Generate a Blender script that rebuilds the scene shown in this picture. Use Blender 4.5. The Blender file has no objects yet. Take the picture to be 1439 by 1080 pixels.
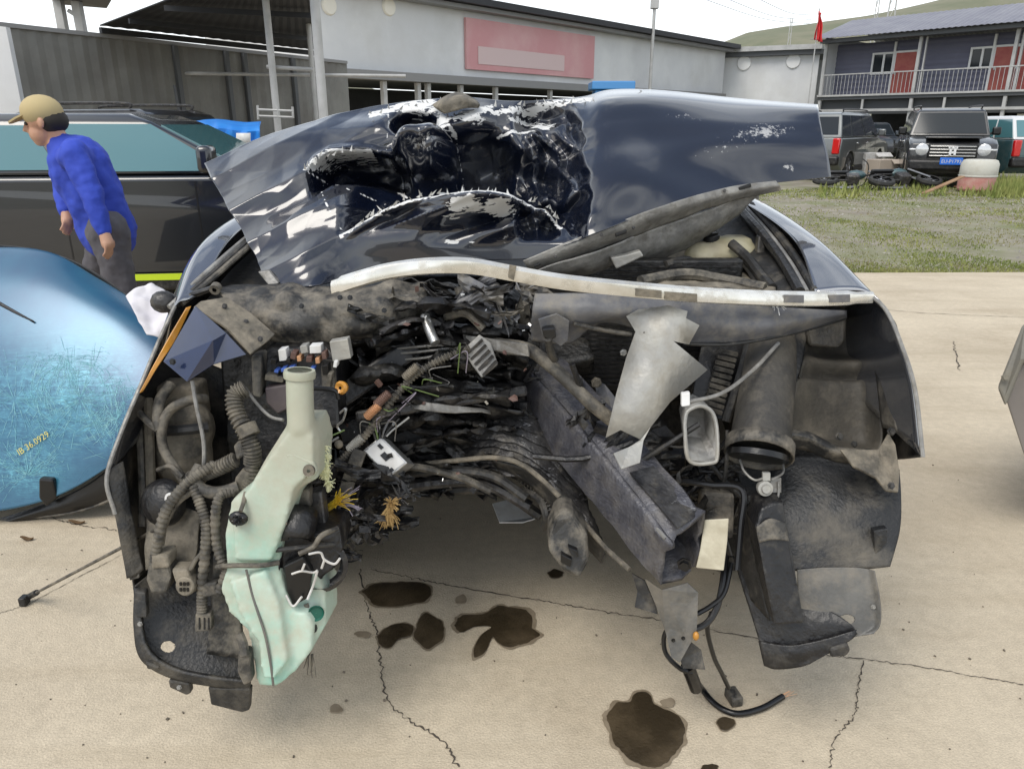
import bpy, bmesh, math, random
import numpy as np
from mathutils import Vector, Matrix, Euler, noise as mn

random.seed(7)
SC = bpy.context.scene
COL = SC.collection
R = math.radians

# ---------------------------------------------------------------- camera
F = 1050.0; CX = 719.5; CY = 540.0; HC = 1.5; PITCH = R(19.17)
cam_d = bpy.data.cameras.new('camera')
cam_d.sensor_fit = 'HORIZONTAL'; cam_d.sensor_width = 36.0
cam_d.lens = 36.0 * F / 1439.0
cam_d.clip_start = 0.05; cam_d.clip_end = 3000
cam = bpy.data.objects.new('camera', cam_d); COL.objects.link(cam)
cam.location = (0, 0, HC); cam.rotation_euler = (math.pi / 2 - PITCH, 0, 0)
SC.camera = cam

# ---------------------------------------------------------------- sky, sun, exposure
SUN_EL = R(56); SUN_AZ = R(-140)          # azimuth measured from +Y towards +X
wd = bpy.data.worlds.new('World'); SC.world = wd; wd.use_nodes = True
nt = wd.node_tree; nt.nodes.clear()
def wn(t, **k):
    n = nt.nodes.new(t)
    for a, b in k.items(): setattr(n, a, b)
    return n
out = wn('ShaderNodeOutputWorld'); bg = wn('ShaderNodeBackground')
sky = wn('ShaderNodeTexSky'); sky.sky_type = 'NISHITA'; sky.sun_disc = False
sky.sun_elevation = SUN_EL; sky.sun_rotation = SUN_AZ
sky.air_density = 1.0; sky.dust_density = 1.5; sky.ozone_density = 1.0
tc = wn('ShaderNodeTexCoord'); mp = wn('ShaderNodeMapping')
mp.inputs['Scale'].default_value = (0.55, 0.55, 1)
nz = wn('ShaderNodeTexNoise'); nz.inputs['Scale'].default_value = 1.7
nz.inputs['Detail'].default_value = 7; nz.inputs['Roughness'].default_value = 0.55
rp = wn('ShaderNodeValToRGB')
rp.color_ramp.elements[0].position = 0.45; rp.color_ramp.elements[0].color = (0.10, 0.10, 0.10, 1)
rp.color_ramp.elements[1].position = 0.63; rp.color_ramp.elements[1].color = (1, 1, 1, 1)
mx = wn('ShaderNodeMixRGB'); mx.inputs['Color2'].default_value = (11.4, 11.8, 12.0, 1)
# cloud layer: direction projected on a flat deck overhead, so cover thickens towards the horizon
sx = wn('ShaderNodeSeparateXYZ'); nt.links.new(tc.outputs['Generated'], sx.inputs[0])
mz = wn('ShaderNodeMath', operation='MAXIMUM'); mz.inputs[1].default_value = 0.0; nt.links.new(sx.outputs['Z'], mz.inputs[0])
az = wn('ShaderNodeMath', operation='ADD'); az.inputs[1].default_value = 0.16; nt.links.new(mz.outputs[0], az.inputs[0])
dx = wn('ShaderNodeMath', operation='DIVIDE'); nt.links.new(sx.outputs['X'], dx.inputs[0]); nt.links.new(az.outputs[0], dx.inputs[1])
dy = wn('ShaderNodeMath', operation='DIVIDE'); nt.links.new(sx.outputs['Y'], dy.inputs[0]); nt.links.new(az.outputs[0], dy.inputs[1])
cx = wn('ShaderNodeCombineXYZ'); nt.links.new(dx.outputs[0], cx.inputs[0]); nt.links.new(dy.outputs[0], cx.inputs[1])
nt.links.new(cx.outputs[0], mp.inputs['Vector'])
nt.links.new(mp.outputs['Vector'], nz.inputs['Vector'])
nt.links.new(nz.outputs['Fac'], rp.inputs['Fac'])
hz = wn('ShaderNodeMapRange'); hz.inputs['From Min'].default_value = 0.0; hz.inputs['From Max'].default_value = 0.72; hz.inputs['To Min'].default_value = 1.0; hz.inputs['To Max'].default_value = 0.0
nt.links.new(sx.outputs['Z'], hz.inputs['Value'])
mxx = wn('ShaderNodeMath', operation='MAXIMUM'); nt.links.new(rp.outputs['Color'], mxx.inputs[0]); nt.links.new(hz.outputs['Result'], mxx.inputs[1])
nt.links.new(mxx.outputs[0], mx.inputs['Fac'])
nt.links.new(sky.outputs['Color'], mx.inputs['Color1'])
nt.links.new(mx.outputs['Color'], bg.inputs['Color'])
nt.links.new(bg.outputs['Background'], out.inputs['Surface'])
bg.inputs['Strength'].default_value = 0.10
sun_d = bpy.data.lights.new('sun', 'SUN'); sun_d.energy = 1.5; sun_d.angle = R(30)
sun_d.color = (1.0, 0.95, 0.87)
sun = bpy.data.objects.new('sun', sun_d); COL.objects.link(sun)
sdir = Vector((math.sin(SUN_AZ) * math.cos(SUN_EL), math.cos(SUN_AZ) * math.cos(SUN_EL), math.sin(SUN_EL)))
sun.rotation_euler = sdir.to_track_quat('Z', 'Y').to_euler()
vs = SC.view_settings
vs.view_transform = 'Standard'; vs.look = 'None'; vs.gamma = 1.0; vs.exposure = 0.45
vs.use_curve_mapping = False
SC.cycles.use_denoising = True
SC.cycles.max_bounces = 6; SC.cycles.glossy_bounces = 4; SC.cycles.transparent_max_bounces = 6
SC.cycles.caustics_reflective = False; SC.cycles.caustics_refractive = False

# ---------------------------------------------------------------- pixel helpers
_c, _s = math.cos(PITCH), math.sin(PITCH)
def P(px, py, Y):
    """point of the place seen at photo pixel (px, py) that lies Y metres ahead"""
    u = (px - CX) / F; v = (py - CY) / F
    h = _c - v * _s; w = -(_s + v * _c)
    return Vector((u * Y / h, Y, HC + w * Y / h))
def Pn(a):
    a = np.asarray(a, float); px, py, Y = a[..., 0], a[..., 1], a[..., 2]
    u = (px - CX) / F; v = (py - CY) / F
    h = _c - v * _s; w = -(_s + v * _c)
    return np.stack([u * Y / h, Y, HC + w * Y / h], -1)
def Pz(px, py, z=0.0):
    u = (px - CX) / F; v = (py - CY) / F
    h = _c - v * _s; w = -(_s + v * _c)
    t = (z - HC) / w
    return Vector((u * t, h * t, z))
def ray(px, py):
    u = (px - CX) / F; v = (py - CY) / F
    return Vector((u, _c - v * _s, -(_s + v * _c)))
def PP(l): return [P(*p) for p in l]

# ---------------------------------------------------------------- materials
MATS = {}
def mat(name, col, rough=0.5, metal=0.0, col2=None, nscale=6.0, mix=(0.4, 0.65), bump=0.0, bscale=60.0,
        coat=0.0, dust=None, dscale=5.0, dmix=(0.45, 0.7), damt=0.8, spec=0.5, trans=0.0, emit=0, scr=None, sss=0.0, stretch=None):
    m = bpy.data.materials.new(name); m.use_nodes = True
    t = m.node_tree; n = t.nodes; L = t.links
    b = n['Principled BSDF']
    b.inputs['Roughness'].default_value = rough; b.inputs['Metallic'].default_value = metal
    b.inputs['Specular IOR Level'].default_value = spec
    b.inputs['Coat Weight'].default_value = coat; b.inputs['Coat Roughness'].default_value = 0.03
    if trans: b.inputs['Transmission Weight'].default_value = trans
    if sss:
        b.inputs['Subsurface Weight'].default_value = sss
        b.inputs['Subsurface Radius'].default_value = (0.02, 0.03, 0.025)
    co = n.new('ShaderNodeTexCoord')
    vec = co.outputs['Object']
    if stretch:
        mpn = n.new('ShaderNodeMapping'); mpn.inputs['Scale'].default_value = stretch
        L.new(vec, mpn.inputs['Vector']); vec = mpn.outputs['Vector']
    cur = None
    def nzf(sc, lo, hi, detail=6, rgh=0.6):
        z = n.new('ShaderNodeTexNoise'); z.inputs['Scale'].default_value = sc
        z.inputs['Detail'].default_value = detail; z.inputs['Roughness'].default_value = rgh
        L.new(vec, z.inputs['Vector'])
        r = n.new('ShaderNodeMapRange'); r.inputs['From Min'].default_value = lo; r.inputs['From Max'].default_value = hi
        L.new(z.outputs['Fac'], r.inputs['Value']); return r.outputs['Result']
    def mixc(a, bcol, fac):
        x = n.new('ShaderNodeMixRGB')
        if hasattr(a, 'is_linked'): L.new(a, x.inputs['Color1'])
        else: x.inputs['Color1'].default_value = (*a, 1)
        x.inputs['Color2'].default_value = (*bcol, 1)
        if hasattr(fac, 'is_linked'): L.new(fac, x.inputs['Fac'])
        else: x.inputs['Fac'].default_value = fac
        return x.outputs['Color']
    cur = col
    if col2: cur = mixc(cur, col2, nzf(nscale, *mix))
    if scr:                                   # (colour, scale, lo, hi) fine worn streaks
        w = n.new('ShaderNodeTexNoise'); w.inputs['Scale'].default_value = scr[1]; w.inputs['Detail'].default_value = 8
        w.inputs['Roughness'].default_value = 0.75
        mpn = n.new('ShaderNodeMapping'); mpn.inputs['Scale'].default_value = (1, 1, 6); mpn.inputs['Rotation'].default_value = (.3, .5, .2)
        L.new(co.outputs['Object'], mpn.inputs['Vector']); L.new(mpn.outputs['Vector'], w.inputs['Vector'])
        r = n.new('ShaderNodeMapRange'); r.inputs['From Min'].default_value = scr[2]; r.inputs['From Max'].default_value = scr[3]
        L.new(w.outputs['Fac'], r.inputs['Value'])
        cur = mixc(cur, scr[0], r.outputs['Result'])
    if dust:
        f = nzf(dscale, *dmix, detail=8, rgh=0.65)
        mu = n.new('ShaderNodeMath'); mu.operation = 'MULTIPLY'; mu.inputs[1].default_value = damt; L.new(f, mu.inputs[0])
        cur = mixc(cur, dust, mu.outputs[0])
        rr = n.new('ShaderNodeMapRange'); rr.inputs['To Min'].default_value = rough; rr.inputs['To Max'].default_value = max(rough, 0.8)
        L.new(mu.outputs[0], rr.inputs['Value']); L.new(rr.outputs['Result'], b.inputs['Roughness'])
    if hasattr(cur, 'is_linked'): L.new(cur, b.inputs['Base Color'])
    else: b.inputs['Base Color'].default_value = (*cur, 1)
    if bump:
        z = n.new('ShaderNodeTexNoise'); z.inputs['Scale'].default_value = bscale; z.inputs['Detail'].default_value = 5
        L.new(vec, z.inputs['Vector'])
        bp = n.new('ShaderNodeBump'); bp.inputs['Strength'].default_value = bump; bp.inputs['Distance'].default_value = 0.01
        L.new(z.outputs['Fac'], bp.inputs['Height']); L.new(bp.outputs['Normal'], b.inputs['Normal'])
    if emit:
        b.inputs['Emission Strength'].default_value = emit; b.inputs['Emission Color'].default_value = (*col, 1)
    MATS[name] = m
    return m

DUST = (0.22, 0.19, 0.14)
M = MATS
mat('black_plastic', (0.007, 0.007, 0.008), 0.38, col2=(0.016, 0.015, 0.015), nscale=22, dust=(0.085, 0.078, 0.066), dscale=20, dmix=(0.52, 0.72), damt=0.55, bump=0.35, bscale=70)
mat('dusty_plastic', (0.018, 0.018, 0.018), 0.5, col2=(0.040, 0.038, 0.034), nscale=16, dust=(0.24, 0.212, 0.168), dscale=17, dmix=(0.42, 0.68), damt=0.85, bump=0.4, bscale=60)
mat('liner_plastic', (0.011, 0.0115, 0.0125), 0.45, col2=(0.022, 0.022, 0.022), nscale=9, dust=(0.17, 0.15, 0.118), dscale=7, dmix=(0.47, 0.72), damt=0.8, bump=0.3, bscale=120)
mat('grey_liner', (0.085, 0.083, 0.077), 0.42, col2=(0.13, 0.126, 0.115), nscale=9, dust=(0.24, 0.21, 0.165), dscale=14, damt=0.6, bump=0.2, bscale=110)
mat('tan_dust', (0.055, 0.050, 0.042), 0.75, col2=(0.17, 0.15, 0.115), nscale=11, mix=(0.35, 0.62), dust=(0.29, 0.25, 0.19), dscale=24, dmix=(0.42, 0.68), damt=0.7, bump=0.5, bscale=60)
mat('grey_steel', (0.20, 0.195, 0.185), 0.45, metal=0.25, col2=(0.32, 0.31, 0.285), nscale=16, dust=(0.10, 0.088, 0.07), dscale=22, dmix=(0.5, 0.7), damt=0.7, bump=0.3, bscale=70)
mat('dark_steel', (0.028, 0.027, 0.028), 0.38, metal=0.35, col2=(0.075, 0.072, 0.07), nscale=22, dust=(0.19, 0.168, 0.13), dscale=20, dmix=(0.52, 0.74), damt=0.55, bump=0.45, bscale=60, scr=((0.42, 0.42, 0.43), 14, 0.60, 0.68))
mat('rail_paint', (0.050, 0.050, 0.060), 0.36, metal=0.1, col2=(0.095, 0.094, 0.105), nscale=24, scr=((0.30, 0.30, 0.33), 40, 0.60, 0.74), dust=(0.19, 0.17, 0.14), dscale=16, damt=0.4, bump=0.4, bscale=120)
mat('upper_panel', (0.085, 0.088, 0.10), 0.45, col2=(0.15, 0.15, 0.155), nscale=12, dust=(0.26, 0.236, 0.19), damt=0.65, dscale=16, dmix=(0.47, 0.7), bump=0.2)
mat('bare_plate', (0.34, 0.335, 0.315), 0.42, metal=0.35, col2=(0.45, 0.44, 0.40), nscale=9, dust=(0.27, 0.24, 0.19), dscale=13, dmix=(0.48, 0.72), damt=0.6, bump=0.2, bscale=60)
mat('chrome_trim', (0.78, 0.77, 0.73), 0.22, metal=0.6, col2=(0.62, 0.60, 0.54), nscale=16, dust=(0.40, 0.36, 0.29), dscale=22, dmix=(0.52, 0.7), damt=0.6)
mat('silver_metal', (0.55, 0.55, 0.54), 0.35, metal=0.75, col2=(0.30, 0.30, 0.29), nscale=24, bump=0.3)
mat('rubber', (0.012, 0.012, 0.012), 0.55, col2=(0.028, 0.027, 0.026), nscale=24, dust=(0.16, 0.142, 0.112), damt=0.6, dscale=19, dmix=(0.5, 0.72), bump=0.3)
mat('dusty_rubber', (0.032, 0.030, 0.027), 0.65, col2=(0.075, 0.069, 0.058), nscale=18, dust=(0.25, 0.22, 0.17), damt=0.8, dscale=21, dmix=(0.42, 0.68), bump=0.4)
mat('arch_dust', (0.034, 0.032, 0.029), 0.65, col2=(0.10, 0.089, 0.070), nscale=5, mix=(0.36, 0.68), dust=(0.20, 0.174, 0.135), dscale=16, dmix=(0.5, 0.78), damt=0.6, bump=0.25, bscale=90)
mat('clean_black', (0.006, 0.006, 0.0065), 0.32, bump=0.1)
mat('engine_dark', (0.006, 0.006, 0.006), 0.45, col2=(0.018, 0.017, 0.016), nscale=24, dust=(0.10, 0.09, 0.07), dscale=18, dmix=(0.54, 0.74), damt=0.6, bump=0.6, bscale=50)
mat('tank_plastic', (0.46, 0.58, 0.49), 0.4, col2=(0.27, 0.52, 0.43), nscale=5.5, mix=(0.45, 0.62), dust=(0.46, 0.42, 0.32), dscale=13, dmix=(0.42, 0.68), damt=0.75, bump=0.2, bscale=30, sss=0.15)
mat('yellow_tank', (0.42, 0.37, 0.20), 0.5, col2=(0.50, 0.47, 0.34), nscale=6, dust=(0.36, 0.31, 0.23), damt=0.7, bump=0.1)
mat('amber', (0.55, 0.25, 0.03), 0.3, col2=(0.35, 0.16, 0.03), nscale=14, coat=0.4)
mat('tuft_cream', (0.72, 0.72, 0.45), 0.8)
mat('wire_yellow', (0.75, 0.52, 0.04), 0.5)
mat('wire_lilac', (0.26, 0.23, 0.28), 0.5)
mat('wire_green', (0.13, 0.19, 0.06), 0.5)
mat('fibre_brown', (0.38, 0.24, 0.09), 0.8, col2=(0.55, 0.38, 0.16), nscale=40)
mat('white_chip', (0.72, 0.72, 0.70), 0.6)
mat('white_plastic', (0.70, 0.70, 0.69), 0.5, col2=(0.55, 0.53, 0.5), nscale=12)
mat('blue_chip', (0.06, 0.13, 0.45), 0.4)
mat('brown_part', (0.10, 0.055, 0.045), 0.5, col2=(0.15, 0.09, 0.07), nscale=10)
mat('copper', (0.60, 0.33, 0.18), 0.4, metal=0.5)
mat('plum_plastic', (0.055, 0.040, 0.055), 0.5, dust=DUST, damt=0.4)
mat('blue_black_paint', (0.006, 0.012, 0.04), 0.25, metal=0.2, coat=1.0, col2=(0.010, 0.022, 0.07), nscale=5)
mat('dark_paint', (0.006, 0.008, 0.012), 0.28, coat=1.0)
mat('wing_sheen_paint', (0.075, 0.08, 0.095), 0.2, metal=0.5, coat=1.0, spec=0.8).node_tree.nodes['Principled BSDF'].inputs['Coat IOR'].default_value = 3.2  # black body paint made paler here, standing in for sky sheen on the wings
mat('glass_dark', (0.02, 0.025, 0.03), 0.06, spec=0.35)
mat('glass_sky_teal', (0.07, 0.19, 0.21), 0.05, spec=0.9, coat=0.6)  # teal put into the base in place of sky mirrored in the panes
mat('glass_clear', (0.75, 0.78, 0.78), 0.06, spec=0.7)
mat('tyre', (0.018, 0.018, 0.018), 0.75, col2=(0.04, 0.038, 0.034), nscale=10, bump=0.3, bscale=80)
mat('rim_grey', (0.30, 0.30, 0.31), 0.35, metal=0.7)
mat('red_lamp', (0.55, 0.015, 0.015), 0.15, coat=0.8)
mat('lamp_clear', (0.62, 0.63, 0.64), 0.12, metal=0.3, coat=0.8)
# ---------------------------------------------------------------- geometry helpers
def catmull(pts, n):
    """n points on a Catmull-Rom curve through pts (k, d)"""
    p = np.asarray([tuple(q) for q in pts], float); k = len(p)
    if k == 2:
        t = np.linspace(0, 1, n)[:, None]; return p[0] * (1 - t) + p[1] * t
    e = np.vstack([2 * p[0] - p[1], p, 2 * p[-1] - p[-2]])
    s = np.linspace(0, k - 1, n); i = np.minimum(s.astype(int), k - 2); t = (s - i)[:, None]
    a, b, c, d = e[i], e[i + 1], e[i + 2], e[i + 3]
    return 0.5 * (2 * b + (c - a) * t + (2 * a - 5 * b + 4 * c - d) * t ** 2 + (3 * b - a - 3 * c + d) * t ** 3)

class MB:
    def __init__(s): s.v = []; s.f = []
    def add(s, vs, fs):
        o = len(s.v); s.v += [tuple(v) for v in vs]; s.f += [tuple(i + o for i in f) for f in fs]; return s
    def box(s, c, d, rot=None, ax=None):
        c = Vector(c); h = Vector(d) / 2
        if ax is None:
            m = Euler(rot).to_matrix() if rot else Matrix.Identity(3)
            ax = [m.col[0], m.col[1], m.col[2]]
        vs = [c + ax[0] * (h.x * a) + ax[1] * (h.y * b) + ax[2] * (h.z * e) for e in (-1, 1) for b in (-1, 1) for a in (-1, 1)]
        return s.add(vs, [(0, 2, 3, 1), (4, 5, 7, 6), (0, 1, 5, 4), (2, 6, 7, 3), (0, 4, 6, 2), (1, 3, 7, 5)])
    def beam(s, a, b, w, h, up=(0, 0, 1), w2=None, h2=None):
        a, b = Vector(a), Vector(b); d = (b - a).normalized(); u = Vector(up)
        sx = d.cross(u)
        if sx.length < 1e-4: sx = d.cross(Vector((1, 0, 0)))
        sx.normalize(); u = sx.cross(d).normalized()
        w2 = w if w2 is None else w2; h2 = h if h2 is None else h2
        vs = []
        for q, ww, hh in ((a, w, h), (b, w2, h2)):
            for i, j in ((-1, -1), (1, -1), (1, 1), (-1, 1)): vs.append(q + sx * (i * ww / 2) + u * (j * hh / 2))
        return s.add(vs, [(0, 3, 2, 1), (4, 5, 6, 7), (0, 1, 5, 4), (1, 2, 6, 5), (2, 3, 7, 6), (3, 0, 4, 7)])
    def tube(s, pts, r, n=8, res=None, rib=0, ribamp=0.0, cap=True, r2=None):
        pts = [Vector(p) for p in pts]
        L = sum((pts[i + 1] - pts[i]).length for i in range(len(pts) - 1))
        if rib: m = max(8, int(L / rib * 4))
        else: m = res or (2 if len(pts) == 2 else max(len(pts) * 5, 8))
        c = catmull(pts, m)
        T = np.gradient(c, axis=0); T /= np.linalg.norm(T, axis=1)[:, None] + 1e-9
        ref = Vector((0, 0, 1)) if abs(T[0][2]) < 0.9 else Vector((1, 0, 0))
        nrm = Vector(T[0]).cross(ref).normalized()
        vs = []; fs = []
        for i in range(m):
            t = Vector(T[i]); nrm = (nrm - t * nrm.dot(t)).normalized(); bn = t.cross(nrm)
            rr = r if r2 is None else r + (r2 - r) * i / (m - 1)
            if rib: rr = rr + ribamp * (1 if (i // 2) % 2 else -1)
            q = Vector(c[i])
            for k in range(n):
                a = 2 * math.pi * k / n
                vs.append(q + nrm * (math.cos(a) * rr) + bn * (math.sin(a) * rr))
        for i in range(m - 1):
            for k in range(n):
                k2 = (k + 1) % n
                fs.append((i * n + k, i * n + k2, (i + 1) * n + k2, (i + 1) * n + k))
        if cap:
            fs.append(tuple(range(n - 1, -1, -1))); fs.append(tuple((m - 1) * n + k for k in range(n)))
        return s.add(vs, fs)
    def lathe(s, prof, c, axis, n=20, caps=False):
        """prof: (radius, along-axis) pairs"""
        c = Vector(c); a = Vector(axis).normalized()
        u = a.orthogonal().normalized(); w = a.cross(u); vs = []; fs = []; m = len(prof)
        for k in range(n):
            t = 2 * math.pi * k / n
            for (r, h) in prof: vs.append(c + a * h + (u * math.cos(t) + w * math.sin(t)) * r)
        for k in range(n):
            k2 = (k + 1) % n
            for i in range(m - 1): fs.append((k * m + i, k2 * m + i, k2 * m + i + 1, k * m + i + 1))
        if caps:
            fs.append(tuple(k * m for k in range(n - 1, -1, -1))); fs.append(tuple(k * m + m - 1 for k in range(n)))
        return s.add(vs, fs)
    def cyl(s, a, b, r, n=14, r2=None):
        return s.tube([a, b], r, n=n, res=2, r2=r2)
    def prism(s, outline, d):
        """outline: world points of a face; d: extrusion vector"""
        o = [Vector(p) for p in outline]; d = Vector(d); n = len(o)
        vs = o + [p + d for p in o]
        fs = [tuple(range(n)), tuple(range(2 * n - 1, n - 1, -1))]
        for i in range(n):
            j = (i + 1) % n; fs.append((i, i + n, j + n, j))
        return s.add(vs, fs)
    def ball(s, c, r, n=10, m=7):
        c = Vector(c); r = Vector(r) if hasattr(r, '__len__') else Vector((r, r, r)); vs = []; fs = []
        for i in range(m + 1):
            t = math.pi * i / m
            for k in range(n):
                a = 2 * math.pi * k / n
                vs.append(c + Vector((r.x * math.sin(t) * math.cos(a), r.y * math.sin(t) * math.sin(a), r.z * math.cos(t))))
        for i in range(m):
            for k in range(n):
                k2 = (k + 1) % n; fs.append((i * n + k, (i + 1) * n + k, (i + 1) * n + k2, i * n + k2))
        return s.add(vs, fs)
    def grid(s, A):
        A = np.asarray(A); m, n = A.shape[:2]; o = len(s.v)
        s.v += [tuple(q) for q in A.reshape(-1, 3)]
        s.f += [(o + i * n + j, o + (i + 1) * n + j, o + (i + 1) * n + j + 1, o + i * n + j + 1) for i in range(m - 1) for j in range(n - 1)]
        return s
    def strands(s, c, n, ln, r, dirv=(0, 0, 1), spread=1.0, curl=0.5, seed=1):
        rg = random.Random(seed); c = Vector(c); dv = Vector(dirv).normalized()
        for _ in range(n):
            d = (dv + Vector((rg.uniform(-1, 1), rg.uniform(-1, 1), rg.uniform(-1, 1))) * spread).normalized()
            k = Vector((rg.uniform(-1, 1), rg.uniform(-1, 1), rg.uniform(-1, 1))) * curl
            l = ln * rg.uniform(0.6, 1.2); p0 = c + Vector((rg.uniform(-1, 1), rg.uniform(-1, 1), rg.uniform(-1, 1))) * (ln * 0.12)
            p = [p0]; q = p0
            for i_ in range(4):
                d = (d + Vector((rg.uniform(-1, 1), rg.uniform(-1, 1), rg.uniform(-1, 1))) * (.28 * curl) + Vector((0, 0, -.12 * curl))).normalized(); q = q + d * (l / 4); p.append(q)
            s.tube(p, r, n=4, res=9, r2=r * 0.6)
        return s

def link(name, me, m, parent=None, kind=None, smooth=True, bevel=0, solid=0, remesh=0, smoothit=0, sub=0, seg=2, ang=35):
    o = bpy.data.objects.new(name, me); COL.objects.link(o)
    if m is not None: me.materials.append(M[m] if isinstance(m, str) else m)
    if parent is not None:
        o.parent = parent
        if parent.type == 'EMPTY': o.matrix_parent_inverse = parent_inv(parent)
    if kind: o['kind'] = kind
    if solid:
        q = o.modifiers.new('thick', 'SOLIDIFY'); q.thickness = solid; q.offset = 0
    if remesh:
        q = o.modifiers.new('remesh', 'REMESH'); q.mode = 'VOXEL'; q.voxel_size = remesh; q.use_smooth_shade = True
    if smoothit:
        q = o.modifiers.new('smooth', 'SMOOTH'); q.factor = 0.5; q.iterations = smoothit
    if bevel:
        q = o.modifiers.new('bevel', 'BEVEL'); q.width = bevel; q.segments = seg; q.limit_method = 'ANGLE'; q.angle_limit = R(ang); q.harden_normals = False
    if sub:
        q = o.modifiers.new('sub', 'SUBSURF'); q.levels = sub; q.render_levels = sub
    if smooth:
        me.polygons.foreach_set('use_smooth', [True] * len(me.polygons))
        try: me.set_sharp_from_angle(angle=R(38))
        except Exception: pass
    return o
def parent_inv(e):
    return (Matrix.Translation(e.location) @ e.rotation_euler.to_matrix().to_4x4()).inverted()
def build(mb, name, m, parent=None, **k):
    me = bpy.data.meshes.new(name); me.from_pydata(mb.v, [], mb.f); me.validate(); me.update()
    return link(name, me, m, parent, **k)
def tag(o, label, cat, group=None, kind=None):
    if label: o['label'] = label
    if cat: o['category'] = cat
    if group: o['group'] = group
    if kind: o['kind'] = kind
    return o
def thing(name, label, cat, loc=(0, 0, 0), group=None, rz=0):
    o = bpy.data.objects.new(name, None); COL.objects.link(o); o.empty_display_size = 0.1
    o.location = loc; o.rotation_euler = (0, 0, rz)
    return tag(o, label, cat, group)

def interp(rows, nu, nv):
    rows = np.asarray([[tuple(q) for q in r] for r in rows], float)
    a = np.stack([catmull(r, nu) for r in rows])            # rows x nu x 3
    return np.stack([catmull(a[:, j], nv) for j in range(nu)], 1)   # nv x nu x 3
def sheet(name, rows, m, parent=None, nu=30, nv=30, thick=0.003, amp=0.0, sc=8.0, ridge=False, holes=(), px=True, wob=None, extra=None, **k):
    """a bent panel through rows of (px, py, Y); holes are (x, y, rx, ry) in the same units"""
    g = interp(rows, nu, nv)
    W = Pn(g) if px else g.copy()
    if wob: W = wob(g, W)
    me = bpy.data.meshes.new(name)
    idx = np.arange(nv * nu).reshape(nv, nu)
    f = np.stack([idx[:-1, :-1], idx[1:, :-1], idx[1:, 1:], idx[:-1, 1:]], -1).reshape(-1, 4)
    if holes:
        gc = (g[:-1, :-1] + g[1:, :-1] + g[1:, 1:] + g[:-1, 1:]) / 4; gc = gc.reshape(-1, 3)
        keep = np.ones(len(f), bool)
        for (hx, hy, rx, ry) in holes: keep &= ((gc[:, 0] - hx) / rx) ** 2 + ((gc[:, 1] - hy) / ry) ** 2 > 1
        f = f[keep]
    me.from_pydata(W.reshape(-1, 3).tolist(), [], f.tolist()); me.update()
    if amp:
        nr = np.array([v.normal[:] for v in me.vertices]); co = W.reshape(-1, 3)
        for i, v in enumerate(me.vertices):
            q = Vector(co[i]) * sc
            d = mn.noise(q) if not ridge else (abs(mn.noise(q)) * 2 - 0.5)
            d += 0.45 * mn.noise(q * 2.3)
            v.co = v.co + Vector(nr[i]) * (d * amp)
        me.update()
    if extra: extra(me, g)
    return link(name, me, m, parent, solid=thick, **k)
def plate(name, outline, m, parent=None, thick=0.004, px=True, bevel=0, **k):
    pts = PP(outline) if px else [Vector(p) for p in outline]
    me = bpy.data.meshes.new(name); me.from_pydata([tuple(p) for p in pts], [], [tuple(range(len(pts)))]); me.update()
    return link(name, me, m, parent, solid=thick, smooth=False, bevel=bevel, **k)
def ppipe(name, pts, r, m, parent=None, n=8, rib=0, ribamp=0, r2=None, **k):
    return build(MB().tube(PP(pts), r, n=n, rib=rib, ribamp=ribamp, r2=r2), name, m, parent, **k)
def block(name, outline, depth, m, parent=None, bevel=0.004, **k):
    """solid with a pixel outline as its near face, depth metres deep (away from the camera)"""
    return build(MB().prism(PP(outline), (0, depth, 0)), name, m, parent, smooth=False, bevel=bevel, **k)
def bolt(c, axis, r, m, parent, name='bolt'):
    r *= 0.6
    mb = MB().lathe([(r * 1.5, 0), (r * 1.5, r * 0.4), (r, r * 0.45), (r, r * 1.2), (0.0005, r * 1.2)], c, axis, n=6)
    return build(mb, name, m, parent, smooth=False)
def copy_tree(o, parent=None):
    c = o.copy(); COL.objects.link(c)
    if parent is not None: c.parent = parent
    for ch in list(o.children): copy_tree(ch, c)
    return c
def text_mesh(s, size):
    """letters as flat mesh coordinates (x to the right, y up)"""
    cu = bpy.data.curves.new('t', 'FONT'); cu.body = s; cu.size = size; cu.resolution_u = 2
    o = bpy.data.objects.new('t', cu); COL.objects.link(o)
    dg = bpy.context.evaluated_depsgraph_get(); me = bpy.data.meshes.new_from_object(o.evaluated_get(dg))
    v = [tuple(q.co) for q in me.vertices]; f = [tuple(p.vertices) for p in me.polygons]
    bpy.data.objects.remove(o); bpy.data.curves.remove(cu); bpy.data.meshes.remove(me)
    return v, f
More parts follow.
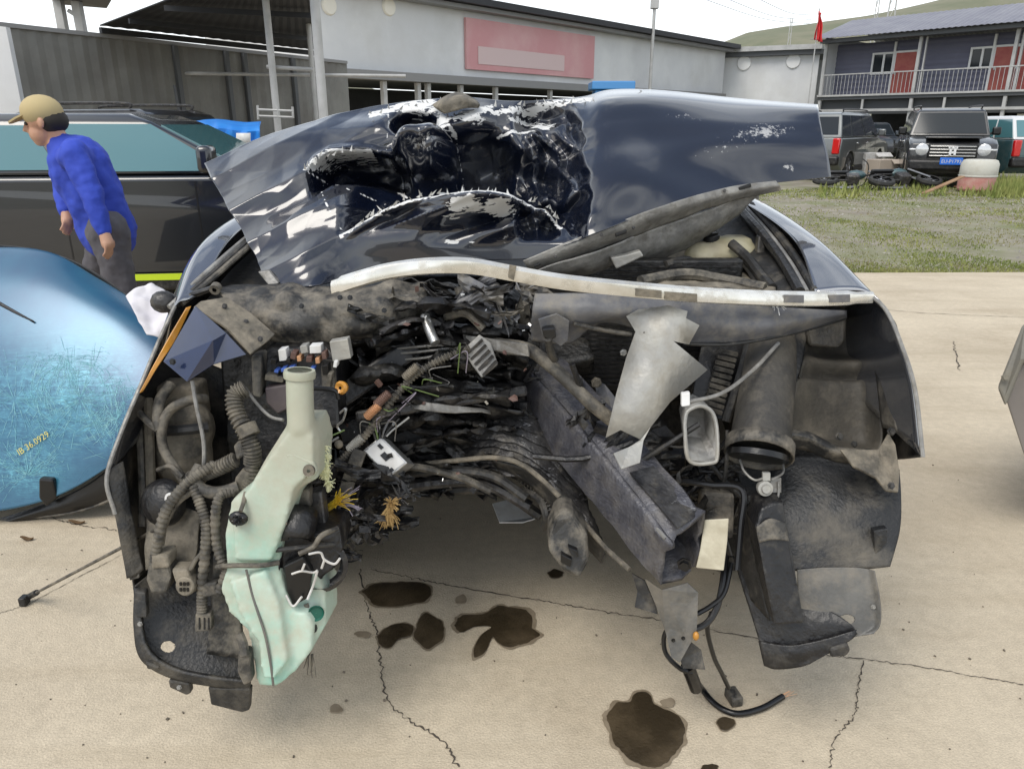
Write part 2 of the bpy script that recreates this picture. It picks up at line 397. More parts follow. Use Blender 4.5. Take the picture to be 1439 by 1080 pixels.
# ---------------------------------------------------------------- ground
def concrete_mat():
    m = mat('concrete', (0.50, 0.425, 0.315), 0.85, col2=(0.61, 0.525, 0.395), nscale=1.3, mix=(0.35, 0.7), dust=(0.36, 0.29, 0.20), dscale=0.9, dmix=(0.5, 0.72), damt=0.65, bump=0.35, bscale=160)
    t = m.node_tree; n = t.nodes; L = t.links; b = n['Principled BSDF']
    src = b.inputs['Base Color'].links[0].from_socket
    co = n.new('ShaderNodeTexCoord')
    z = n.new('ShaderNodeTexNoise'); z.inputs['Scale'].default_value = 190; z.inputs['Detail'].default_value = 3
    L.new(co.outputs['Object'], z.inputs['Vector'])
    r = n.new('ShaderNodeMapRange'); r.inputs['From Min'].default_value = 0.3; r.inputs['From Max'].default_value = 0.7
    r.inputs['To Min'].default_value = 0.86; r.inputs['To Max'].default_value = 1.10
    L.new(z.outputs['Fac'], r.inputs['Value'])
    x = n.new('ShaderNodeMixRGB'); x.blend_type = 'MULTIPLY'; x.inputs['Fac'].default_value = 1
    L.new(src, x.inputs['Color1']); L.new(r.outputs['Result'], x.inputs['Color2'])
    z2 = n.new('ShaderNodeTexNoise'); z2.inputs['Scale'].default_value = 26; z2.inputs['Detail'].default_value = 6; z2.inputs['Roughness'].default_value = 0.7
    L.new(co.outputs['Object'], z2.inputs['Vector'])
    r2 = n.new('ShaderNodeMapRange'); r2.inputs['From Min'].default_value = 0.3; r2.inputs['From Max'].default_value = 0.72
    r2.inputs['To Min'].default_value = 0.88; r2.inputs['To Max'].default_value = 1.1
    L.new(z2.outputs['Fac'], r2.inputs['Value'])
    x2 = n.new('ShaderNodeMixRGB'); x2.blend_type = 'MULTIPLY'; x2.inputs['Fac'].default_value = 1
    L.new(x.outputs['Color'], x2.inputs['Color1']); L.new(r2.outputs['Result'], x2.inputs['Color2'])
    mp3 = n.new('ShaderNodeMapping'); mp3.inputs['Scale'].default_value = (0.28, 2.4, 1); mp3.inputs['Rotation'].default_value = (0, 0, -.06); L.new(co.outputs['Object'], mp3.inputs['Vector'])
    z3 = n.new('ShaderNodeTexNoise'); z3.inputs['Scale'].default_value = 1.1; z3.inputs['Detail'].default_value = 8; z3.inputs['Roughness'].default_value = .68; L.new(mp3.outputs['Vector'], z3.inputs['Vector'])
    r3 = n.new('ShaderNodeMapRange'); r3.inputs['From Min'].default_value = .50; r3.inputs['From Max'].default_value = .74; r3.inputs['To Max'].default_value = .55; L.new(z3.outputs['Fac'], r3.inputs['Value'])
    x3 = n.new('ShaderNodeMixRGB'); x3.inputs['Color2'].default_value = (.33, .265, .175, 1); L.new(x2.outputs['Color'], x3.inputs['Color1']); L.new(r3.outputs['Result'], x3.inputs['Fac'])
    L.new(x3.outputs['Color'], b.inputs['Base Color'])
concrete_mat()
mat('earth', (0.20, 0.175, 0.135), 0.95, col2=(0.30, 0.27, 0.22), nscale=1.4, mix=(0.38, 0.62), dust=(0.15, 0.17, 0.06), dscale=0.8, dmix=(0.40, 0.64), damt=0.75, bump=0.6, bscale=30)
mat('grass_green', (0.15, 0.19, 0.04), 0.8, col2=(0.28, 0.29, 0.09), nscale=1.2, mix=(0.4, 0.6))
mat('grass_dry', (0.26, 0.23, 0.10), 0.85, col2=(0.17, 0.18, 0.06), nscale=0.8)
mat('pebble', (0.25, 0.235, 0.21), 0.9, col2=(0.38, 0.36, 0.33), nscale=3)
mat('hazy_hill_grass', (0.16, 0.165, 0.105), 0.95, col2=(0.22, 0.205, 0.145), nscale=0.02, mix=(0.4, 0.6), dust=(0.11, 0.13, 0.075), dscale=0.05, damt=0.7)  # muted grass tones stand in for haze over the hills
mat('crack_dark', (0.075, 0.062, 0.048), 0.95)
mat('oil', (0.036, 0.026, 0.014), 0.42, col2=(0.075, 0.055, 0.032), nscale=9, mix=(0.42, 0.68), bump=0.25, bscale=110, spec=0.4)
mat('oil_faint', (0.19, 0.150, 0.100), 0.65, col2=(0.27, 0.22, 0.155), nscale=20)

mb = MB().grid([[(x, y, -0.05) for x in np.linspace(-1200, 1200, 9)] for y in np.linspace(-60, 1500, 9)])
tag(build(mb, 'terrain', 'earth', smooth=False), None, None, kind='structure')

EDGE = 7.95      # where the slab ends and the rough ground begins, right of the wreck
slab = MB().prism([(-30, -6, 0), (26, -6, 0), (26, EDGE + 0.35, 0), (3.2, EDGE, 0), (0.6, EDGE + 0.1, 0), (0.6, 26, 0), (-30, 26, 0)][::-1], (0, 0, -0.12))
yard = tag(build(slab, 'concrete_yard', 'concrete', smooth=False), None, None, kind='structure')

# rough ground right of the slab, gently uneven
gv = []
for y in np.linspace(EDGE - 0.1, 60, 120):
    row = []
    for x in np.linspace(0.6, 60, 130):
        z = -0.035 + 0.035 * mn.noise(Vector((x * 0.7, y * 0.7, 0))) + 0.012 * mn.noise(Vector((x * 3, y * 3, 2)))
        z = min(z, -0.01) if y < EDGE + 0.5 else z
        row.append((x, y, z))
    gv.append(row)
tag(build(MB().grid(gv), 'rough_ground', 'earth'), None, None, kind='structure')

def rg_z(x, y): return -0.035 + 0.035 * mn.noise(Vector((x * 0.7, y * 0.7, 0)))
def grass(name, mname, n, hmin, hmax, thr, seed, label):
    rg = random.Random(seed); v = []; f = []; k = 0; tries = 0
    while k < n and tries < n * 12:
        tries += 1
        y = EDGE + 0.05 + (rg.random() ** 1.5) * 11.5; x = rg.uniform(1.8, 0.74 * y + 1.2)
        d = mn.noise(Vector((x * 0.5, y * 0.17, seed * 3.1))) + 0.6 * mn.noise(Vector((x * 1.7, y * 0.8, seed))) + rg.gauss(0, .12)
        if y < EDGE + 1.0: d += 0.28
        if y > 16.5: d += 0.35
        if d < thr: continue
        h = rg.uniform(hmin, hmax) * (1.0 + 0.5 * (d - thr)); a = rg.uniform(0, 6.28); w = rg.uniform(0.004, 0.009) * (y / 9)
        z = rg_z(x, y) - 0.01; lx, ly = rg.uniform(-.6, .6) * h, rg.uniform(-.6, .6) * h
        c, s = math.cos(a) * w, math.sin(a) * w
        o = len(v)
        v += [(x - c, y - s, z), (x + c, y + s, z), (x + lx * .4 + c * .7, y + ly * .4 + s * .7, z + h * .6), (x + lx * .4 - c * .7, y + ly * .4 - s * .7, z + h * .6), (x + lx, y + ly, z + h)]
        f += [(o, o + 1, o + 2, o + 3), (o + 3, o + 2, o + 4)]; k += 1
    mb = MB(); mb.v = v; mb.f = f
    tag(build(mb, name, mname, smooth=False), label, 'grass', kind='stuff')
grass('green_grass', 'grass_green', 42000, 0.012, 0.042, 0.06, 2, 'patchy green grass growing on the rough ground')
grass('dry_grass', 'grass_dry', 15000, 0.01, 0.032, -0.05, 5, 'dry yellowish grass scattered over the rough ground')
rg = random.Random(3); mb = MB()
for _ in range(2600):
    y = EDGE + 0.1 + rg.random() ** 1.3 * 10; x = rg.uniform(1.6, 0.74 * y + 1); r = rg.uniform(0.006, 0.022) * (y / 10)
    z = rg_z(x, y)
    q = [Vector((rg.uniform(.6, 1.2) * math.cos(a) * r, rg.uniform(.6, 1.2) * math.sin(a) * r, 0)) for a in (0, 1.3, 2.5, 3.8, 5.1)]
    vs = [Vector((x, y, z)) + p for p in q] + [Vector((x + rg.uniform(-.3, .3) * r, y, z + r * rg.uniform(.5, .9)))]
    mb.add(vs, [(i, (i + 1) % 5, 5) for i in range(5)])
tag(build(mb, 'gravel', 'pebble', smooth=False), 'small grey stones scattered over the rough ground', 'gravel', kind='stuff')

# cracks and slab joints
def crack(pts, w, seed):
    rg = random.Random(seed)
    c = catmull([tuple(Pz(*p)) for p in pts], len(pts) * 14); L = []; Rr = []
    for i in range(len(c)):
        t = Vector(c[min(i + 1, len(c) - 1)]) - Vector(c[max(i - 1, 0)]); nn = Vector((-t.y, t.x, 0)).normalized()
        j = nn * (rg.gauss(0, 1) * w * 1.5); ww = w * rg.uniform(0.35, 1.5)
        q = Vector(c[i]) + j; q.z = 0.0025
        L.append(tuple(q - nn * ww)); Rr.append(tuple(q + nn * ww))
    build(MB().grid([L, Rr]), 'crack', 'crack_dark', yard, smooth=False)
crack([(505, 800), (515, 850), (530, 890), (535, 930), (545, 985), (580, 1015), (620, 1040), (645, 1078)], 0.0022, 1)
crack([(520, 800), (580, 812), (640, 824), (750, 843), (800, 851), (860, 861), (930, 872), (1065, 898)], 0.0020, 2)
crack([(1065, 898), (1130, 915), (1210, 926), (1300, 938), (1370, 950), (1438, 962)], 0.0016, 3)
crack([(1213, 928), (1205, 970), (1200, 1005), (1172, 1040), (1165, 1079)], 0.0016, 4)
crack([(60, 722), (100, 736), (165, 745)], 0.0022, 5)
crack([(-10, 864), (40, 848), (120, 806), (190, 770)], 0.0012, 6)
crack([(1340, 480), (1348, 520)], 0.004, 7)
crack([(1190, 430), (1300, 440), (1439, 446)], 0.003, 8)

def puddle(outline, label, m='oil', seed=1, z=0.004):
    rg = random.Random(seed); pts = [tuple(Pz(x, y, z)) for x, y in outline]
    c = catmull(pts + [pts[0]], 150)[:-1]; ctr = c.mean(0); q = []
    for i, p in enumerate(c):
        d = Vector(p) - Vector(ctr)
        k = 1 + 0.05 * mn.noise(Vector(p) * 28) + 0.035 * mn.noise(Vector(p) * 75)
        q.append(Vector(ctr) + d * k)
    vs = [tuple(p) for p in q] + [tuple(p - (p - Vector(ctr)) * 0.04 + Vector((0, 0, 0.0012))) for p in q]
    n = len(q); fs = [(i, (i + 1) % n, (i + 1) % n + n, i + n) for i in range(n)] + [tuple(range(n, 2 * n))]
    mb = MB().add(vs, fs)
    o = build(mb, 'oil_stain', m)
    if m == 'oil':
        hv = [Vector((*(Vector(ctr) + (p - Vector(ctr)) * (1.09 + .08 * mn.noise(p * 34)))[:2], .0028)) for p in q]
        build(MB().add([tuple(p) for p in hv], [tuple(range(n))]), 'soaked_edge', 'oil_faint', o, smooth=False)
    tag(o, label, 'oil stain', 'oil stains on the concrete')
def oval(x, y, rx, ry, seed=0, n=11, j=0.22):
    rg = random.Random(seed)
    return [(x + rx * math.cos(6.2832 * i / n) * rg.uniform(1 - j, 1 + j), y + ry * math.sin(6.2832 * i / n) * rg.uniform(1 - j, 1 + j)) for i in range(n)]
puddle([(510, 830), (525, 820), (555, 818), (580, 817), (600, 822), (606, 834), (598, 844), (575, 848), (550, 852), (525, 848)], 'wide dark oil stain beside the green tank, nearest the engine')
puddle([(530, 893), (545, 880), (565, 875), (581, 880), (577, 892), (560, 898), (548, 909), (533, 905)], 'small dark oil stain left of the oval one, below the widest stain', seed=2)
puddle(oval(604, 886, 23, 22, 4), 'oval dark oil stain between the small stain and the branching stain', seed=3)
puddle([(638, 878), (650, 864), (680, 862), (700, 851), (725, 854), (745, 860), (748, 880), (757, 892), (740, 903), (715, 908), (700, 903), (692, 895), (682, 915), (666, 923), (668, 905), (678, 890), (690, 880), (665, 880), (648, 888)], 'branching dark oil stain in the middle of the concrete', seed=4)
puddle([(852, 1005), (866, 988), (885, 984), (892, 972), (912, 974), (922, 990), (945, 1000), (962, 1018), (960, 1040), (945, 1060), (930, 1076), (900, 1074), (880, 1062), (862, 1040)], 'largest dark oil stain nearest the camera, below the loose cable', seed=5)
puddle(oval(1020, 1016, 12, 9, 6), 'tiny dark oil spot right of the largest stain', seed=6)
puddle(oval(780, 806, 11, 6, 7), 'tiny dark oil spot below the black towing bracket', seed=7)
puddle(oval(648, 842, 9, 7, 8), 'faint brownish oil spot above the branching stain', 'oil_faint', 8)
puddle(oval(938, 987, 11, 7, 9), 'faint brownish oil spot above the largest stain', 'oil_faint', 9)
puddle(oval(510, 891, 11, 5, 10), 'faint brownish oil spot left of the small dark stain', 'oil_faint', 10)
puddle(oval(472, 995, 10, 6, 11), 'faint brownish oil spot on the concrete below the green tank', 'oil_faint', 11)
puddle(oval(997, 1078, 12, 5, 13), 'tiny dark oil spot at the bottom edge of the picture', seed=13)

# grit and small fragments near the wreck
mat('grit', (0.10, 0.085, 0.065), 0.9, col2=(0.2, 0.17, 0.13), nscale=30)
rgt = random.Random(77); mb = MB()
for _ in range(120):
    q = Pz(rgt.uniform(-20, 1460), 560 + 520 * rgt.random() ** .7, .001); r = rgt.choice([.001, .0015, .002, .002, .0035])
    mb.box(q + Vector((0, 0, r * .4)), (r * 2, r * rgt.uniform(.8, 2), r), rot=(0, 0, rgt.uniform(0, 3)))
tag(build(mb, 'grit', 'grit', smooth=False), 'dark grit and tiny fragments scattered over the concrete', 'grit', kind='stuff')
mat('dead_leaf', (0.12, 0.07, 0.03), 0.8)
for k, (x, y, lab) in enumerate(((38, 757, 'dead brown leaf on the concrete below the windscreen'), (108, 734, 'dead twig scrap on the concrete at the trim corner of the windscreen'))):
    q = Pz(x, y, .006); mb = MB()
    A_ = [[tuple(q + Vector((.05 * (u - .5) * (1 + .3 * k), .022 * (v_ - .5) * math.sin(math.pi * (.08 + .84 * u)), .006 * math.cos(5 * u) + .012 * abs(v_ - .5)))) for u in np.linspace(0, 1, 9)] for v_ in np.linspace(0, 1, 5)]
    mb.grid(A_)
    tag(build(mb, 'dead_leaf', 'dead_leaf', smooth=False), lab, 'leaf')

# hills behind the yard
def hill(name, ridge, Y0, depth, label):
    xs = np.array([p[0] for p in ridge]); ys = np.array([p[1] for p in ridge])
    A = []
    cols = np.linspace(xs[0], xs[-1], 120)
    for k, t in enumerate(np.linspace(0, 1, 24)):
        row = []
        for x in cols:
            y = np.interp(x, xs, ys); q = P(x, y, Y0); h = q.z
            q.z = h * math.sin(t * math.pi / 2) - 4 * (1 - t); s = 1 - (1 - t) * depth / Y0
            q2 = Vector((q.x * 1.0, Y0 - (1 - t) * depth, q.z))
            q2.z += 1.6 * mn.noise(Vector((q2.x * .03, q2.y * .03, 0))) * math.sin(t * math.pi)
            row.append(tuple(q2))
        A.append(row)
    B = [[(p[0], p[1] + 60, p[2] * 0.4) for p in A[-1]]]
    tag(build(MB().grid(A + B), name, 'hazy_hill_grass'), None, None, kind='structure')
hill('hill', [(900, 175), (960, 95), (1000, 68), (1040, 52), (1090, 42), (1150, 32), (1210, 24), (1260, 14), (1300, 5), (1360, -10), (1450, -28), (1600, -40), (1900, -10), (2200, 90), (2400, 160)], 420, 160, '')
hill('far_hill', [(940, 160), (1000, 66), (1050, 46), (1100, 38), (1150, 33), (1180, 34), (1300, 60), (1500, 120)], 700, 150, '')
hill('hill', [(-1400, 100), (-900, 60), (-500, 48), (-200, 46), (-60, 40), (0, 38), (50, 42), (120, 55), (250, 70), (420, 90), (600, 150)], 380, 120, '')
# ---------------------------------------------------------------- buildings
mat('clad_grey', (0.125, 0.128, 0.18), 0.6, col2=(0.15, 0.155, 0.21), nscale=0.6, bump=0.05)
mat('white_wall', (0.60, 0.61, 0.62), 0.7, col2=(0.68, 0.69, 0.69), nscale=0.5, dust=(0.42, 0.41, 0.38), dscale=0.4, dmix=(0.5, 0.8), damt=0.5)
mat('white_frame', (0.75, 0.75, 0.74), 0.5)
mat('post_grey', (0.45, 0.45, 0.44), 0.5, col2=(0.36, 0.36, 0.35), nscale=3)
mat('roof_metal', (0.20, 0.20, 0.235), 0.5, col2=(0.25, 0.25, 0.28), nscale=1, metal=0.2)
mat('dark_trim', (0.075, 0.08, 0.085), 0.6)
mat('dark_trim_light', (0.22, 0.22, 0.22), 0.6)
mat('red_door', (0.36, 0.075, 0.065), 0.55, col2=(0.42, 0.12, 0.09), nscale=2)
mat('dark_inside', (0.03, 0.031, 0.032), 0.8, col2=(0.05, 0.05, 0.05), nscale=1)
mat('shed_wall', (0.155, 0.155, 0.145), 0.8, col2=(0.20, 0.20, 0.185), nscale=1.2, dust=(0.11, 0.10, 0.09), dscale=0.9, damt=0.6)
mat('shed_roof', (0.012, 0.013, 0.016), 0.6, col2=(0.020, 0.021, 0.024), nscale=1)
mat('pink_sign', (0.55, 0.27, 0.28), 0.6, col2=(0.60, 0.36, 0.36), nscale=0.5)
mat('pink_pale', (0.60, 0.46, 0.45), 0.6)
mat('blue_tarp', (0.02, 0.19, 0.62), 0.45, col2=(0.03, 0.25, 0.70), nscale=4, bump=0.3, bscale=14)
mat('blue_cab', (0.05, 0.24, 0.55), 0.4, coat=0.4)
mat('cream_lamp', (0.80, 0.77, 0.68), 0.5)
mat('flag_red', (0.60, 0.03, 0.035), 0.7)
mat('wire_dark', (0.2, 0.2, 0.2), 0.6)

class Wall:
    def __init__(s, A, B):
        s.A = Vector((*A, 0)); d = Vector((*B, 0)) - s.A; s.L = d.length; s.d = d / s.L
        s.n = Vector((s.d.y, -s.d.x, 0))
        if s.n.dot(Vector((0, 0, 0)) - s.A) < 0: s.n = -s.n        # towards the camera
    def hit(s, px, py, off=0.0):
        """(u, z) where the photo ray meets the plane standing off metres in front of the wall"""
        r = ray(px, py); A = s.A + s.n * off
        t = s.n.dot(A - Vector((0, 0, HC))) / s.n.dot(r)
        q = Vector((0, 0, HC)) + r * t
        return (q - A).dot(s.d), q.z
    def pt(s, u, z, off=0.0): return s.A + s.d * u + s.n * off + Vector((0, 0, z))
    def slab(s, u0, u1, z0, z1, o0, o1, mb=None):
        mb = mb or MB(); c = s.pt((u0 + u1) / 2, (z0 + z1) / 2, (o0 + o1) / 2)
        return mb.box(c, (abs(u1 - u0), abs(o1 - o0), abs(z1 - z0)), ax=[s.d, s.n, Vector((0, 0, 1))])
    def corr(s, u0, u1, z0, z1, o, pitch=0.2, dep=0.03, mb=None, vertical=True):
        mb = mb or MB(); n = max(2, int((u1 - u0) / pitch * 2)); A = []
        for z in (z0, z1): A.append([tuple(s.pt(u0 + (u1 - u0) * i / n, z, o + (dep if i % 2 else 0))) for i in range(n + 1)])
        return mb.grid(A)
    def corrh(s, u0, u1, z0, z1, o, pitch=0.2, dep=0.03, mb=None):
        mb = mb or MB(); n = max(2, int((z1 - z0) / pitch * 2))
        return mb.grid([[tuple(s.pt(u, z0 + (z1 - z0) * i / n, o + (dep if i % 2 else 0))) for u in (u0, u1)] for i in range(n + 1)])

# --- two-storey cabin block at the right
q0 = P(1157, 100, 42); q1 = P(1439, 100, 35)
W2 = Wall((q0.x, q0.y), (q1.x, q1.y))
LEN = 17.0; RECESS = 1.25
zf = W2.hit(1300, 131)[1]            # gallery floor
ze = W2.hit(1157, 62)[1]             # eave
blk = thing('cabin_building', 'two-storey grey cabin block with red doors and a railed gallery', 'building', W2.pt(LEN / 2, 0, 0))
build(W2.corrh(-0.1, LEN, zf, ze, -RECESS, 0.24, 0.03), 'upper_wall', 'clad_grey', blk, smooth=False)
build(W2.slab(-0.1, LEN, 0, ze, -7.0, -6.8), 'rear_wall', 'clad_grey', blk, smooth=False)
build(W2.slab(-0.1, -0.02, zf, ze + 0.3, -6.8, 0.0), 'end_wall', 'white_wall', blk, smooth=False)
build(W2.slab(-0.1, LEN, zf - 0.20, zf - 0.02, -6.7, 0.05), 'gallery_floor', 'dark_trim', blk, smooth=False)
build(W2.slab(-0.12, LEN, zf - 0.05, zf + 0.04, 0.06, 0.12), 'floor_edge', 'post_grey', blk, smooth=False)
build(W2.slab(-0.12, LEN, zf - 0.78, zf - 0.66, -0.02, 0.10), 'lower_beam', 'post_grey', blk, smooth=False)
build(W2.slab(-0.12, LEN, zf - 0.9, zf - 0.21, -0.4, -0.3), 'fascia_board', 'dark_trim', blk, smooth=False)
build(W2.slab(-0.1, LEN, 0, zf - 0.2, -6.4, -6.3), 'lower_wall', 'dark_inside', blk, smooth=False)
build(W2.slab(-0.1, LEN, ze - 0.02, ze + 0.16, -0.1, 0.5), 'eave_beam', 'dark_trim', blk, smooth=False)
# corrugated roof
A = []; n = int((LEN + 1) / 0.13)
for (o, z) in ((0.75, ze + 0.17), (-3.2, ze + 1.35), (-7.2, ze + 0.3)):
    A.append([tuple(W2.pt(-0.5 + 0.13 * i, z + (0.03 if i % 2 else 0), o)) for i in range(n)])
build(MB().grid(A), 'roof', 'roof_metal', blk, smooth=False, solid=0.02)
# posts
for px in (1157, 1287, 1420):
    u = W2.hit(px, 100)[0]
    build(W2.slab(u - 0.07, u + 0.07, 0, ze, -0.12, 0.02), 'post', 'post_grey', blk, smooth=False)
    if px != 1157: build(W2.slab(u + 0.24, u + 0.30, zf, ze, -0.1, 0.0), 'post', 'post_grey', blk, smooth=False)
for px in (1213, 1328):
    u = W2.hit(px, 138)[0]; build(W2.slab(u - 0.05, u + 0.05, zf - 0.7, zf - 0.05, -0.04, 0.04), 'bracket', 'post_grey', blk, smooth=False)
# railing: top rail and balusters
ur = LEN - 0.3
build(W2.slab(0, ur, zf + 0.98, zf + 1.03, -0.03, 0.03), 'top_rail', 'post_grey', blk, smooth=False)
bal = bpy.data.meshes.new('baluster'); t = W2.slab(-0.010, 0.010, 0, 0.97, -0.010, 0.010)
off = W2.A; bal.from_pydata([tuple(Vector(v) - off) for v in t.v], [], t.f); bal.materials.append(M['post_grey'])
for i in range(int(ur / 0.19)):
    o = bpy.data.objects.new('baluster', bal); COL.objects.link(o); o.parent = blk; o.matrix_parent_inverse = parent_inv(blk)
    o.location = W2.pt(0.1 + 0.19 * i, zf + 0.01, 0)
def bwin(x0, y0, x1, y1):
    u0, z1 = W2.hit(x0, y0, -RECESS); u1, z0 = W2.hit(x1, y1, -RECESS)
    f = 0.09; mb = MB()
    W2.slab(u0, u1, z1 - f, z1, -RECESS + .03, -RECESS + .12, mb); W2.slab(u0, u1, z0, z0 + f, -RECESS + .03, -RECESS + .12, mb)
    for a, b in ((u0, u0 + f), (u1 - f, u1), ((u0 + u1) / 2 - .05, (u0 + u1) / 2 + .05)): W2.slab(a, b, z0 + f, z1 - f, -RECESS + .03, -RECESS + .11, mb)
    w = build(mb, 'window', 'white_frame', blk, smooth=False)
    for a, b in ((u0 + f, (u0 + u1) / 2 - .05), ((u0 + u1) / 2 + .05, u1 - f)):
        build(W2.slab(a, b, z0 + f, z1 - f, -RECESS + .04, -RECESS + .06), 'pane', 'glass_dark', w, smooth=False)
def bdoor(x0, y0, x1, y1):
    u0, z1 = W2.hit(x0, y0, -RECESS); u1, _ = W2.hit(x1, y1, -RECESS)
    d = build(W2.slab(u0, u1, zf + .02, z1, -RECESS + .04, -RECESS + .1), 'door', 'red_door', blk, smooth=False)
    mb = MB()
    for a, b in ((u0 - .1, u0), (u1, u1 + .1)): W2.slab(a, b, zf, ze - .05, -RECESS + .04, -RECESS + .14, mb)
    W2.slab(u0, u1, z1, z1 + .09, -RECESS + .04, -RECESS + .13, mb)
    build(mb, 'frame', 'white_frame', d, smooth=False)
    build(W2.slab(u0 + .1, u0 + .16, zf + .95, zf + 1.1, -RECESS + .1, -RECESS + .16), 'handle', 'silver_metal', d, smooth=False)
bwin(1228, 75, 1257, 104); bdoor(1260, 75, 1283, 127)
bwin(1366, 67, 1396, 96); bdoor(1400, 67, 1424, 123); bdoor(1430, 66, 1456, 122)
# cream shutter at the ground floor, right end
u = W2.hit(1430, 150)[0]
build(W2.slab(u - 0.2, u + 3, 0, zf - 0.95, -0.9, -0.8), 'shutter', 'cream_lamp', blk, smooth=False)

# --- long white workshop building with the open ground floor
q0 = P(440, 60, 24.5); q1 = P(1020, 68, 45.5)
W1 = Wall((q0.x, q0.y), (q1.x, q1.y)); L1 = W1.L
z_low = 3.15; z_top = 5.45
ws = thing('workshop_building', 'long white workshop with a pink signboard and an open ground floor', 'building', W1.pt(L1 / 2, 0, -1))
build(W1.slab(0, L1, z_low, z_top, -0.2, 0), 'upper_wall', 'white_wall', ws, smooth=False)
build(W1.slab(-0.12, 0, z_low, z_top, -6.0, 0.0), 'end_wall', 'white_wall', ws, smooth=False)
build(W1.slab(-0.5, L1 + 0.3, z_top + 0.01, z_top + 0.22, -6.5, 0.75), 'roof', 'shed_roof', ws, smooth=False)
build(W1.slab(-0.4, L1, z_top - 0.14, z_top - 0.01, 0.02, 0.5), 'gutter', 'dark_trim_light', ws, smooth=False)
build(W1.slab(-0.3, L1, z_low - 0.28, z_low - 0.01, -0.3, 0.25), 'canopy_beam', 'dark_trim_light', ws, smooth=False)
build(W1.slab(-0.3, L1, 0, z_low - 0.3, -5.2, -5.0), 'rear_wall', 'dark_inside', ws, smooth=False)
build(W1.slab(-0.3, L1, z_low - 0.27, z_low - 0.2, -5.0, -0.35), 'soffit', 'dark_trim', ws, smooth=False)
for px in (540, 588, 602, 648, 697, 774):
    u = W1.hit(px, 120)[0]; build(W1.slab(u - 0.08, u + 0.08, 0, z_low - 0.3, -0.12, 0.04), 'post', 'post_grey', ws, smooth=False)
u0 = W1.hit(652, 60)[0]; u1 = W1.hit(832, 80)[0]
sg = build(W1.slab(u0, u1, z_low + 0.25, z_top - 0.35, 0.02, 0.12), 'signboard', 'pink_sign', ws, smooth=False)
build(W1.slab(u0 + 0.6, u1 - 2.2, z_low + 0.45, z_top - 1.25, 0.125, 0.14), 'sign_band', 'pink_pale', sg, smooth=False)
for px, py in ((462, 8), (546, 10)):
    u, z = W1.hit(px, py); z = min(z, z_top - 0.3)
    build(MB().lathe([(0.001, 0.07), (0.24, 0.06), (0.28, 0.0)], W1.pt(u, z, 0.01), W1.n, n=18), 'wall_lamp', 'cream_lamp', ws)
# stacked crates and bottles inside the workshop
for k, px in enumerate((508, 518, 527)):
    u = W1.hit(px, 135)[0]; mm = ('blue_cab', 'white_plastic', 'blue_cab')[k]
    tag(build(W1.slab(u - .22, u + .22, 1.9, 2.6, -4.9, -4.5), 'storage_drum', mm, bevel=0.06), ['blue drum on the far left of the workshop shelf', 'white drum between two blue ones on the workshop shelf', 'blue drum on the right of the workshop shelf'][k], 'drum', 'drums on the workshop shelf')
tag(build(W1.slab(W1.hit(495, 130)[0], W1.hit(560, 130)[0], 1.75, 1.88, -5.0, -4.2), 'wall_shelf', 'post_grey', smooth=False), 'grey shelf carrying drums inside the white workshop', 'shelf')

# --- far white wall between workshop and cabins
q0 = P(1000, 80, 46.5); q1 = P(1152, 80, 44.0)
W3 = Wall((q0.x, q0.y), (q1.x, q1.y)); zt = W3.hit(1060, 80)[1]
ww = thing('white_shed', 'plain white metal shed between the workshop and the grey cabins', 'building', W3.pt(W3.L / 2, 0, 0))
build(W3.corr(-0.2, W3.L, 0, zt, 0, 0.9, 0.02), 'wall', 'white_wall', ww, smooth=False)
build(W3.slab(-0.2, W3.L, 0, zt, -4, -3.9), 'rear_wall', 'white_wall', ww, smooth=False)
build(W3.slab(-0.6, W3.L + 0.2, zt + 0.01, zt + 0.24, -4, 0.35), 'fascia', 'dark_trim', ww, smooth=False)
build(W3.slab(-0.6, W3.L + 0.1, zt + 0.25, zt + 0.5, -4, 0.5), 'roof_edge', 'post_grey', ww, smooth=False)
for px, py in ((1046, 89), (1115, 86)):
    u, z = W3.hit(px, py)
    build(MB().lathe([(0.001, 0.07), (0.36, 0.06), (0.4, 0.0)], W3.pt(u, z, 0.03), W3.n, n=18), 'round_vent', 'white_frame', ww)

# --- open shed with dark roof at the left
q0 = P(0, 100, 13.5); q1 = P(480, 100, 21.5)
W4 = Wall((q0.x, q0.y), (q1.x, q1.y)); W4L = W4.L
def shed_top(px, py): return W4.hit(px, py)
zw = W4.hit(225, 62)[1]
bw = thing('boundary_wall', 'grey weathered sheet wall behind the dark roofed shed', 'wall', W4.pt(W4L / 2, 0, 0))
build(W4.corr(-9, W4L + 0.2, 0, zw, 0, 0.28, 0.03), 'sheet_wall', 'shed_wall', bw, smooth=False)
build(W4.slab(-9, W4L + 0.2, zw, zw + 0.07, -0.08, 0.06), 'coping', 'dark_trim_light', bw, smooth=False)
for px in (250, 320, 345, 412):
    u = W4.hit(px, 130)[0]; build(W4.slab(u - .05, u + .05, 0, zw - .01, 0.04, 0.12), 'stud', 'dark_trim', bw, smooth=False)
shed = thing('open_shed', 'open shed with a dark corrugated roof on slim steel posts', 'shed', (-5.5, 15, 0))
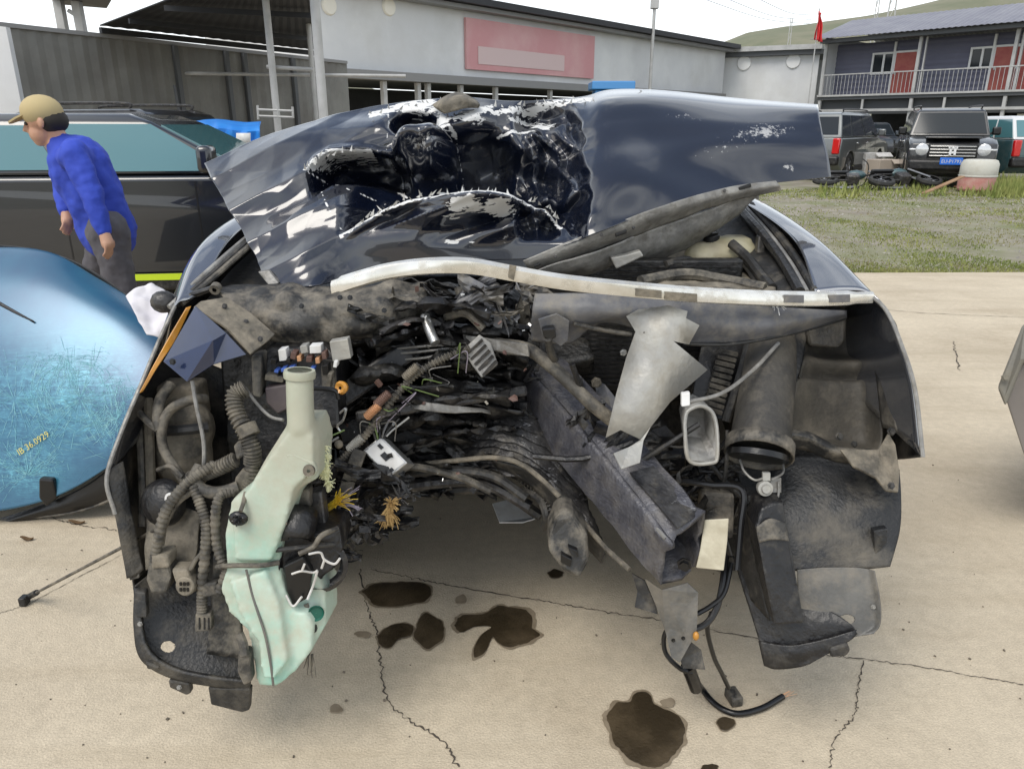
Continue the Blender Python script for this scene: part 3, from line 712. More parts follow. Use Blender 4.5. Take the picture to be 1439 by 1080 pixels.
# roof corners found from its back edge
bl = P(140, 36, 15.2); br = P(446, 74, 20.0); zr = bl.z
fr = P(428, -60, 10.0); fl = P(300, -25, 12.0); br.z = zr
A = []
for j in range(41):
    t = j / 40; a = bl.lerp(br, t); b = fl.lerp(fr, t); k = 0.012 if j % 2 else 0
    A.append([tuple(a + Vector((0, 0, k))), tuple(a.lerp(b, .5) + Vector((0, 0, k))), tuple(b + Vector((0, 0, k)))])
build(MB().grid(A), 'roof', 'shed_roof', shed, smooth=False, solid=0.02)
build(MB().beam(bl - Vector((0, 0, .08)), br - Vector((0, 0, .08)), 0.08, 0.10), 'rear_beam', 'shed_roof', shed, smooth=False)
for t in (0.3, 0.62): build(MB().beam(bl.lerp(fl, t) - Vector((0, 0, .1)), br.lerp(fr, t) - Vector((0, 0, .1)), 0.05, 0.08), 'purlin', 'shed_roof', shed, smooth=False)
for (x0, y0, Y, r) in ((381, 80, 12.5, .055), (438, 90, 15.5, .05), (449, 90, 11.0, .065)):
    q = P(x0, y0, Y); build(MB().cyl((q.x, q.y, 0), (q.x, q.y, zr + 0.3), r, 12), 'post', 'post_grey', shed)
for (xa, ya, xb, yb, Y) in ((225, 103, 570, 107, 16.8), (375, 94, 440, 98, 12.6)):
    build(MB().cyl(P(xa, ya, Y), P(xb, yb, Y + (1 if Y > 14 else 0)), .035 if Y > 14 else .03, 8), 'pipe_rail', 'post_grey', shed)
build(MB().cyl(P(245, 120, 15.5), P(253, 165, 15.5), .03, 8), 'brace', 'dark_trim', shed)
# short lattice on the shed floor: rack
rk = thing('pipe_rack', 'low steel pipe rack standing behind the dark parked car', 'rack', P(390, 160, 12))
for (xa, ya, xb, yb) in ((362, 154, 412, 156), (362, 148, 363, 168), (390, 148, 391, 166), (411, 150, 412, 166), (364, 163, 412, 165)):
    build(MB().cyl(P(xa, ya, 12), P(xb, yb, 12), .018, 6), 'pipe', 'post_grey', rk)
# second canopy corner at upper left on two legs
cn = thing('floodlight_mast', 'dark floodlight canopy on two grey legs above the left wall', 'mast', P(100, 60, 17))
for (xa, ya, xb, yb) in ((78, -20, 93, 62), (105, -10, 120, 52)):
    a = P(xb, yb, 17); b = P(xa, ya, 17); build(MB().beam((a.x, 17, 0.0), b, 0.16, 0.16, up=(0, 1, 0)), 'leg', 'post_grey', cn, smooth=False)
build(MB().beam(P(96, 15, 17), P(110, 24, 17), .07, .07, up=(0, 1, 0)), 'brace', 'post_grey', cn, smooth=False)
build(MB().prism([P(70, -8, 16), P(165, -14, 16), P(150, 12, 18), P(75, 6, 18)], (0, 0, .16)), 'canopy', 'shed_roof', cn, smooth=False)
# pale panel at the far left edge
_a, _b = P(-60, 30, 12), P(8, 38, 12)
tag(build(MB().prism([_a, _b, (_b.x, 12, 0), (_a.x, 12, 0)], (0, .1, 0)), 'signboard', 'white_wall', smooth=False), 'pale board at the far left edge above the black car', 'board')

# --- blue tarp over a load, dark car roof, lamp pole, blue truck box, flag, wires
A = []
for j, t in enumerate(np.linspace(0, 1, 26)):
    row = []
    for i, s in enumerate(np.linspace(0, 1, 40)):
        px = 232 + 134 * s; Y = 9.5 + 0.9 * min(1, max(0, 0.35 - t) * 3)
        py = 176 + 46 * max(0, (t - 0.25) / 0.75) - (6 if t < .25 else 0) * (1 - t * 4) + 2.2 * math.sin(s * 9)
        q = P(px, py, Y); q.y += 0.06 * mn.noise(Vector((s * 7, t * 2, 1))) + 0.03 * math.sin(s * 40 + t * 4)
        row.append(tuple(q))
    A.append(row)
bt = thing('tarp_covered_load', 'bright blue tarpaulin draped over a load behind the black car', 'tarpaulin', P(300, 230, 9.8))
build(MB().grid(A), 'tarp', 'blue_tarp', bt, solid=0.01)
c0 = P(300, 225, 10.2); build(MB().box((c0.x, c0.y + .4, c0.z / 2 + .02), (1.2, 1.1, c0.z - .1)), 'pallet_box', 'white_plastic', bt, smooth=False)
for (x0, y0, x1, y1) in ((246, 186, 285, 208), (332, 187, 352, 203)):
    A = [[tuple(P(x, y, 9.36)) for x in (x0, (x0 + x1) / 2, x1)] for y in (y0, (y0 + y1) / 2, y1)]
    build(MB().grid(A), 'white_patch', 'white_plastic', bt, solid=0.01)
q = P(917, 60, 38)
lp = thing('lamp_pole', 'slim grey lamp pole rising behind the white workshop roof', 'lamp pole', (q.x, q.y, 0))
build(MB().tube([(q.x, q.y, 0), (q.x, q.y, 12)], .09, n=10, r2=.06), 'pole', 'post_grey', lp)
build(MB().box((q.x, q.y, 6.8), (.35, .3, .6)), 'junction_box', 'post_grey', lp, smooth=False, bevel=.02)
build(MB().beam((q.x, q.y, 11.7), (q.x + 1.1, q.y - .5, 12.0), .12, .07), 'lamp_head', 'post_grey', lp, smooth=False)
q = P(862, 122, 27)
tb = thing('blue_kiosk', 'small blue roofed kiosk behind the bonnet beside the white workshop', 'kiosk', (q.x, q.y, 0))
build(MB().box((q.x, q.y + .6, 1.3), (1.2, 1.1, 2.6)), 'cabin', 'blue_cab', tb, smooth=False, bevel=.04)
build(MB().box((q.x, q.y + .6, 2.74), (1.45, 1.4, .26)), 'roof', 'blue_cab', tb, smooth=False, bevel=.03)
build(MB().box((q.x, q.y - .02, 1.7), (.8, .1, .8)), 'window', 'glass_dark', tb, smooth=False)
q = P(1146, 62, 41)
fg = thing('flag_pole', 'red flag hanging from a slim pole at the cabin roof corner', 'flag', (q.x, q.y, 0))
build(MB().cyl((q.x, q.y, 0), (q.x, q.y, P(1146, 12, 41).z), .03, 8), 'pole', 'post_grey', fg)
A = []; top = P(1146, 17, 41).z; bot = P(1146, 57, 41).z
for t in np.linspace(0, 1, 16):
    A.append([(q.x + (-.02 + .30 * s) * (0.3 + t * 0.75) + .03 * math.sin(t * 8 + s * 5), q.y - .05 + .1 * math.sin(s * 9 + t * 3), top + (bot - top) * t - .1 * s) for s in np.linspace(-.35, 1, 10)])
build(MB().grid(A), 'flag_cloth', 'flag_red', fg, solid=0.004)
for k, (px, top_y, base) in enumerate(((1228, -10, 45), (1249, -16, 45), (1110, 26, 50))):
    Y = (120, 110, 160)[k]; q = P(px, base, Y)
    tw = thing('power_pylon', ['thin grey pylon left of the taller one on the hillside', 'taller grey lattice pylon behind the cabin roof', 'distant faint pylon above the white shed'][k], 'pylon', (q.x, q.y, 0), 'pylons on the hillside')
    zt2 = P(px, top_y, Y).z; w = (0.5, 1.0, .5)[k]
    for s in (-1, 1): build(MB().cyl((q.x + s * w, q.y, 0), (q.x + s * w * .35, q.y, zt2), .07 + .03 * (k == 1), 6), 'leg', 'post_grey', tw)
    mb = MB()
    for i in range(9):
        za = zt2 * i / 9; zb = zt2 * (i + 1) / 9; wa = w * (1 - .65 * i / 9); wb = w * (1 - .65 * (i + 1) / 9)
        mb.cyl((q.x - wa, q.y, za), (q.x + wb, q.y, zb), .045, 4)
    build(mb, 'lattice', 'post_grey', tw)
for k, (xa, ya, xb, yb) in enumerate(((975, -6, 1140, 34), (1010, -6, 1140, 28), (1060, -4, 1150, 20))):
    a = P(xa, ya, 60); b = P(xb, yb, 90); mid = a.lerp(b, .5) - Vector((0, 0, .5))
    tag(build(MB().tube([a, mid, b], .022, n=5, res=16), 'overhead_wire', 'wire_dark'), ['lowest of the overhead wires crossing the sky', 'middle one of the overhead wires crossing the sky', 'uppermost of the overhead wires crossing the sky'][k], 'wire', 'overhead wires')
# ---------------------------------------------------------------- vehicles (local axes: nose at y = 0 pointing to -y)
mat('paint_black', (0.010, 0.011, 0.013), 0.3, coat=0.9, dust=(0.12, 0.11, 0.1), damt=0.25)
mat('paint_silver', (0.17, 0.18, 0.18), 0.35, metal=0.5, coat=0.7)
mat('paint_teal', (0.035, 0.085, 0.095), 0.35, metal=0.2, coat=0.7, dust=(0.2, 0.2, 0.18), damt=0.3)
mat('paint_navy', (0.02, 0.03, 0.045), 0.35, coat=0.7, dust=(0.2, 0.19, 0.17), damt=0.4)
mat('paint_white', (0.62, 0.63, 0.63), 0.35, coat=0.5)
mat('plate_blue', (0.02, 0.15, 0.62), 0.4)
mat('chrome', (0.75, 0.75, 0.75), 0.12, metal=1.0)
def lp(mb, name, m, parent, **k):
    o = build(mb, name, m, None, **k); o.parent = parent; return o
def arch(yc, zc, r, n=9):
    return [(yc - r * math.cos(math.pi * i / n), zc + r * math.sin(math.pi * i / n)) for i in range(n + 1)]
def wheel(root, x, y, r, w=0.22):
    s = 1 if x > 0 else -1
    wh = lp(MB().lathe([(r * .62, -w / 2), (r * .93, -w / 2), (r, -w * .3), (r, w * .3), (r * .93, w / 2), (r * .62, w / 2)], (x, y, r), (s, 0, 0), 28), 'wheel', 'tyre', root)
    mb = MB().lathe([(0.0005, w * .30), (r * .16, w * .32), (r * .2, w * .22), (r * .56, w * .16), (r * .6, w * .42), (r * .64, w * .42), (r * .64, -w * .4)], (x, y, r), (s, 0, 0), 28)
    for i in range(5):
        a = 6.2832 * i / 5; d = Vector((0, math.cos(a), math.sin(a))); c = Vector((x + s * w * .3, y, r))
        mb.beam(c + d * r * .12, c + d * r * .6, .03, .075, up=(1, 0, 0))
    lp(mb, 'rim', 'rim_grey', wh)
def car(name, label, paint, loc, rz, L=4.7, w=1.88, hood_z=1.05, belt=1.12, roof=1.8, hood_l=1.05, ws=0.55, tail=0.25, r=0.37, clr=0.24,
        glass='glass_dark', group=None, roofcol=None, front='suv', cat='car', style='suv', rack=False, plate=None, badge=None):
    root = thing(name, label, cat, loc, group, rz)
    fa, ra = 0.88, L - 0.95
    low = [(0.06, clr + .12)] + [(0.30, clr)] + arch(fa, r, r * 1.13) + arch(ra, r, r * 1.13) + [(L - .22, clr), (L - .04, clr + .16), (L, hood_z - .2), (L - .05, belt)]
    low += [(hood_l + ws * .15, belt), (hood_l - .03, hood_z + .04), (0.32, hood_z - .03), (0.05, hood_z - .13), (0.0, hood_z - .32)]
    vs = []; xs = [-.5, -.485, -.44, .44, .485, .5]; ins = [.035, .012, 0, 0, .012, .035]
    cy, cz = L / 2, .7; n = len(low)
    for xx, q in zip(xs, ins):
        for (y, z) in low:
            # nose and tail curve in towards the corners
            yy = y + (q * 2.2 if y < .7 else (-q * 2.2 if y > L - .5 else 0)); vs.append((xx * w, yy, z - (q * .8 if z > .8 else 0)))
    fs = [tuple(range(n - 1, -1, -1)), tuple(range((len(xs) - 1) * n, len(xs) * n))]
    for k in range(len(xs) - 1):
        for i in range(n):
            j = (i + 1) % n; fs.append((k * n + i, k * n + j, (k + 1) * n + j, (k + 1) * n + i))
    lp(MB().add(vs, fs), 'body', paint, root, bevel=.035, seg=3, ang=30)
    # cabin: tapered, with pillars and panes
    y0, y1 = hood_l, L - .06; t0 = hood_l + ws; t1 = L - .06 - tail; hb = w / 2 - .045; ht = w / 2 - .2
    B = [(-hb, y0, belt), (hb, y0, belt), (hb, y1, belt), (-hb, y1, belt)]
    T = [(-ht, t0, roof - .06), (ht, t0, roof - .06), (ht, t1, roof - .05), (-ht, t1, roof - .05)]
    mid = [(-ht * .9, t0 + .18, roof), (ht * .9, t0 + .18, roof), (ht * .9, t1 - .2, roof), (-ht * .9, t1 - .2, roof)]
    cab = MB().add(B + T + mid, [(3, 2, 1, 0)] + [(i, (i + 1) % 4, 4 + (i + 1) % 4, 4 + i) for i in range(4)] + [(4 + i, 4 + (i + 1) % 4, 8 + (i + 1) % 4, 8 + i) for i in range(4)] + [(8, 9, 10, 11)])
    lp(cab, 'cabin', roofcol or paint, root, bevel=.03, seg=3, ang=20)
    def pane(nm, a, b, c, d, m0=.07, gl=None):
        a, b, c, d = map(Vector, (a, b, c, d)); nn = (b - a).cross(d - a).normalized()
        ctr = (a + b + c + d) / 4
        if nn.dot(ctr - Vector((0, L / 2, 1.2))) < 0: nn = -nn
        def pt(s, t): return (a.lerp(b, s)).lerp(d.lerp(c, s), t)
        e1 = m0 / max((b - a).length, .2); e2 = m0 / max((d - a).length, .2)
        q = [pt(e1, e2), pt(1 - e1, e2), pt(1 - e1, 1 - e2), pt(e1, 1 - e2)]
        lp(MB().prism([p + nn * .012 for p in q], -nn * .02), nm, gl or glass, root, smooth=False)
    pane('windshield', B[0], B[1], T[1], T[0], .07)
    pane('rear_window', B[2], B[3], T[3], T[2], .09)
    for s in (0, 1):
        b0, b1, c0, c1 = (Vector(B[1]), Vector(B[2]), Vector(T[1]), Vector(T[2])) if s else (Vector(B[0]), Vector(B[3]), Vector(T[0]), Vector(T[3]))
        cuts = (0.0, .40, .74, 1.0)
        for k in range(3):
            f0, f1 = cuts[k], cuts[k + 1]
            pane('side_window', b0.lerp(b1, f0 + (.02 if k == 0 else 0)), b0.lerp(b1, f1), c0.lerp(c1, f1), c0.lerp(c1, f0), .045)
    for sx in (-1, 1):
        for yy in (fa, ra): wheel(root, sx * (w / 2 - .13), yy, r)
        mir = lp(MB().box((sx * (w / 2 + .11), hood_l + .28, belt + .12), (.2, .12, .2)), 'mirror', paint if front != 'suv' else 'clean_black', root, bevel=.04, seg=3)
        lp(MB().beam((sx * (w / 2 - .06), hood_l + .3, belt + .03), (sx * (w / 2 + .05), hood_l + .28, belt + .08), .06, .05), 'mirror_arm', 'clean_black', mir, smooth=False)
        for k, yy in enumerate((hood_l + 1.25, hood_l + 2.2)):
            lp(MB().box((sx * (w / 2 + .012), yy, belt - .16), (.03, .2, .035)), 'door_handle', 'chrome', root, bevel=.01)
        for yy in (hood_l + .42, hood_l + 1.42, hood_l + 2.35):
            lp(MB().box((sx * (w / 2 - .004), yy, (belt + clr) / 2 + .1), (.012, .012, belt - clr - .3)), 'door_seam', 'clean_black', root, smooth=False)
        lp(MB().box((sx * (w / 2 - .02), L / 2 + .05, clr + .05), (.09, L - 2.8, .12)), 'sill', 'black_plastic', root, bevel=.02)
        # tail lamps
        lp(MB().box((sx * (w / 2 - .14), L - .02, belt - .22), (.20, .12, .42 if style == 'suv' else .2)), 'tail_lamp', 'red_lamp', root, bevel=.03)
        if front == 'suv':
            hl = lp(MB().lathe([(.0005, -.05), (.10, -.045), (.145, -.02), (.15, .06)], (sx * (w / 2 - .30), .0, hood_z - .27), (0, 1, 0), 20), 'headlight', 'lamp_clear', root)
            lp(MB().box((sx * (w / 2 - .12), .05, hood_z - .27), (.2, .08, .05)), 'light_bar', 'lamp_clear', hl, bevel=.015)
        else:
            lp(MB().prism([(sx * (w / 2 - .06), .16, hood_z - .15), (sx * (w / 2 - .5), -.005, hood_z - .22), (sx * (w / 2 - .45), -.01, hood_z - .36), (sx * (w / 2 - .05), .13, hood_z - .30)], (0, .1, 0)), 'headlight', 'lamp_clear', root, smooth=False)
    # front: grille with bars, bumper, skid plate
    gw = w - .95
    g = lp(MB().box((0, .012, hood_z - .30), (gw + .1, .06, .34)), 'grille', 'clean_black', root, bevel=.03)
    for k in range(4): lp(MB().box((0, -.025, hood_z - .19 - k * .075), (gw, .03, .022)), 'grille_bar', 'chrome' if front == 'suv' else 'black_plastic', g, bevel=.005)
    lp(MB().box((0, .03, clr + .30), (w - .06, .22, .26)), 'front_bumper', 'black_plastic', root, bevel=.06, seg=3)
    lp(MB().box((0, L - .03, clr + .30), (w - .06, .22, .26)), 'rear_bumper', 'black_plastic' if style == 'suv' else paint, root, bevel=.06, seg=3)
    lp(MB().box((0, L + .06, clr + .62), (.5, .02, .16)), 'rear_plate', 'plate_blue', root, smooth=False)
    lp(MB().box((0, hood_l + .02, belt + .012), (w - .4, .14, .02)), 'wiper_cowl', 'clean_black', root, smooth=False)
    if front == 'suv':
        mb = MB().box((0, .46, hood_z + .015), (w - .75, .8, .045))
        lp(mb, 'hood_bulge', paint, root, bevel=.02)
    if plate:
        p = lp(MB().box((0, -.105, clr + .40), (.50, .02, .17)), 'licence_plate', 'plate_blue', root, bevel=.012)
        v, f = text_mesh(plate, .115); xm = max(q[0] for q in v) / 2
        lp(MB().add([((q[0] - xm) * .95, -.118, clr + .36 + q[1]) for q in v], f), 'plate_lettering', 'white_plastic', p, smooth=False)
    if badge:
        b = MB().box((-.05, -.045, hood_z - .29), (.05, .03, .2)).box((.05, -.045, hood_z - .29), (.05, .03, .2)).box((0, -.045, hood_z - .22), (.2, .03, .05)).box((0, -.045, hood_z - .33), (.07, .03, .05))
        lp(b, 'badge', 'white_frame', g, smooth=False)
    if rack:
        for sx in (-1, 1): lp(MB().tube([(sx * ht * .92, t0 + .3, roof + .0), (sx * ht * .92, t0 + .4, roof + .07), (sx * ht * .92, t1 - .4, roof + .07), (sx * ht * .92, t1 - .3, roof)], .02, n=6), 'roof_rail', 'dark_steel', root)
    return root

def gpos(px, Y): return (P(px, 250, Y).x / 1.0, Y)
# black off-roader facing the camera
q = Pz(1329, 264); car('off_roader', 'black boxy off-roader facing the yard with a blue number plate', 'paint_black', (q.x, q.y, 0), R(-23), L=4.8, w=1.95, hood_z=1.18, belt=1.22, roof=1.9, hood_l=1.25, ws=.38, tail=.12, r=.39, front='suv', rack=True, plate='EU-P1793', badge=True, cat='car', group='cars parked beyond the grass')
# silver estate seen from behind
car('silver_suv', 'silver off-roader turned tail-on with red rear lamps beside the bonnet', 'paint_silver', (11.43, 25.9, 0), R(140), L=4.75, w=1.88, hood_z=1.05, belt=1.15, roof=1.83, hood_l=1.1, ws=.6, tail=.28, front='low', group='cars parked beyond the grass', rack=True)
q = Pz(1448, 258); car('teal_suv', 'dark teal car with a white roof at the right edge', 'paint_teal', (q.x + .25, q.y + 4.6, 0), R(180), L=4.6, w=1.9, hood_z=1.05, belt=1.12, roof=1.72, hood_l=1.1, ws=.6, tail=.45, front='low', roofcol='paint_white', glass='glass_sky_teal', group='cars parked beyond the grass')
car('dark_car', 'dark car half hidden between the silver off-roader and the black one', 'paint_navy', (14.3, 31.0, 0), R(10), L=4.6, w=1.85, front='low', roof=1.75, group='cars parked beyond the grass')
car('dark_car', 'farthest dark car under the cabin gallery behind the other parked cars', 'paint_navy', (17.3, 36.5, 0), R(-5), L=4.6, w=1.85, front='low', roof=1.6, hood_z=.95, belt=1.0, style='sedan', group='cars parked beyond the grass')
car('dark_car', 'dark grey car wedged close behind the left of the black off-roader', 'paint_black', (11.9, 29.5, 0), R(-12), L=4.6, w=1.85, front='low', roof=1.72, group='cars parked beyond the grass')
# black car behind the person, heading right
bc = car('black_sedan', 'black car seen side-on behind the person in blue', 'dark_paint', (0, 0, 0), R(90), L=4.8, w=1.9, hood_z=.98, belt=1.13, roof=1.58, hood_l=1.35, ws=.75, tail=.45, r=.36, front='low', glass='glass_sky_teal', style='sedan')
bc.location = (-0.84, 7.2, 0); bc.rotation_euler = (0, 0, R(97))
tp = lp(MB().beam((-.975, 1.7, .34), (-.975, 3.9, .34), .012, .05), 'sill_tape', 'wire_yellow', bc, smooth=False); tp.data.materials[0] = mat('neon_tape', (0.55, 0.72, 0.02), 0.5)
rk2 = car('rack_car', 'dark car under the shed with a rack on its roof', 'paint_black', (-3.0, 10.9, 0), R(75), L=4.4, w=1.8, hood_z=1.0, belt=1.1, roof=1.70, hood_l=1.2, ws=.6, tail=.3, front='low', rack=True)

# ---------------------------------------------------------------- scrap by the parked cars
def motorbike(loc, rz, tilt, label):
    root = thing('scrap_motorbike', label, 'motorbike', loc, 'scrap motorbikes in the grass', rz)
    E = Euler((0, tilt, 0)).to_matrix()
    def T(mb):
        mb.v = [tuple(E @ Vector(v) + Vector((0, 0, .12))) for v in mb.v]; return mb
    for y in (-.65, .65):
        w = lp(T(MB().lathe([(.22, -.05), (.29, -.05), (.31, 0), (.29, .05), (.22, .05)], (0, y, .31), (1, 0, 0), 24)), 'wheel', 'tyre', root)
        mb = MB().lathe([(.001, .04), (.06, .04), (.06, -.04), (.001, -.04)], (0, y, .31), (1, 0, 0), 12)
        for i in range(8):
            a = 6.2832 * i / 8; mb.cyl((0, y, .31), (0, y + .23 * math.cos(a), .31 + .23 * math.sin(a)), .006, 5)
        lp(T(mb), 'spokes', 'rim_grey', w)
    mb = MB().tube([(0, -.45, .85), (0, -.2, .7), (0, .1, .35), (0, .35, .33)], .025, n=6).tube([(0, -.4, .8), (0, .1, .75), (0, .6, .72)], .022, n=6).tube([(.06, .65, .31), (.06, .3, .4)], .02, n=6).tube([(-.06, .65, .31), (-.06, .3, .4)], .02, n=6)
    lp(T(mb), 'frame', 'dark_steel', root)
    for s in (-1, 1): lp(T(MB().cyl((s * .08, -.65, .31), (s * .08, -.42, .9), .022, 8)), 'fork', 'rim_grey', root)
    lp(T(MB().tube([(-.36, -.25, 1.0), (-.2, -.4, .95), (.2, -.4, .95), (.36, -.25, 1.0)], .014, n=6)), 'handlebar', 'dark_steel', root)
    lp(T(MB().ball((0, -.12, .8), (.13, .25, .12))), 'fuel_tank', 'paint_teal', root)
    lp(T(MB().box((0, .35, .8), (.22, .6, .09))), 'seat', 'clean_black', root, bevel=.03)
    lp(T(MB().box((0, 0, .45), (.26, .3, .3))), 'engine', 'dark_steel', root, bevel=.04)
    lp(T(MB().tube([(.12, -.1, .35), (.16, .1, .25), (.17, .7, .35)], .035, n=8)), 'exhaust', 'rim_grey', root)
for k, (px, py, rz, tilt) in enumerate(((1200, 266, 75, 78), (1282, 267, 100, 74))):
    q = Pz(px, py); motorbike((q.x, q.y, 0), R(rz), R(tilt), ['wrecked dark motorbike lying in the grass beside the silver off-roader', 'wrecked dark motorbike lying in front of the black off-roader'][k])
mat('cardboard', (0.50, 0.43, 0.36), 0.8); mat('drum_pink', (0.46, 0.20, 0.17), 0.6, col2=(0.5, 0.3, 0.25), nscale=6); mat('drum_white', (0.55, 0.54, 0.48), 0.6, dust=(0.4, 0.36, 0.28), damt=.5)
mat('rust_wood', (0.26, 0.15, 0.08), 0.85, col2=(0.34, 0.22, 0.13), nscale=5)
for k, (px, py, Y, d, m) in enumerate(((1217, 246, 23.5, (.55, .5, .7), 'white_plastic'), (1240, 248, 22.5, (.75, .6, .55), 'cardboard'))):
    q = P(px, py, Y); bx = thing('scrap_box', ['white crate behind the left motorbike', 'open tan cardboard box behind the motorbikes'][k], 'box', (q.x, q.y, 0))
    build(MB().box((q.x, q.y, d[2] / 2), d, rot=(0, 0, .2)), 'carton', m, bx, smooth=False, bevel=.01)
    build(MB().box((q.x + .3, q.y - .33, d[2] - .05), (.5, .2, .02), rot=(.6, 0, .2)), 'flap', m, bx, smooth=False)
q = Pz(1370, 268); dr = thing('plastic_drum', 'squat drum, white above and pinkish red below, beside the off-roader', 'drum', (q.x, q.y, 0))
build(MB().lathe([(.36, 0), (.40, .05), (.40, .34)], q, (0, 0, 1), 28, caps=True), 'lower_band', 'drum_pink', dr)
build(MB().lathe([(.395, .342), (.405, .36), (.40, .62), (.36, .70), (.30, .72)], q, (0, 0, 1), 28, caps=True), 'upper_band', 'drum_white', dr)
build(MB().lathe([(.412, .33), (.418, .35), (.412, .37)], q, (0, 0, 1), 28), 'rim', 'drum_white', dr)
for k, (xa, ya, xb, yb, w) in enumerate(((1297, 272, 1353, 248, .12), (1300, 255, 1313, 268, .2), (1345, 262, 1362, 268, .16))):
    a = Pz(xa, ya, .03); b = P(xb, yb, a.y + .4)
    tag(build(MB().beam(a, b, w, .03), 'scrap_board', 'rust_wood', smooth=False, bevel=.004), ['long rusty board leaning against the pinkish drum', 'short rusty board in the grass before the off-roader bumper', 'rusty scrap plate lying at the foot of the drum'][k], 'board', 'rusty boards in the grass')
# tall weeds around the scrap
rgw = random.Random(11); mb = MB()
for _ in range(1500):
    px = rgw.choice([rgw.uniform(1150, 1330), rgw.uniform(1350, 1439), rgw.uniform(1390, 1450)]); py = rgw.uniform(258, 276)
    q = Pz(px, py); h = rgw.uniform(.06, .3) * (1.3 if px > 1390 else .8); l = Vector((rgw.uniform(-.1, .1), rgw.uniform(-.1, .1), h)); s = Vector((rgw.uniform(.008, .02), rgw.uniform(-.01, .01), 0))
    q.z = -.03; mb.add([q - s, q + s, q + l * .6 + s, q + l], [(0, 1, 2, 3)])
tag(build(mb, 'tall_weeds', 'grass_green', smooth=False), 'taller green weeds around the scrap and parked cars', 'weeds', kind='stuff')
# ---------------------------------------------------------------- detached blue panel at the left
def panel_mat():
    m = mat('panel_sky_blue', (0.006, 0.065, 0.15), 0.3, metal=0.25, coat=0.8, col2=(0.014, 0.12, 0.21), nscale=1.6)  # dark glass; its blue base stands in for reflected sky
    t = m.node_tree; n = t.nodes; L = t.links; b = n['Principled BSDF']
    src = b.inputs['Base Color'].links[0].from_socket
    co = n.new('ShaderNodeTexCoord'); at = n.new('ShaderNodeAttribute'); at.attribute_name = 'scuff_sheen'
    acc = None
    for (rot, sc) in (((0.2, 0.6, 0.4), 16), ((0.9, -0.5, 1.1), 22), ((-0.4, 1.2, -0.7), 30)):
        mp = n.new('ShaderNodeMapping'); mp.inputs['Rotation'].default_value = rot; mp.inputs['Scale'].default_value = (1, 14, 14)
        L.new(co.outputs['Object'], mp.inputs['Vector'])
        z = n.new('ShaderNodeTexNoise'); z.inputs['Scale'].default_value = sc / 5; z.inputs['Detail'].default_value = 3; z.inputs['Distortion'].default_value = 0.6
        L.new(mp.outputs['Vector'], z.inputs['Vector'])
        s = n.new('ShaderNodeMath'); s.operation = 'SUBTRACT'; s.inputs[1].default_value = 0.5; L.new(z.outputs['Fac'], s.inputs[0])
        a = n.new('ShaderNodeMath'); a.operation = 'ABSOLUTE'; L.new(s.outputs[0], a.inputs[0])
        r = n.new('ShaderNodeMapRange'); r.inputs['From Min'].default_value = 0.012; r.inputs['From Max'].default_value = 0.002
        L.new(a.outputs[0], r.inputs['Value'])
        if acc is None: acc = r.outputs['Result']
        else:
            mm = n.new('ShaderNodeMath'); mm.operation = 'MAXIMUM'; L.new(acc, mm.inputs[0]); L.new(r.outputs['Result'], mm.inputs[1]); acc = mm.outputs[0]
    mu = n.new('ShaderNodeMath'); mu.operation = 'MULTIPLY'; L.new(acc, mu.inputs[0]); L.new(at.outputs['Fac'], mu.inputs[1])
    x = n.new('ShaderNodeMixRGB'); x.inputs['Color2'].default_value = (0.16, 0.50, 0.62, 1); L.new(src, x.inputs['Color1']); L.new(mu.outputs[0], x.inputs['Fac'])
    ff = n.new('ShaderNodeMath'); ff.operation = 'MULTIPLY_ADD'; ff.inputs[1].default_value = .55; L.new(mu.outputs[0], ff.inputs[0])
    hzn = n.new('ShaderNodeTexNoise'); hzn.inputs['Scale'].default_value = 22; hzn.inputs['Detail'].default_value = 9; hzn.inputs['Roughness'].default_value = .8; L.new(co.outputs['Object'], hzn.inputs['Vector'])
    hm = n.new('ShaderNodeMapRange'); hm.inputs['From Min'].default_value = .42; hm.inputs['From Max'].default_value = .70; hm.inputs['To Max'].default_value = .6; L.new(hzn.outputs['Fac'], hm.inputs['Value'])
    hh = n.new('ShaderNodeMath'); hh.operation = 'MULTIPLY'; L.new(hm.outputs['Result'], hh.inputs[0]); L.new(at.outputs['Fac'], hh.inputs[1]); L.new(hh.outputs[0], ff.inputs[2])
    L.new(ff.outputs[0], x.inputs['Fac']); L.new(x.outputs['Color'], b.inputs['Base Color'])
    rr = n.new('ShaderNodeMapRange'); rr.inputs['To Min'].default_value = 0.26; rr.inputs['To Max'].default_value = 0.44
    L.new(at.outputs['Fac'], rr.inputs['Value']); L.new(rr.outputs['Result'], b.inputs['Roughness'])
    L.new(rr.outputs['Result'], b.inputs['Coat Roughness'])
panel_mat()
bp_rows = [
    [(-220, 345, 3.22), (-60, 348, 3.20), (60, 352, 3.20), (140, 392, 3.16), (225, 445, 3.08)],
    [(-220, 400, 3.08), (-60, 402, 3.06), (60, 408, 3.04), (150, 432, 3.00), (232, 470, 2.95)],
    [(-220, 480, 2.93), (-60, 482, 2.90), (60, 485, 2.88), (150, 494, 2.86), (234, 508, 2.83)],
    [(-220, 565, 2.80), (-60, 567, 2.77), (60, 564, 2.75), (145, 560, 2.74), (225, 555, 2.73)],
    [(-220, 650, 2.70), (-60, 655, 2.67), (50, 648, 2.66), (130, 630, 2.66), (205, 600, 2.67)],
    [(-220, 725, 2.64), (-60, 722, 2.61), (30, 712, 2.61), (105, 685, 2.62), (190, 630, 2.65)]]
bp_grid = interp(bp_rows, 90, 90)
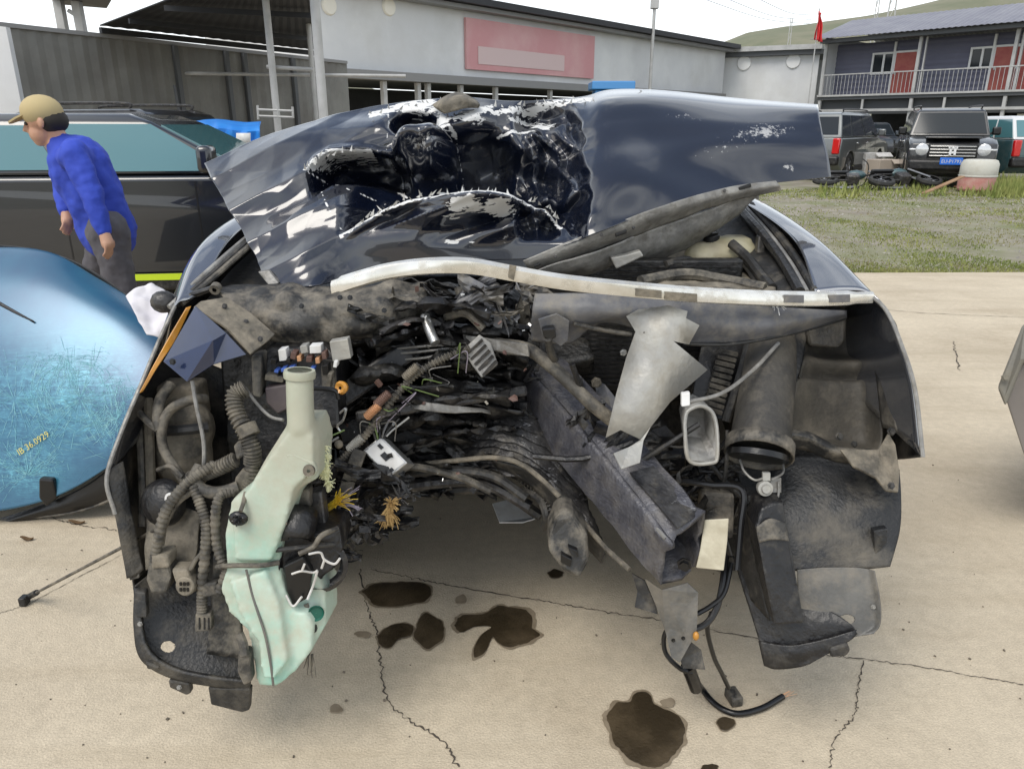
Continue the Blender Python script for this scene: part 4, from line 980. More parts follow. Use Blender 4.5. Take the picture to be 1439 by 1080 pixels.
def scuff_sheen(me, g):
    at = me.attributes.new('scuff_sheen', 'FLOAT', 'POINT'); q = g.reshape(-1, 3)
    def bl(cx, cy, rx, ry): return np.exp(-(((q[:, 0] - cx) / rx) ** 2 + ((q[:, 1] - cy) / ry) ** 2))
    f = bl(110, 555, 75, 55) + bl(40, 660, 45, 30) + .5 * bl(0, 560, 70, 60) + .35 * bl(140, 610, 50, 25)
    at.data.foreach_set('value', np.clip(f, 0, 1).astype(np.float32))
bpn = thing('broken_windscreen', 'crazed windscreen coloured by blue sky reflection with yellow marker writing leaning at left', 'windscreen', P(60, 722, 2.63))
bpn.location.z = 0
pn = sheet('glass_sheet', bp_rows, 'panel_sky_blue', bpn, nu=90, nv=90, thick=0.004, extra=scuff_sheen)
sheet('lower_trim', [[(-20, 735, 2.68), (40, 716, 2.66), (105, 690, 2.66), (150, 660, 2.66), (215, 600, 2.67)], [(-20, 742, 2.66), (40, 724, 2.645), (110, 705, 2.65), (160, 680, 2.65), (222, 630, 2.66)], [(-20, 752, 2.66), (40, 730, 2.66), (110, 718, 2.66), (165, 696, 2.66), (225, 655, 2.66)]], 'clean_black', bpn, nu=30, nv=16, thick=.01)
ppipe('trim_edge', [(-30, 733, 2.66), (40, 727, 2.655), (100, 720, 2.655), (150, 704, 2.655), (200, 672, 2.655)], .006, 'dusty_plastic', bpn)
block('trim_tab', [(54, 672, 2.61), (74, 674, 2.61), (80, 700, 2.61), (64, 712, 2.61), (54, 700, 2.61)], .03, 'clean_black', bpn, bevel=.008)
# panel support: a thin return flange along the top and a fold reaching the ground behind
sheet('rear_flange', [[(-220, 345, 3.225), (60, 352, 3.205), (225, 445, 3.085)], [(-220, 420, 3.42), (60, 430, 3.40), (220, 500, 3.25)], [(-220, 600, 3.5), (60, 600, 3.46), (212, 630, 3.3)]], 'clean_black', bpn, nu=20, nv=12, thick=.004)
sheet('wiper_blade', [[(-10, 418, 3.02), (25, 438, 2.975), (48, 452, 2.94)], [(-10, 424, 3.01), (22, 441, 2.97), (48, 453, 2.935)]], 'clean_black', pn, nu=12, nv=3, thick=.012)
# marker writing follows the panel
v, f = text_mesh('IB 36.0929', 13.0); a = math.atan2(-40, 62)
gq = bp_grid.reshape(-1, 3); vv = []
for (x, y, _) in v:
    px = 27 + x * .92 * math.cos(a) + y * math.sin(a) * 1.0; py = 640 + x * .92 * math.sin(a) - y * math.cos(a)
    j = np.argsort((gq[:, 0] - px) ** 2 + (gq[:, 1] - py) ** 2)[:4]
    w = 1 / (np.sqrt((gq[j, 0] - px) ** 2 + (gq[j, 1] - py) ** 2) + .1); Y = float((gq[j, 2] * w).sum() / w.sum())
    vv.append(P(px, py, Y - .008))
mat('marker_yellow', (0.55, 0.50, 0.15), 0.7)
build(MB().add(vv, f), 'marker_writing', 'marker_yellow', pn, smooth=False)

# hairline scratches polished into the paint, each a thin raised burr
def pan_Y(px, py):
    j = np.argsort((gq[:, 0] - px) ** 2 + (gq[:, 1] - py) ** 2)[:4]
    w = 1 / (np.sqrt((gq[j, 0] - px) ** 2 + (gq[j, 1] - py) ** 2) + .1); return float((gq[j, 2] * w).sum() / w.sum())
mat('scratch_pale', (0.16, 0.42, 0.50), 0.5, col2=(0.28, 0.56, 0.62), nscale=20)
rs_ = random.Random(12); mb = MB()
def hair(x, y, a, ln, cv, w=.0006):
    pts = []; 
    for i in range(6):
        t = i / 5; aa = a + cv * t; x += math.cos(aa) * ln / 6; y += math.sin(aa) * ln / 6
        if x > 222 or x < -30: break
        pts.append((x, y))
    if len(pts) < 4: return
    L_ = []; R_ = []
    for i, (x_, y_) in enumerate(pts):
        q = P(x_, y_, pan_Y(x_, y_) - .0035); k = w * math.sin(math.pi * (i + .4) / (len(pts) - .2)) + .0002
        nx, ny = -math.sin(a + cv * i / 5), math.cos(a + cv * i / 5); o = Vector((nx, 0, -ny)) * k
        L_.append(tuple(q - o)); R_.append(tuple(q + o))
    mb.grid([L_, R_])
def web(cx, cy, nr, rmax, rings, t0=0, t1=6.283, sy=.75):
    ang = sorted(rs_.uniform(t0, t1) for _ in range(nr))
    for t in ang:
        n_ = rs_.randint(2, 5); x, y = cx, cy; r = 0; a = t
        for _k in range(n_):
            l = rmax / n_ * rs_.uniform(.5, 1.2); hair(x, y, a, l, rs_.uniform(-.25, .25), rs_.choice([.0003, .0004, .0006])); x += math.cos(a) * l; y += math.sin(a) * l * 1.0; a += rs_.uniform(-.3, .3)
    for k in range(rings):
        r = rmax * (k + 1) / (rings + 1)
        for i in range(len(ang) - 1):
            if rs_.random() < .35: continue
            a0, a1 = ang[i], ang[i + 1]; rr = r * rs_.uniform(.8, 1.2)
            x0, y0, x1, y1 = cx + rr * math.cos(a0), cy + rr * math.sin(a0), cx + rr * math.cos(a1), cy + rr * math.sin(a1)
            hair(x0, y0, math.atan2(y1 - y0, x1 - x0), math.hypot(x1 - x0, y1 - y0) * 1.1, rs_.uniform(-.1, .1), .0005)
web(112, 560, 64, 85, 14)
web(38, 668, 46, 58, 8, 2.6, 6.6)
web(165, 590, 30, 60, 6, 1.6, 5.2)
web(20, 560, 26, 90, 3)
web(90, 500, 26, 60, 4, 0, 3.2)
for _ in range(90):                                   # sweeping arcs of the big bruise
    t = rs_.uniform(0, 6.28); r = rs_.uniform(.5, 1.15); hair(112 + 66 * r * math.cos(t), 556 + 46 * r * math.sin(t), t + math.pi / 2 + rs_.uniform(-.4, .4), rs_.uniform(18, 50), rs_.uniform(.1, .8), .0006)
build(mb, 'crazing', 'scratch_pale', pn, smooth=False, kind='stuff')

# white crumpled cloth between panel and wreck
mat('white_cloth', (0.62, 0.60, 0.64), 0.8, col2=(0.70, 0.68, 0.70), nscale=6)
rag = sheet('white_cloth', [[(178, 418, 2.86), (205, 398, 2.92), (222, 402, 2.95), (245, 420, 2.9)], [(185, 432, 2.80), (205, 425, 2.84), (225, 428, 2.84), (250, 430, 2.82)], [(196, 450, 2.76), (215, 450, 2.79), (232, 448, 2.78), (250, 446, 2.76)], [(206, 470, 2.74), (220, 474, 2.75), (232, 476, 2.75), (246, 470, 2.72)]], 'white_cloth', None, nu=30, nv=30, thick=.003, amp=.02, sc=14)
tag(rag, 'crumpled white cloth caught between the windscreen and the wreck', 'cloth')

# ---------------------------------------------------------------- grey bumper corner at the right edge
gb = thing('grey_bumper', 'dirty grey bumper corner with a bolt at the right edge', 'bumper', Pz(1520, 700))
mat('bumper_grey', (0.15, 0.145, 0.125), 0.6, col2=(0.20, 0.19, 0.165), nscale=6, dust=(0.26, 0.23, 0.17), damt=.6, bump=.15)
mat('bumper_low', (0.16, 0.145, 0.135), 0.55, col2=(0.20, 0.18, 0.165), nscale=3, dust=(0.25, 0.22, 0.17), damt=.4)
build(MB().prism(PP([(1401, 545, 2.45), (1437, 455, 2.5), (1520, 440, 2.55), (1700, 430, 2.6), (1700, 470, 2.6), (1520, 500, 2.52), (1436, 510, 2.45), (1412, 572, 2.42)]), (.42, .5, -.06)), 'upper_lip', 'bumper_grey', gb, smooth=False, bevel=.012, seg=3)
build(MB().prism(PP([(1412, 560, 2.47), (1437, 508, 2.5), (1700, 480, 2.62), (1700, 700, 2.62), (1520, 730, 2.62), (1438, 640, 2.5)]), (.42, .5, -.06)), 'lower_shell', 'bumper_low', gb, smooth=False, bevel=.015, seg=3)
bolt(P(1412, 530, 2.44), (-.3, -1, .2), .014, 'bumper_grey', gb)

# ---------------------------------------------------------------- person in blue beside the black car
mat('skin', (0.48, 0.26, 0.17), 0.5, col2=(0.52, 0.30, 0.20), nscale=8, sss=.1)
mat('jacket_blue', (0.025, 0.055, 0.40), 0.8, col2=(0.035, 0.075, 0.5), nscale=6, bump=.3, bscale=25)
mat('trousers', (0.085, 0.08, 0.09), 0.85, col2=(0.11, 0.105, 0.115), nscale=6, bump=.3, bscale=25)
mat('cap_tan', (0.45, 0.36, 0.19), 0.85)
mat('shoe', (0.03, 0.03, 0.03), 0.6); mat('eye_dark', (0.02, 0.015, 0.012), 0.2); mat('hair_dark', (0.02, 0.016, 0.012), 0.7); mat('stripe_red', (0.30, 0.03, 0.06), 0.8)
YP = 4.6
def J(px, py, dy=0): return P(px, py, YP + dy)
head = J(62, 172, -.02); neck = J(84, 203); chest = J(112, 232, .02); pel = J(150, 318, .04)
shL = J(104, 217, -.20); shR = J(98, 214, .20); elL = J(128, 272, -.26); elR = J(88, 262, .22); haL = J(146, 326, -.30); haR = J(93, 298, .1)
hpL = J(152, 325, -.10); hpR = J(150, 325, .16)
knL = Vector((hpL.x + .06, hpL.y - .06, .47)); knR = Vector((hpR.x - .16, hpR.y, .47))
anL = Vector((knL.x + .10, knL.y, .09)); anR = Vector((knR.x - .02, knR.y, .09))
def limb(mb, a, b, r1, r2): mb.tube([a, b], r1, n=12, res=6, r2=r2); mb.ball(a, r1); mb.ball(b, r2); return mb
per = thing('person', 'person in a blue jacket and tan cap bending over beside the black car', 'person', (pel.x, pel.y, 0))
fw = Vector((-1, -.25, -.25)).normalized(); upv = Vector((-.15, 0, 1)).normalized(); sd = fw.cross(upv).normalized(); upv = sd.cross(fw).normalized()
mb = MB()
def hp(f, s, u): return head + fw * f + sd * s + upv * u
# head: skull, jaw, nose, brow, ears
mb.ball(hp(-.01, 0, .03), .098, 16, 12); mb.ball(hp(.035, 0, -.05), .068, 14, 10); mb.ball(hp(.06, 0, -.085), .036, 10, 8)
mb.tube([hp(.09, 0, .02), hp(.118, 0, -.025)], .010, n=8, res=4, r2=.016); mb.ball(hp(.085, 0, -.066), (.015, .03, .012), 10, 6)
for s in (-1, 1): mb.ball(hp(-.01, s * .098, -.01), (.02, .014, .032), 8, 6)
limb(mb, hp(-.03, 0, -.06), neck, .056, .06); limb(mb, neck, chest, .075, .13); limb(mb, chest, pel, .14, .135)
for a, e, h in ((shL, elL, haL), (shR, elR, haR)):
    limb(mb, chest.lerp(a, .5), a, .07, .06); limb(mb, a, e, .05, .04); limb(mb, e, h, .038, .028)
    d = (h - e).normalized(); sp = d.cross(Vector((0, 1, .2))).normalized(); w = d.cross(sp).normalized()
    limb(mb, h, h + d * .07, .03, .036)
    for k, (o, ln) in enumerate(((-.030, .062), (-.010, .072), (.011, .068), (.030, .054))):
        b0 = h + d * .085 + w * o; b1 = b0 + d * ln * .5 - sp * .01; b2 = b1 + d * ln * .4 - sp * .028
        mb.tube([b0 - d * .02, b0, b1, b2], .0095, n=7, res=10, r2=.0075)
    mb.tube([h + d * .03 + w * -.03, h + d * .06 - w * .058, h + d * .09 - w * .062 - sp * .02], .011, n=7, res=9, r2=.009)
for a, kx, an in ((hpL, knL, anL), (hpR, knR, anR)):
    limb(mb, pel, a, .11, .095); limb(mb, a, kx, .085, .055); limb(mb, kx, an, .052, .038); limb(mb, an, an + Vector((-.16, -.02, -.045)), .04, .034)
build(mb, 'body', 'skin', per, remesh=.007, smoothit=4)
mb = MB(); limb(mb, neck.lerp(chest, .25), chest, .10, .175); limb(mb, chest, pel.lerp(chest, .1), .175, .165); limb(mb, pel.lerp(chest, .1), pel - Vector((0, 0, .04)), .165, .168)
for a, e, h in ((shL, elL, haL), (shR, elR, haR)):
    limb(mb, chest.lerp(a, .5), a, .10, .085); limb(mb, a, e, .08, .062); limb(mb, e, e.lerp(h, .93), .06, .048)
jk = build(mb, 'jacket', 'jacket_blue', per, remesh=.012, smoothit=4)
q = jk.modifiers.new('creases', 'DISPLACE'); tx = bpy.data.textures.new('crease', 'CLOUDS'); tx.noise_scale = .10; q.texture = tx; q.strength = .034; q.mid_level = .5
build(MB().tube([neck.lerp(chest, .15), neck.lerp(chest, .35)], .10, n=16, res=3, r2=.115), 'collar', 'jacket_blue', jk)
build(MB().tube([J(122, 245, -.21), J(128, 285, -.22), J(135, 318, -.20)], .012, n=6, res=8), 'red_stripe', 'stripe_red', jk)
mb = MB()
for a, kx, an in ((hpL, knL, anL), (hpR, knR, anR)): limb(mb, pel, a, .13, .12); limb(mb, a, kx, .11, .078); limb(mb, kx, an, .075, .066)
tr = build(mb, 'trousers', 'trousers', per, remesh=.012, smoothit=4)
q = tr.modifiers.new('creases', 'DISPLACE'); q.texture = tx; q.strength = .03; q.mid_level = .5
for an in (anL, anR):
    mb = MB(); mb.ball(an + Vector((-.09, 0, -.04)), (.15, .055, .05), 14, 8); mb.box(an + Vector((-.08, 0, -.075)), (.27, .09, .03))
    build(mb, 'shoe', 'shoe', per, remesh=.01, smoothit=3)
# cap, hair, eyes
cp = build(MB().ball(hp(-.012, 0, .055), (.112, .112, .095), 18, 12), 'cap', 'cap_tan', per)
build(MB().prism([hp(.06, .075, .055), hp(.12, .06, .045), hp(.17, .03, .035), hp(.18, 0, .034), hp(.17, -.03, .035), hp(.12, -.06, .045), hp(.06, -.075, .055)], upv * .01), 'cap_brim', 'cap_tan', cp)
build(MB().ball(hp(-.045, 0, .0), (.082, .1, .075), 14, 10), 'hair', 'hair_dark', per)
for s in (-1, 1): build(MB().ball(hp(.083, s * .034, .012), .011, 8, 6), 'eye', 'eye_dark', per)
# ================================================================ the wrecked car
W = thing('wrecked_car', 'black car with its whole front end smashed open and bonnet crumpled upwards', 'wrecked car', (0, 2.6, 0))

# ---------------- bonnet
def hood_mat():
    m = mat('hood_paint', (0.004, 0.0065, 0.016), 0.22, metal=0.0, coat=1.0, spec=0.6)
    t = m.node_tree; n = t.nodes; L = t.links; b = n['Principled BSDF']
    at = n.new('ShaderNodeAttribute'); at.attribute_name = 'chip'
    co = n.new('ShaderNodeTexCoord')
    z = n.new('ShaderNodeTexNoise'); z.inputs['Scale'].default_value = 30; z.inputs['Detail'].default_value = 7; z.inputs['Roughness'].default_value = 0.58
    mp = n.new('ShaderNodeMapping'); mp.inputs['Scale'].default_value = (1, 2.2, 2.6); mp.inputs['Rotation'].default_value = (0, .4, 0)
    L.new(co.outputs['Object'], mp.inputs['Vector']); L.new(mp.outputs['Vector'], z.inputs['Vector'])
    s = n.new('ShaderNodeMath'); s.operation = 'ADD'; zz = n.new('ShaderNodeMath'); zz.operation = 'MULTIPLY_ADD'; zz.inputs[1].default_value = 2.2; zz.inputs[2].default_value = -.6; L.new(z.outputs['Fac'], zz.inputs[0])
    L.new(at.outputs['Fac'], s.inputs[0]); L.new(zz.outputs[0], s.inputs[1])
    r = n.new('ShaderNodeMapRange'); r.inputs['From Min'].default_value = 1.13; r.inputs['From Max'].default_value = 1.16
    L.new(s.outputs[0], r.inputs['Value'])
    # fine pale scuffs, and painted sheen on the pouch and lower panel
    at2 = n.new('ShaderNodeAttribute'); at2.attribute_name = 'scuff_sheen'
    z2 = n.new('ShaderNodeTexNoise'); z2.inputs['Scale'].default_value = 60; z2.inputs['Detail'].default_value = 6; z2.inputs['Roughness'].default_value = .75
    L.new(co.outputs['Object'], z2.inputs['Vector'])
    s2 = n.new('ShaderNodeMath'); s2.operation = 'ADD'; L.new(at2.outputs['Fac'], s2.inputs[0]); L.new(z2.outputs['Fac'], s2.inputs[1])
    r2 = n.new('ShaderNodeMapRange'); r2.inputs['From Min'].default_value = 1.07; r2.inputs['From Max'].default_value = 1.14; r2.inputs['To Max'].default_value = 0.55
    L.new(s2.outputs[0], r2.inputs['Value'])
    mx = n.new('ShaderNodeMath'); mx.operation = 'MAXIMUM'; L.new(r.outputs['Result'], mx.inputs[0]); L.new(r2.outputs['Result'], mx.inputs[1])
    x = n.new('ShaderNodeMixRGB'); x.inputs['Color1'].default_value = (0.004, 0.0065, 0.016, 1); x.inputs['Color2'].default_value = (0.66, 0.66, 0.65, 1)
    L.new(mx.outputs[0], x.inputs['Fac']); L.new(x.outputs['Color'], b.inputs['Base Color'])
    inv = n.new('ShaderNodeMath'); inv.operation = 'SUBTRACT'; inv.inputs[0].default_value = 1; L.new(mx.outputs[0], inv.inputs[1]); L.new(inv.outputs[0], b.inputs['Coat Weight'])
    rr = n.new('ShaderNodeMapRange'); rr.inputs['To Min'].default_value = .22; rr.inputs['To Max'].default_value = .6; L.new(mx.outputs[0], rr.inputs['Value']); L.new(rr.outputs['Result'], b.inputs['Roughness'])
hood_mat()
hx = [  # per column: (top x, top y), (bottom x, bottom y), depths of the rows
    ((283, 228), (372, 392), [2.42, 2.36, 2.28, 2.20, 2.14, 2.08, 2.03]),
    ((350, 198), (400, 402), [2.50, 2.40, 2.28, 2.20, 2.13, 2.06, 2.00]),
    ((430, 172), (440, 402), [2.56, 2.42, 2.29, 2.19, 2.12, 2.05, 1.97]),
    ((500, 153), (490, 392), [2.60, 2.46, 2.36, 2.27, 2.14, 2.08, 2.06]),
    ((560, 144), (550, 378), [2.60, 2.46, 2.38, 2.28, 2.10, 2.07, 2.06]),
    ((618, 139), (610, 369), [2.58, 2.46, 2.40, 2.28, 2.08, 2.07, 2.06]),
    ((660, 138), (660, 366), [2.56, 2.45, 2.40, 2.28, 2.07, 2.07, 2.06]),
    ((715, 143), (710, 365), [2.58, 2.47, 2.40, 2.28, 2.09, 2.07, 2.06]),
    ((775, 141), (750, 362), [2.62, 2.48, 2.38, 2.28, 2.12, 2.08, 2.06]),
    ((822, 136), (800, 343), [2.66, 2.48, 2.36, 2.28, 2.18, 2.10, 2.06]),
    ((862, 127), (850, 323), [2.72, 2.50, 2.38, 2.30, 2.22, 2.12, 2.05]),
    ((950, 130), (930, 292), [2.74, 2.58, 2.46, 2.38, 2.31, 2.24, 2.15]),
    ((1050, 138), (1030, 264), [2.72, 2.58, 2.48, 2.42, 2.37, 2.32, 2.26]),
    ((1150, 147), (1165, 250), [2.62, 2.52, 2.46, 2.43, 2.41, 2.39, 2.37])]
tf = [0, .10, .28, .44, .58, .78, 1.0]
hrows = []
for k, t in enumerate(tf):
    r_ = []
    for ci, (a, b, d) in enumerate(hx):
        x = a[0] + (b[0] - a[0]) * t; y = a[1] + (b[1] - a[1]) * t
        if 10 <= ci: y = a[1] + (b[1] - a[1]) * (t ** 1.15)
        r_.append((x, y, d[k]))
    hrows.append(r_)
def smooth_step(a, b, x):
    t = np.clip((x - a) / (b - a), 0, 1); return t * t * (3 - 2 * t)
_fc = {}
RB = ([478, 505, 540, 575, 620, 690, 735, 768, 790], [332, 315, 296, 282, 275, 272, 280, 292, 318])
RA = ([428, 440, 462, 520, 575], [238, 226, 214, 212, 222])
def sst(a, b, x):
    t = min(1.0, max(0.0, (x - a) / (b - a))); return t * t * (3 - 2 * t)
def _fv(i, j, s):
    k = (i, j, s)
    if k not in _fc: _fc[k] = mn.noise(Vector((i * 3.71 + s, j * 2.93 - s, s * 1.7))) * 1.4
    return _fc[k]
def facet(x, y, cw, ch, s):
    """flat facets meeting in sharp folds, like buckled sheet steel"""
    x = x + y * .45; gx, gy = x / cw, y / ch; gx += .35 * math.sin(gy * 2.1 + s); i, j = math.floor(gx), math.floor(gy); u, v = gx - i, gy - j
    a, b, c, d = _fv(i, j, s), _fv(i + 1, j, s), _fv(i, j + 1, s), _fv(i + 1, j + 1, s)
    if u + v < 1: return a + (b - a) * u + (c - a) * v
    return d + (c - d) * (1 - u) + (b - d) * (1 - v)
def hood_wob(g, Wd):
    px, py = g[..., 0], g[..., 1]
    mask = smooth_step(420, 520, px) * (1 - smooth_step(800, 850, px)) * smooth_step(140, 165, py) * (1 - smooth_step(300, 350, py))
    left = (1 - smooth_step(420, 560, px))
    out = Wd.copy()
    n, m = px.shape
    for i in range(n):
        for j in range(m):
            q = Vector(Wd[i, j]); p2 = Vector((px[i, j] * .011, py[i, j] * .017, .3))
            a = abs(mn.noise(p2 * 1.0)); b_ = abs(mn.noise(p2 * 2.3 + Vector((4, 1, 0)))); c_ = abs(mn.noise(p2 * 5.1))
            X, Yp = px[i, j], py[i, j]
            d = mask[i, j] * (.02 * a + .050 * facet(X, Yp, 58, 36, 1.0) + .012 * facet(X, Yp, 24, 17, 7.0))
            d += left[i, j] * (.030 * facet(X, Yp, 66, 60, 3.0) + .008 * facet(X, Yp, 24, 30, 5.0))
            d += (1 - mask[i, j]) * (.010 * mn.noise(p2 * .7))
            # overhanging ridge across the middle
            yb = np.interp(X, RB[0], RB[1]); w_ = sst(470, 520, X) * (1 - sst(775, 805, X))
            d += w_ * .17 * sst(0, 9, yb - Yp) * (1 - sst(20, 85, yb - Yp)) - w_ * .030 * math.exp(-((Yp - yb - 4) / 7) ** 2)
            # torn mouth below the left crack
            ya = np.interp(X, RA[0], RA[1]); w_ = sst(428, 446, X) * (1 - sst(545, 575, X))
            d += w_ * .20 * sst(0, 5, Yp - ya) * (1 - sst(24, 46, Yp - ya)) - w_ * .022 * math.exp(-((Yp - ya + 3) / 5) ** 2)
            # bulging pouch with the hole above it
            r2 = ((X - 597) / 46) ** 2 + ((Yp - 211) / 29) ** 2
            d -= .20 * max(0, 1 - r2) ** .55 * (1 + .10 * math.sin(X * .16 + Yp * .05))
            r2 = ((X - 580) / 30) ** 2 + ((Yp - 172) / 15) ** 2; d += .16 * math.exp(-r2 ** 2)
            r2 = ((X - 685) / 42) ** 2 + ((Yp - 225) / 38) ** 2; d += .16 * math.exp(-r2 ** 2)
            # upright pleats at the right of the crush, ending in a sharp edge
            ed = np.interp(Yp, [140, 170, 230, 270, 300], [800, 816, 822, 829, 824]); w_ = sst(715, 750, X) * (1 - sst(-13, 4, X - ed - 9 * mn.noise(Vector((Yp * .05, 3.3, 0))))) * sst(142, 160, Yp) * (1 - sst(310, 345, Yp))
            xx = X + 14 * math.sin(Yp * .045) + 7 * math.sin(Yp * .11 + 1)
            d += w_ * (.05 + .16 * abs(mn.noise(Vector((xx * .030, Yp * .010, 2.2)))) + .03 * facet(X, Yp, 30, 52, 9.0))
            # stretched folds running from the crack to the left edge, and long soft waves over the right half
            if X < 520: d += .016 * abs(math.sin(((X - 430) * .55 + (Yp - 240) * 1.1) * .05)) * (1 - sst(430, 520, X))
            if X > 830: d += .010 * math.sin((Yp - 140 - (X - 850) * .42) * .05) * min(1, (X - 830) / 80)
            out[i, j, 1] += d; out[i, j, 2] -= d * .25
    return out
def seg_d(px, py, pts):
    best = np.full(px.shape, 1e9)
    for (x0, y0), (x1, y1) in zip(pts[:-1], pts[1:]):
        dx, dy = x1 - x0, y1 - y0; t = np.clip(((px - x0) * dx + (py - y0) * dy) / (dx * dx + dy * dy), 0, 1)
        best = np.minimum(best, np.hypot(px - x0 - t * dx, py - y0 - t * dy))
    return best
def hood_attr(me, g):
    q = g.reshape(-1, 3); px, py = q[:, 0], q[:, 1]; f = np.zeros(len(px))
    for pts, s, a in (([(428, 238), (440, 226), (462, 214), (520, 212)], 6, .95), ([(478, 332), (505, 315), (540, 296), (575, 282), (620, 275), (690, 272), (735, 280), (768, 292), (790, 318)], 7, .95),
                      ([(545, 255), (560, 265)], 5, .9), ([(610, 258), (635, 262)], 6, .9), ([(433, 240), (480, 328)], 2.5, .62), ([(430, 240), (480, 262), (550, 282)], 3, .62), ([(520, 160), (560, 150), (600, 146), (640, 148)], 9, .95),
                      ([(615, 150), (625, 170), (640, 190)], 8, .9), ([(640, 170), (690, 150)], 9, .9), ([(690, 158), (760, 148), (830, 140)], 8, .85), ([(700, 186), (750, 178)], 6, .85), ([(372, 385), (385, 398)], 8, .9), ([(545, 160), (540, 240), (555, 262)], 2.5, .6), ([(640, 195), (645, 255)], 2.5, .6)):
        f = np.maximum(f, a * np.exp(-(seg_d(px, py, pts) / (s * .6)) ** 2))
    for (cx, cy, rx, ry, a) in ((655, 290, 34, 13, .95), (700, 292, 28, 14, .95), (640, 305, 20, 6, .7), (595, 148, 34, 11, .95), (660, 165, 22, 11, .95), (622, 172, 16, 16, .9), (768, 168, 24, 7, .85), (735, 162, 30, 6, .85), (640, 340, 40, 5, .62), (575, 150, 30, 8, .8)):
        f = np.maximum(f, a * np.exp(-(((px - cx) / rx) ** 2 + ((py - cy) / ry) ** 2) ** 1.5))
    at = me.attributes.new('chip', 'FLOAT', 'POINT'); at.data.foreach_set('value', f.astype(np.float32))
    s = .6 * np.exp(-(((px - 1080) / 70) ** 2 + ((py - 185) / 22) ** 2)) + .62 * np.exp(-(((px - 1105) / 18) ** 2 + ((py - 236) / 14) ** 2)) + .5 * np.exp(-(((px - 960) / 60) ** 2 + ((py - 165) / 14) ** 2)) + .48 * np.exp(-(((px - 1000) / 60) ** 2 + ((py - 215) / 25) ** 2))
    s += .55 * np.exp(-(((px - 600) / 34) ** 2 + ((py - 212) / 20) ** 2) ** 2) + .5 * np.exp(-(((px - 710) / 22) ** 2 + ((py - 335) / 18) ** 2))  # pale haze painted on pouch and lower panel in place of sky reflection
    at = me.attributes.new('scuff_sheen', 'FLOAT', 'POINT'); at.data.foreach_set('value', s.astype(np.float32))
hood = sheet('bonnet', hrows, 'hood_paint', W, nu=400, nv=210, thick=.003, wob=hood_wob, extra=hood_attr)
hood['label'] = 'crumpled glossy black bonnet with white cracked paint'
# jagged tear flakes along the ridges
rgf = random.Random(5); mb = MB()
g = interp(hrows, 330, 170).reshape(-1, 3)
for pts, k in (([(500, 316), (540, 296), (600, 276), (690, 271), (760, 288), (788, 316)], 46), ([(432, 236), (450, 222), (500, 212)], 12), ([(525, 158), (600, 146), (640, 150)], 14), ([(700, 152), (830, 140)], 14)):
    c = catmull([(*p, 0) for p in pts], k)
    for p in c:
        j = np.argmin((g[:, 0] - p[0]) ** 2 + (g[:, 1] - p[1]) ** 2); Y = g[j, 2] - .03
        x, y = p[0] + rgf.uniform(-4, 4), p[1] + rgf.uniform(-3, 3); l = rgf.uniform(4, 11); a = rgf.uniform(-2.4, -.7)
        mb.add([P(x - rgf.uniform(1, 3), y, Y), P(x + rgf.uniform(1, 3), y + 1, Y), P(x + l * math.cos(a), y + l * math.sin(a), Y - rgf.uniform(0, .02))], [(0, 1, 2)])
build(mb, 'paint_flakes', 'white_chip', hood, smooth=False, kind='stuff')
# peeled scrap standing on the top edge
sheet('peeled_skin', [[(608, 148, 2.5), (625, 136, 2.5), (645, 130, 2.52), (668, 140, 2.5)], [(612, 152, 2.47), (628, 143, 2.42), (650, 138, 2.42), (674, 147, 2.46)], [(625, 160, 2.44), (640, 156, 2.4), (655, 152, 2.42), (672, 152, 2.45)]], 'tan_dust', hood, nu=14, nv=10, thick=.003)
# folded edge flange under the right half
fl = sheet('edge_flange', [[(735, 366, 2.05), (822, 330, 2.07), (934, 288, 2.14), (1023, 263, 2.25), (1090, 254, 2.30)], [(740, 374, 2.055), (828, 342, 2.075), (938, 300, 2.15), (1030, 272, 2.25), (1096, 262, 2.30)], [(752, 382, 2.09), (838, 352, 2.12), (944, 312, 2.2), (1035, 280, 2.28), (1098, 268, 2.34)]], 'grey_steel', hood, nu=50, nv=12, thick=.004, amp=.004, sc=9)
sheet('inner_panel', [[(752, 382, 2.03), (838, 352, 2.09), (944, 312, 2.21), (1035, 280, 2.29), (1075, 266, 2.34)], [(770, 388, 2.08), (850, 372, 2.13), (958, 336, 2.25), (1030, 304, 2.33), (1050, 288, 2.37)], [(790, 392, 2.2), (870, 388, 2.25), (965, 350, 2.36), (1000, 320, 2.45), (1030, 296, 2.5)]], 'grey_steel', hood, nu=40, nv=16, thick=.003, amp=.012, sc=7)
for (x, y, Y, w, h) in ((873, 327, 2.07, 16, 5), (1047, 262, 2.26, 18, 4.5), (755, 372, 1.965, 9, 3)):
    block('slot', [(x - w / 2, y + h * .3, Y - .004), (x + w / 2, y - h * .9, Y - .004), (x + w / 2, y + h * .2, Y - .004), (x - w / 2, y + h * 1.3, Y - .004)], .012, 'clean_black', hood, bevel=.002)
for (x, y, Y) in ((890, 320, 2.08), (845, 330, 2.04), (1018, 268, 2.23), (780, 360, 1.98)): bolt(P(x, y, Y), (0, -1, .2), .006, 'dark_steel', hood)

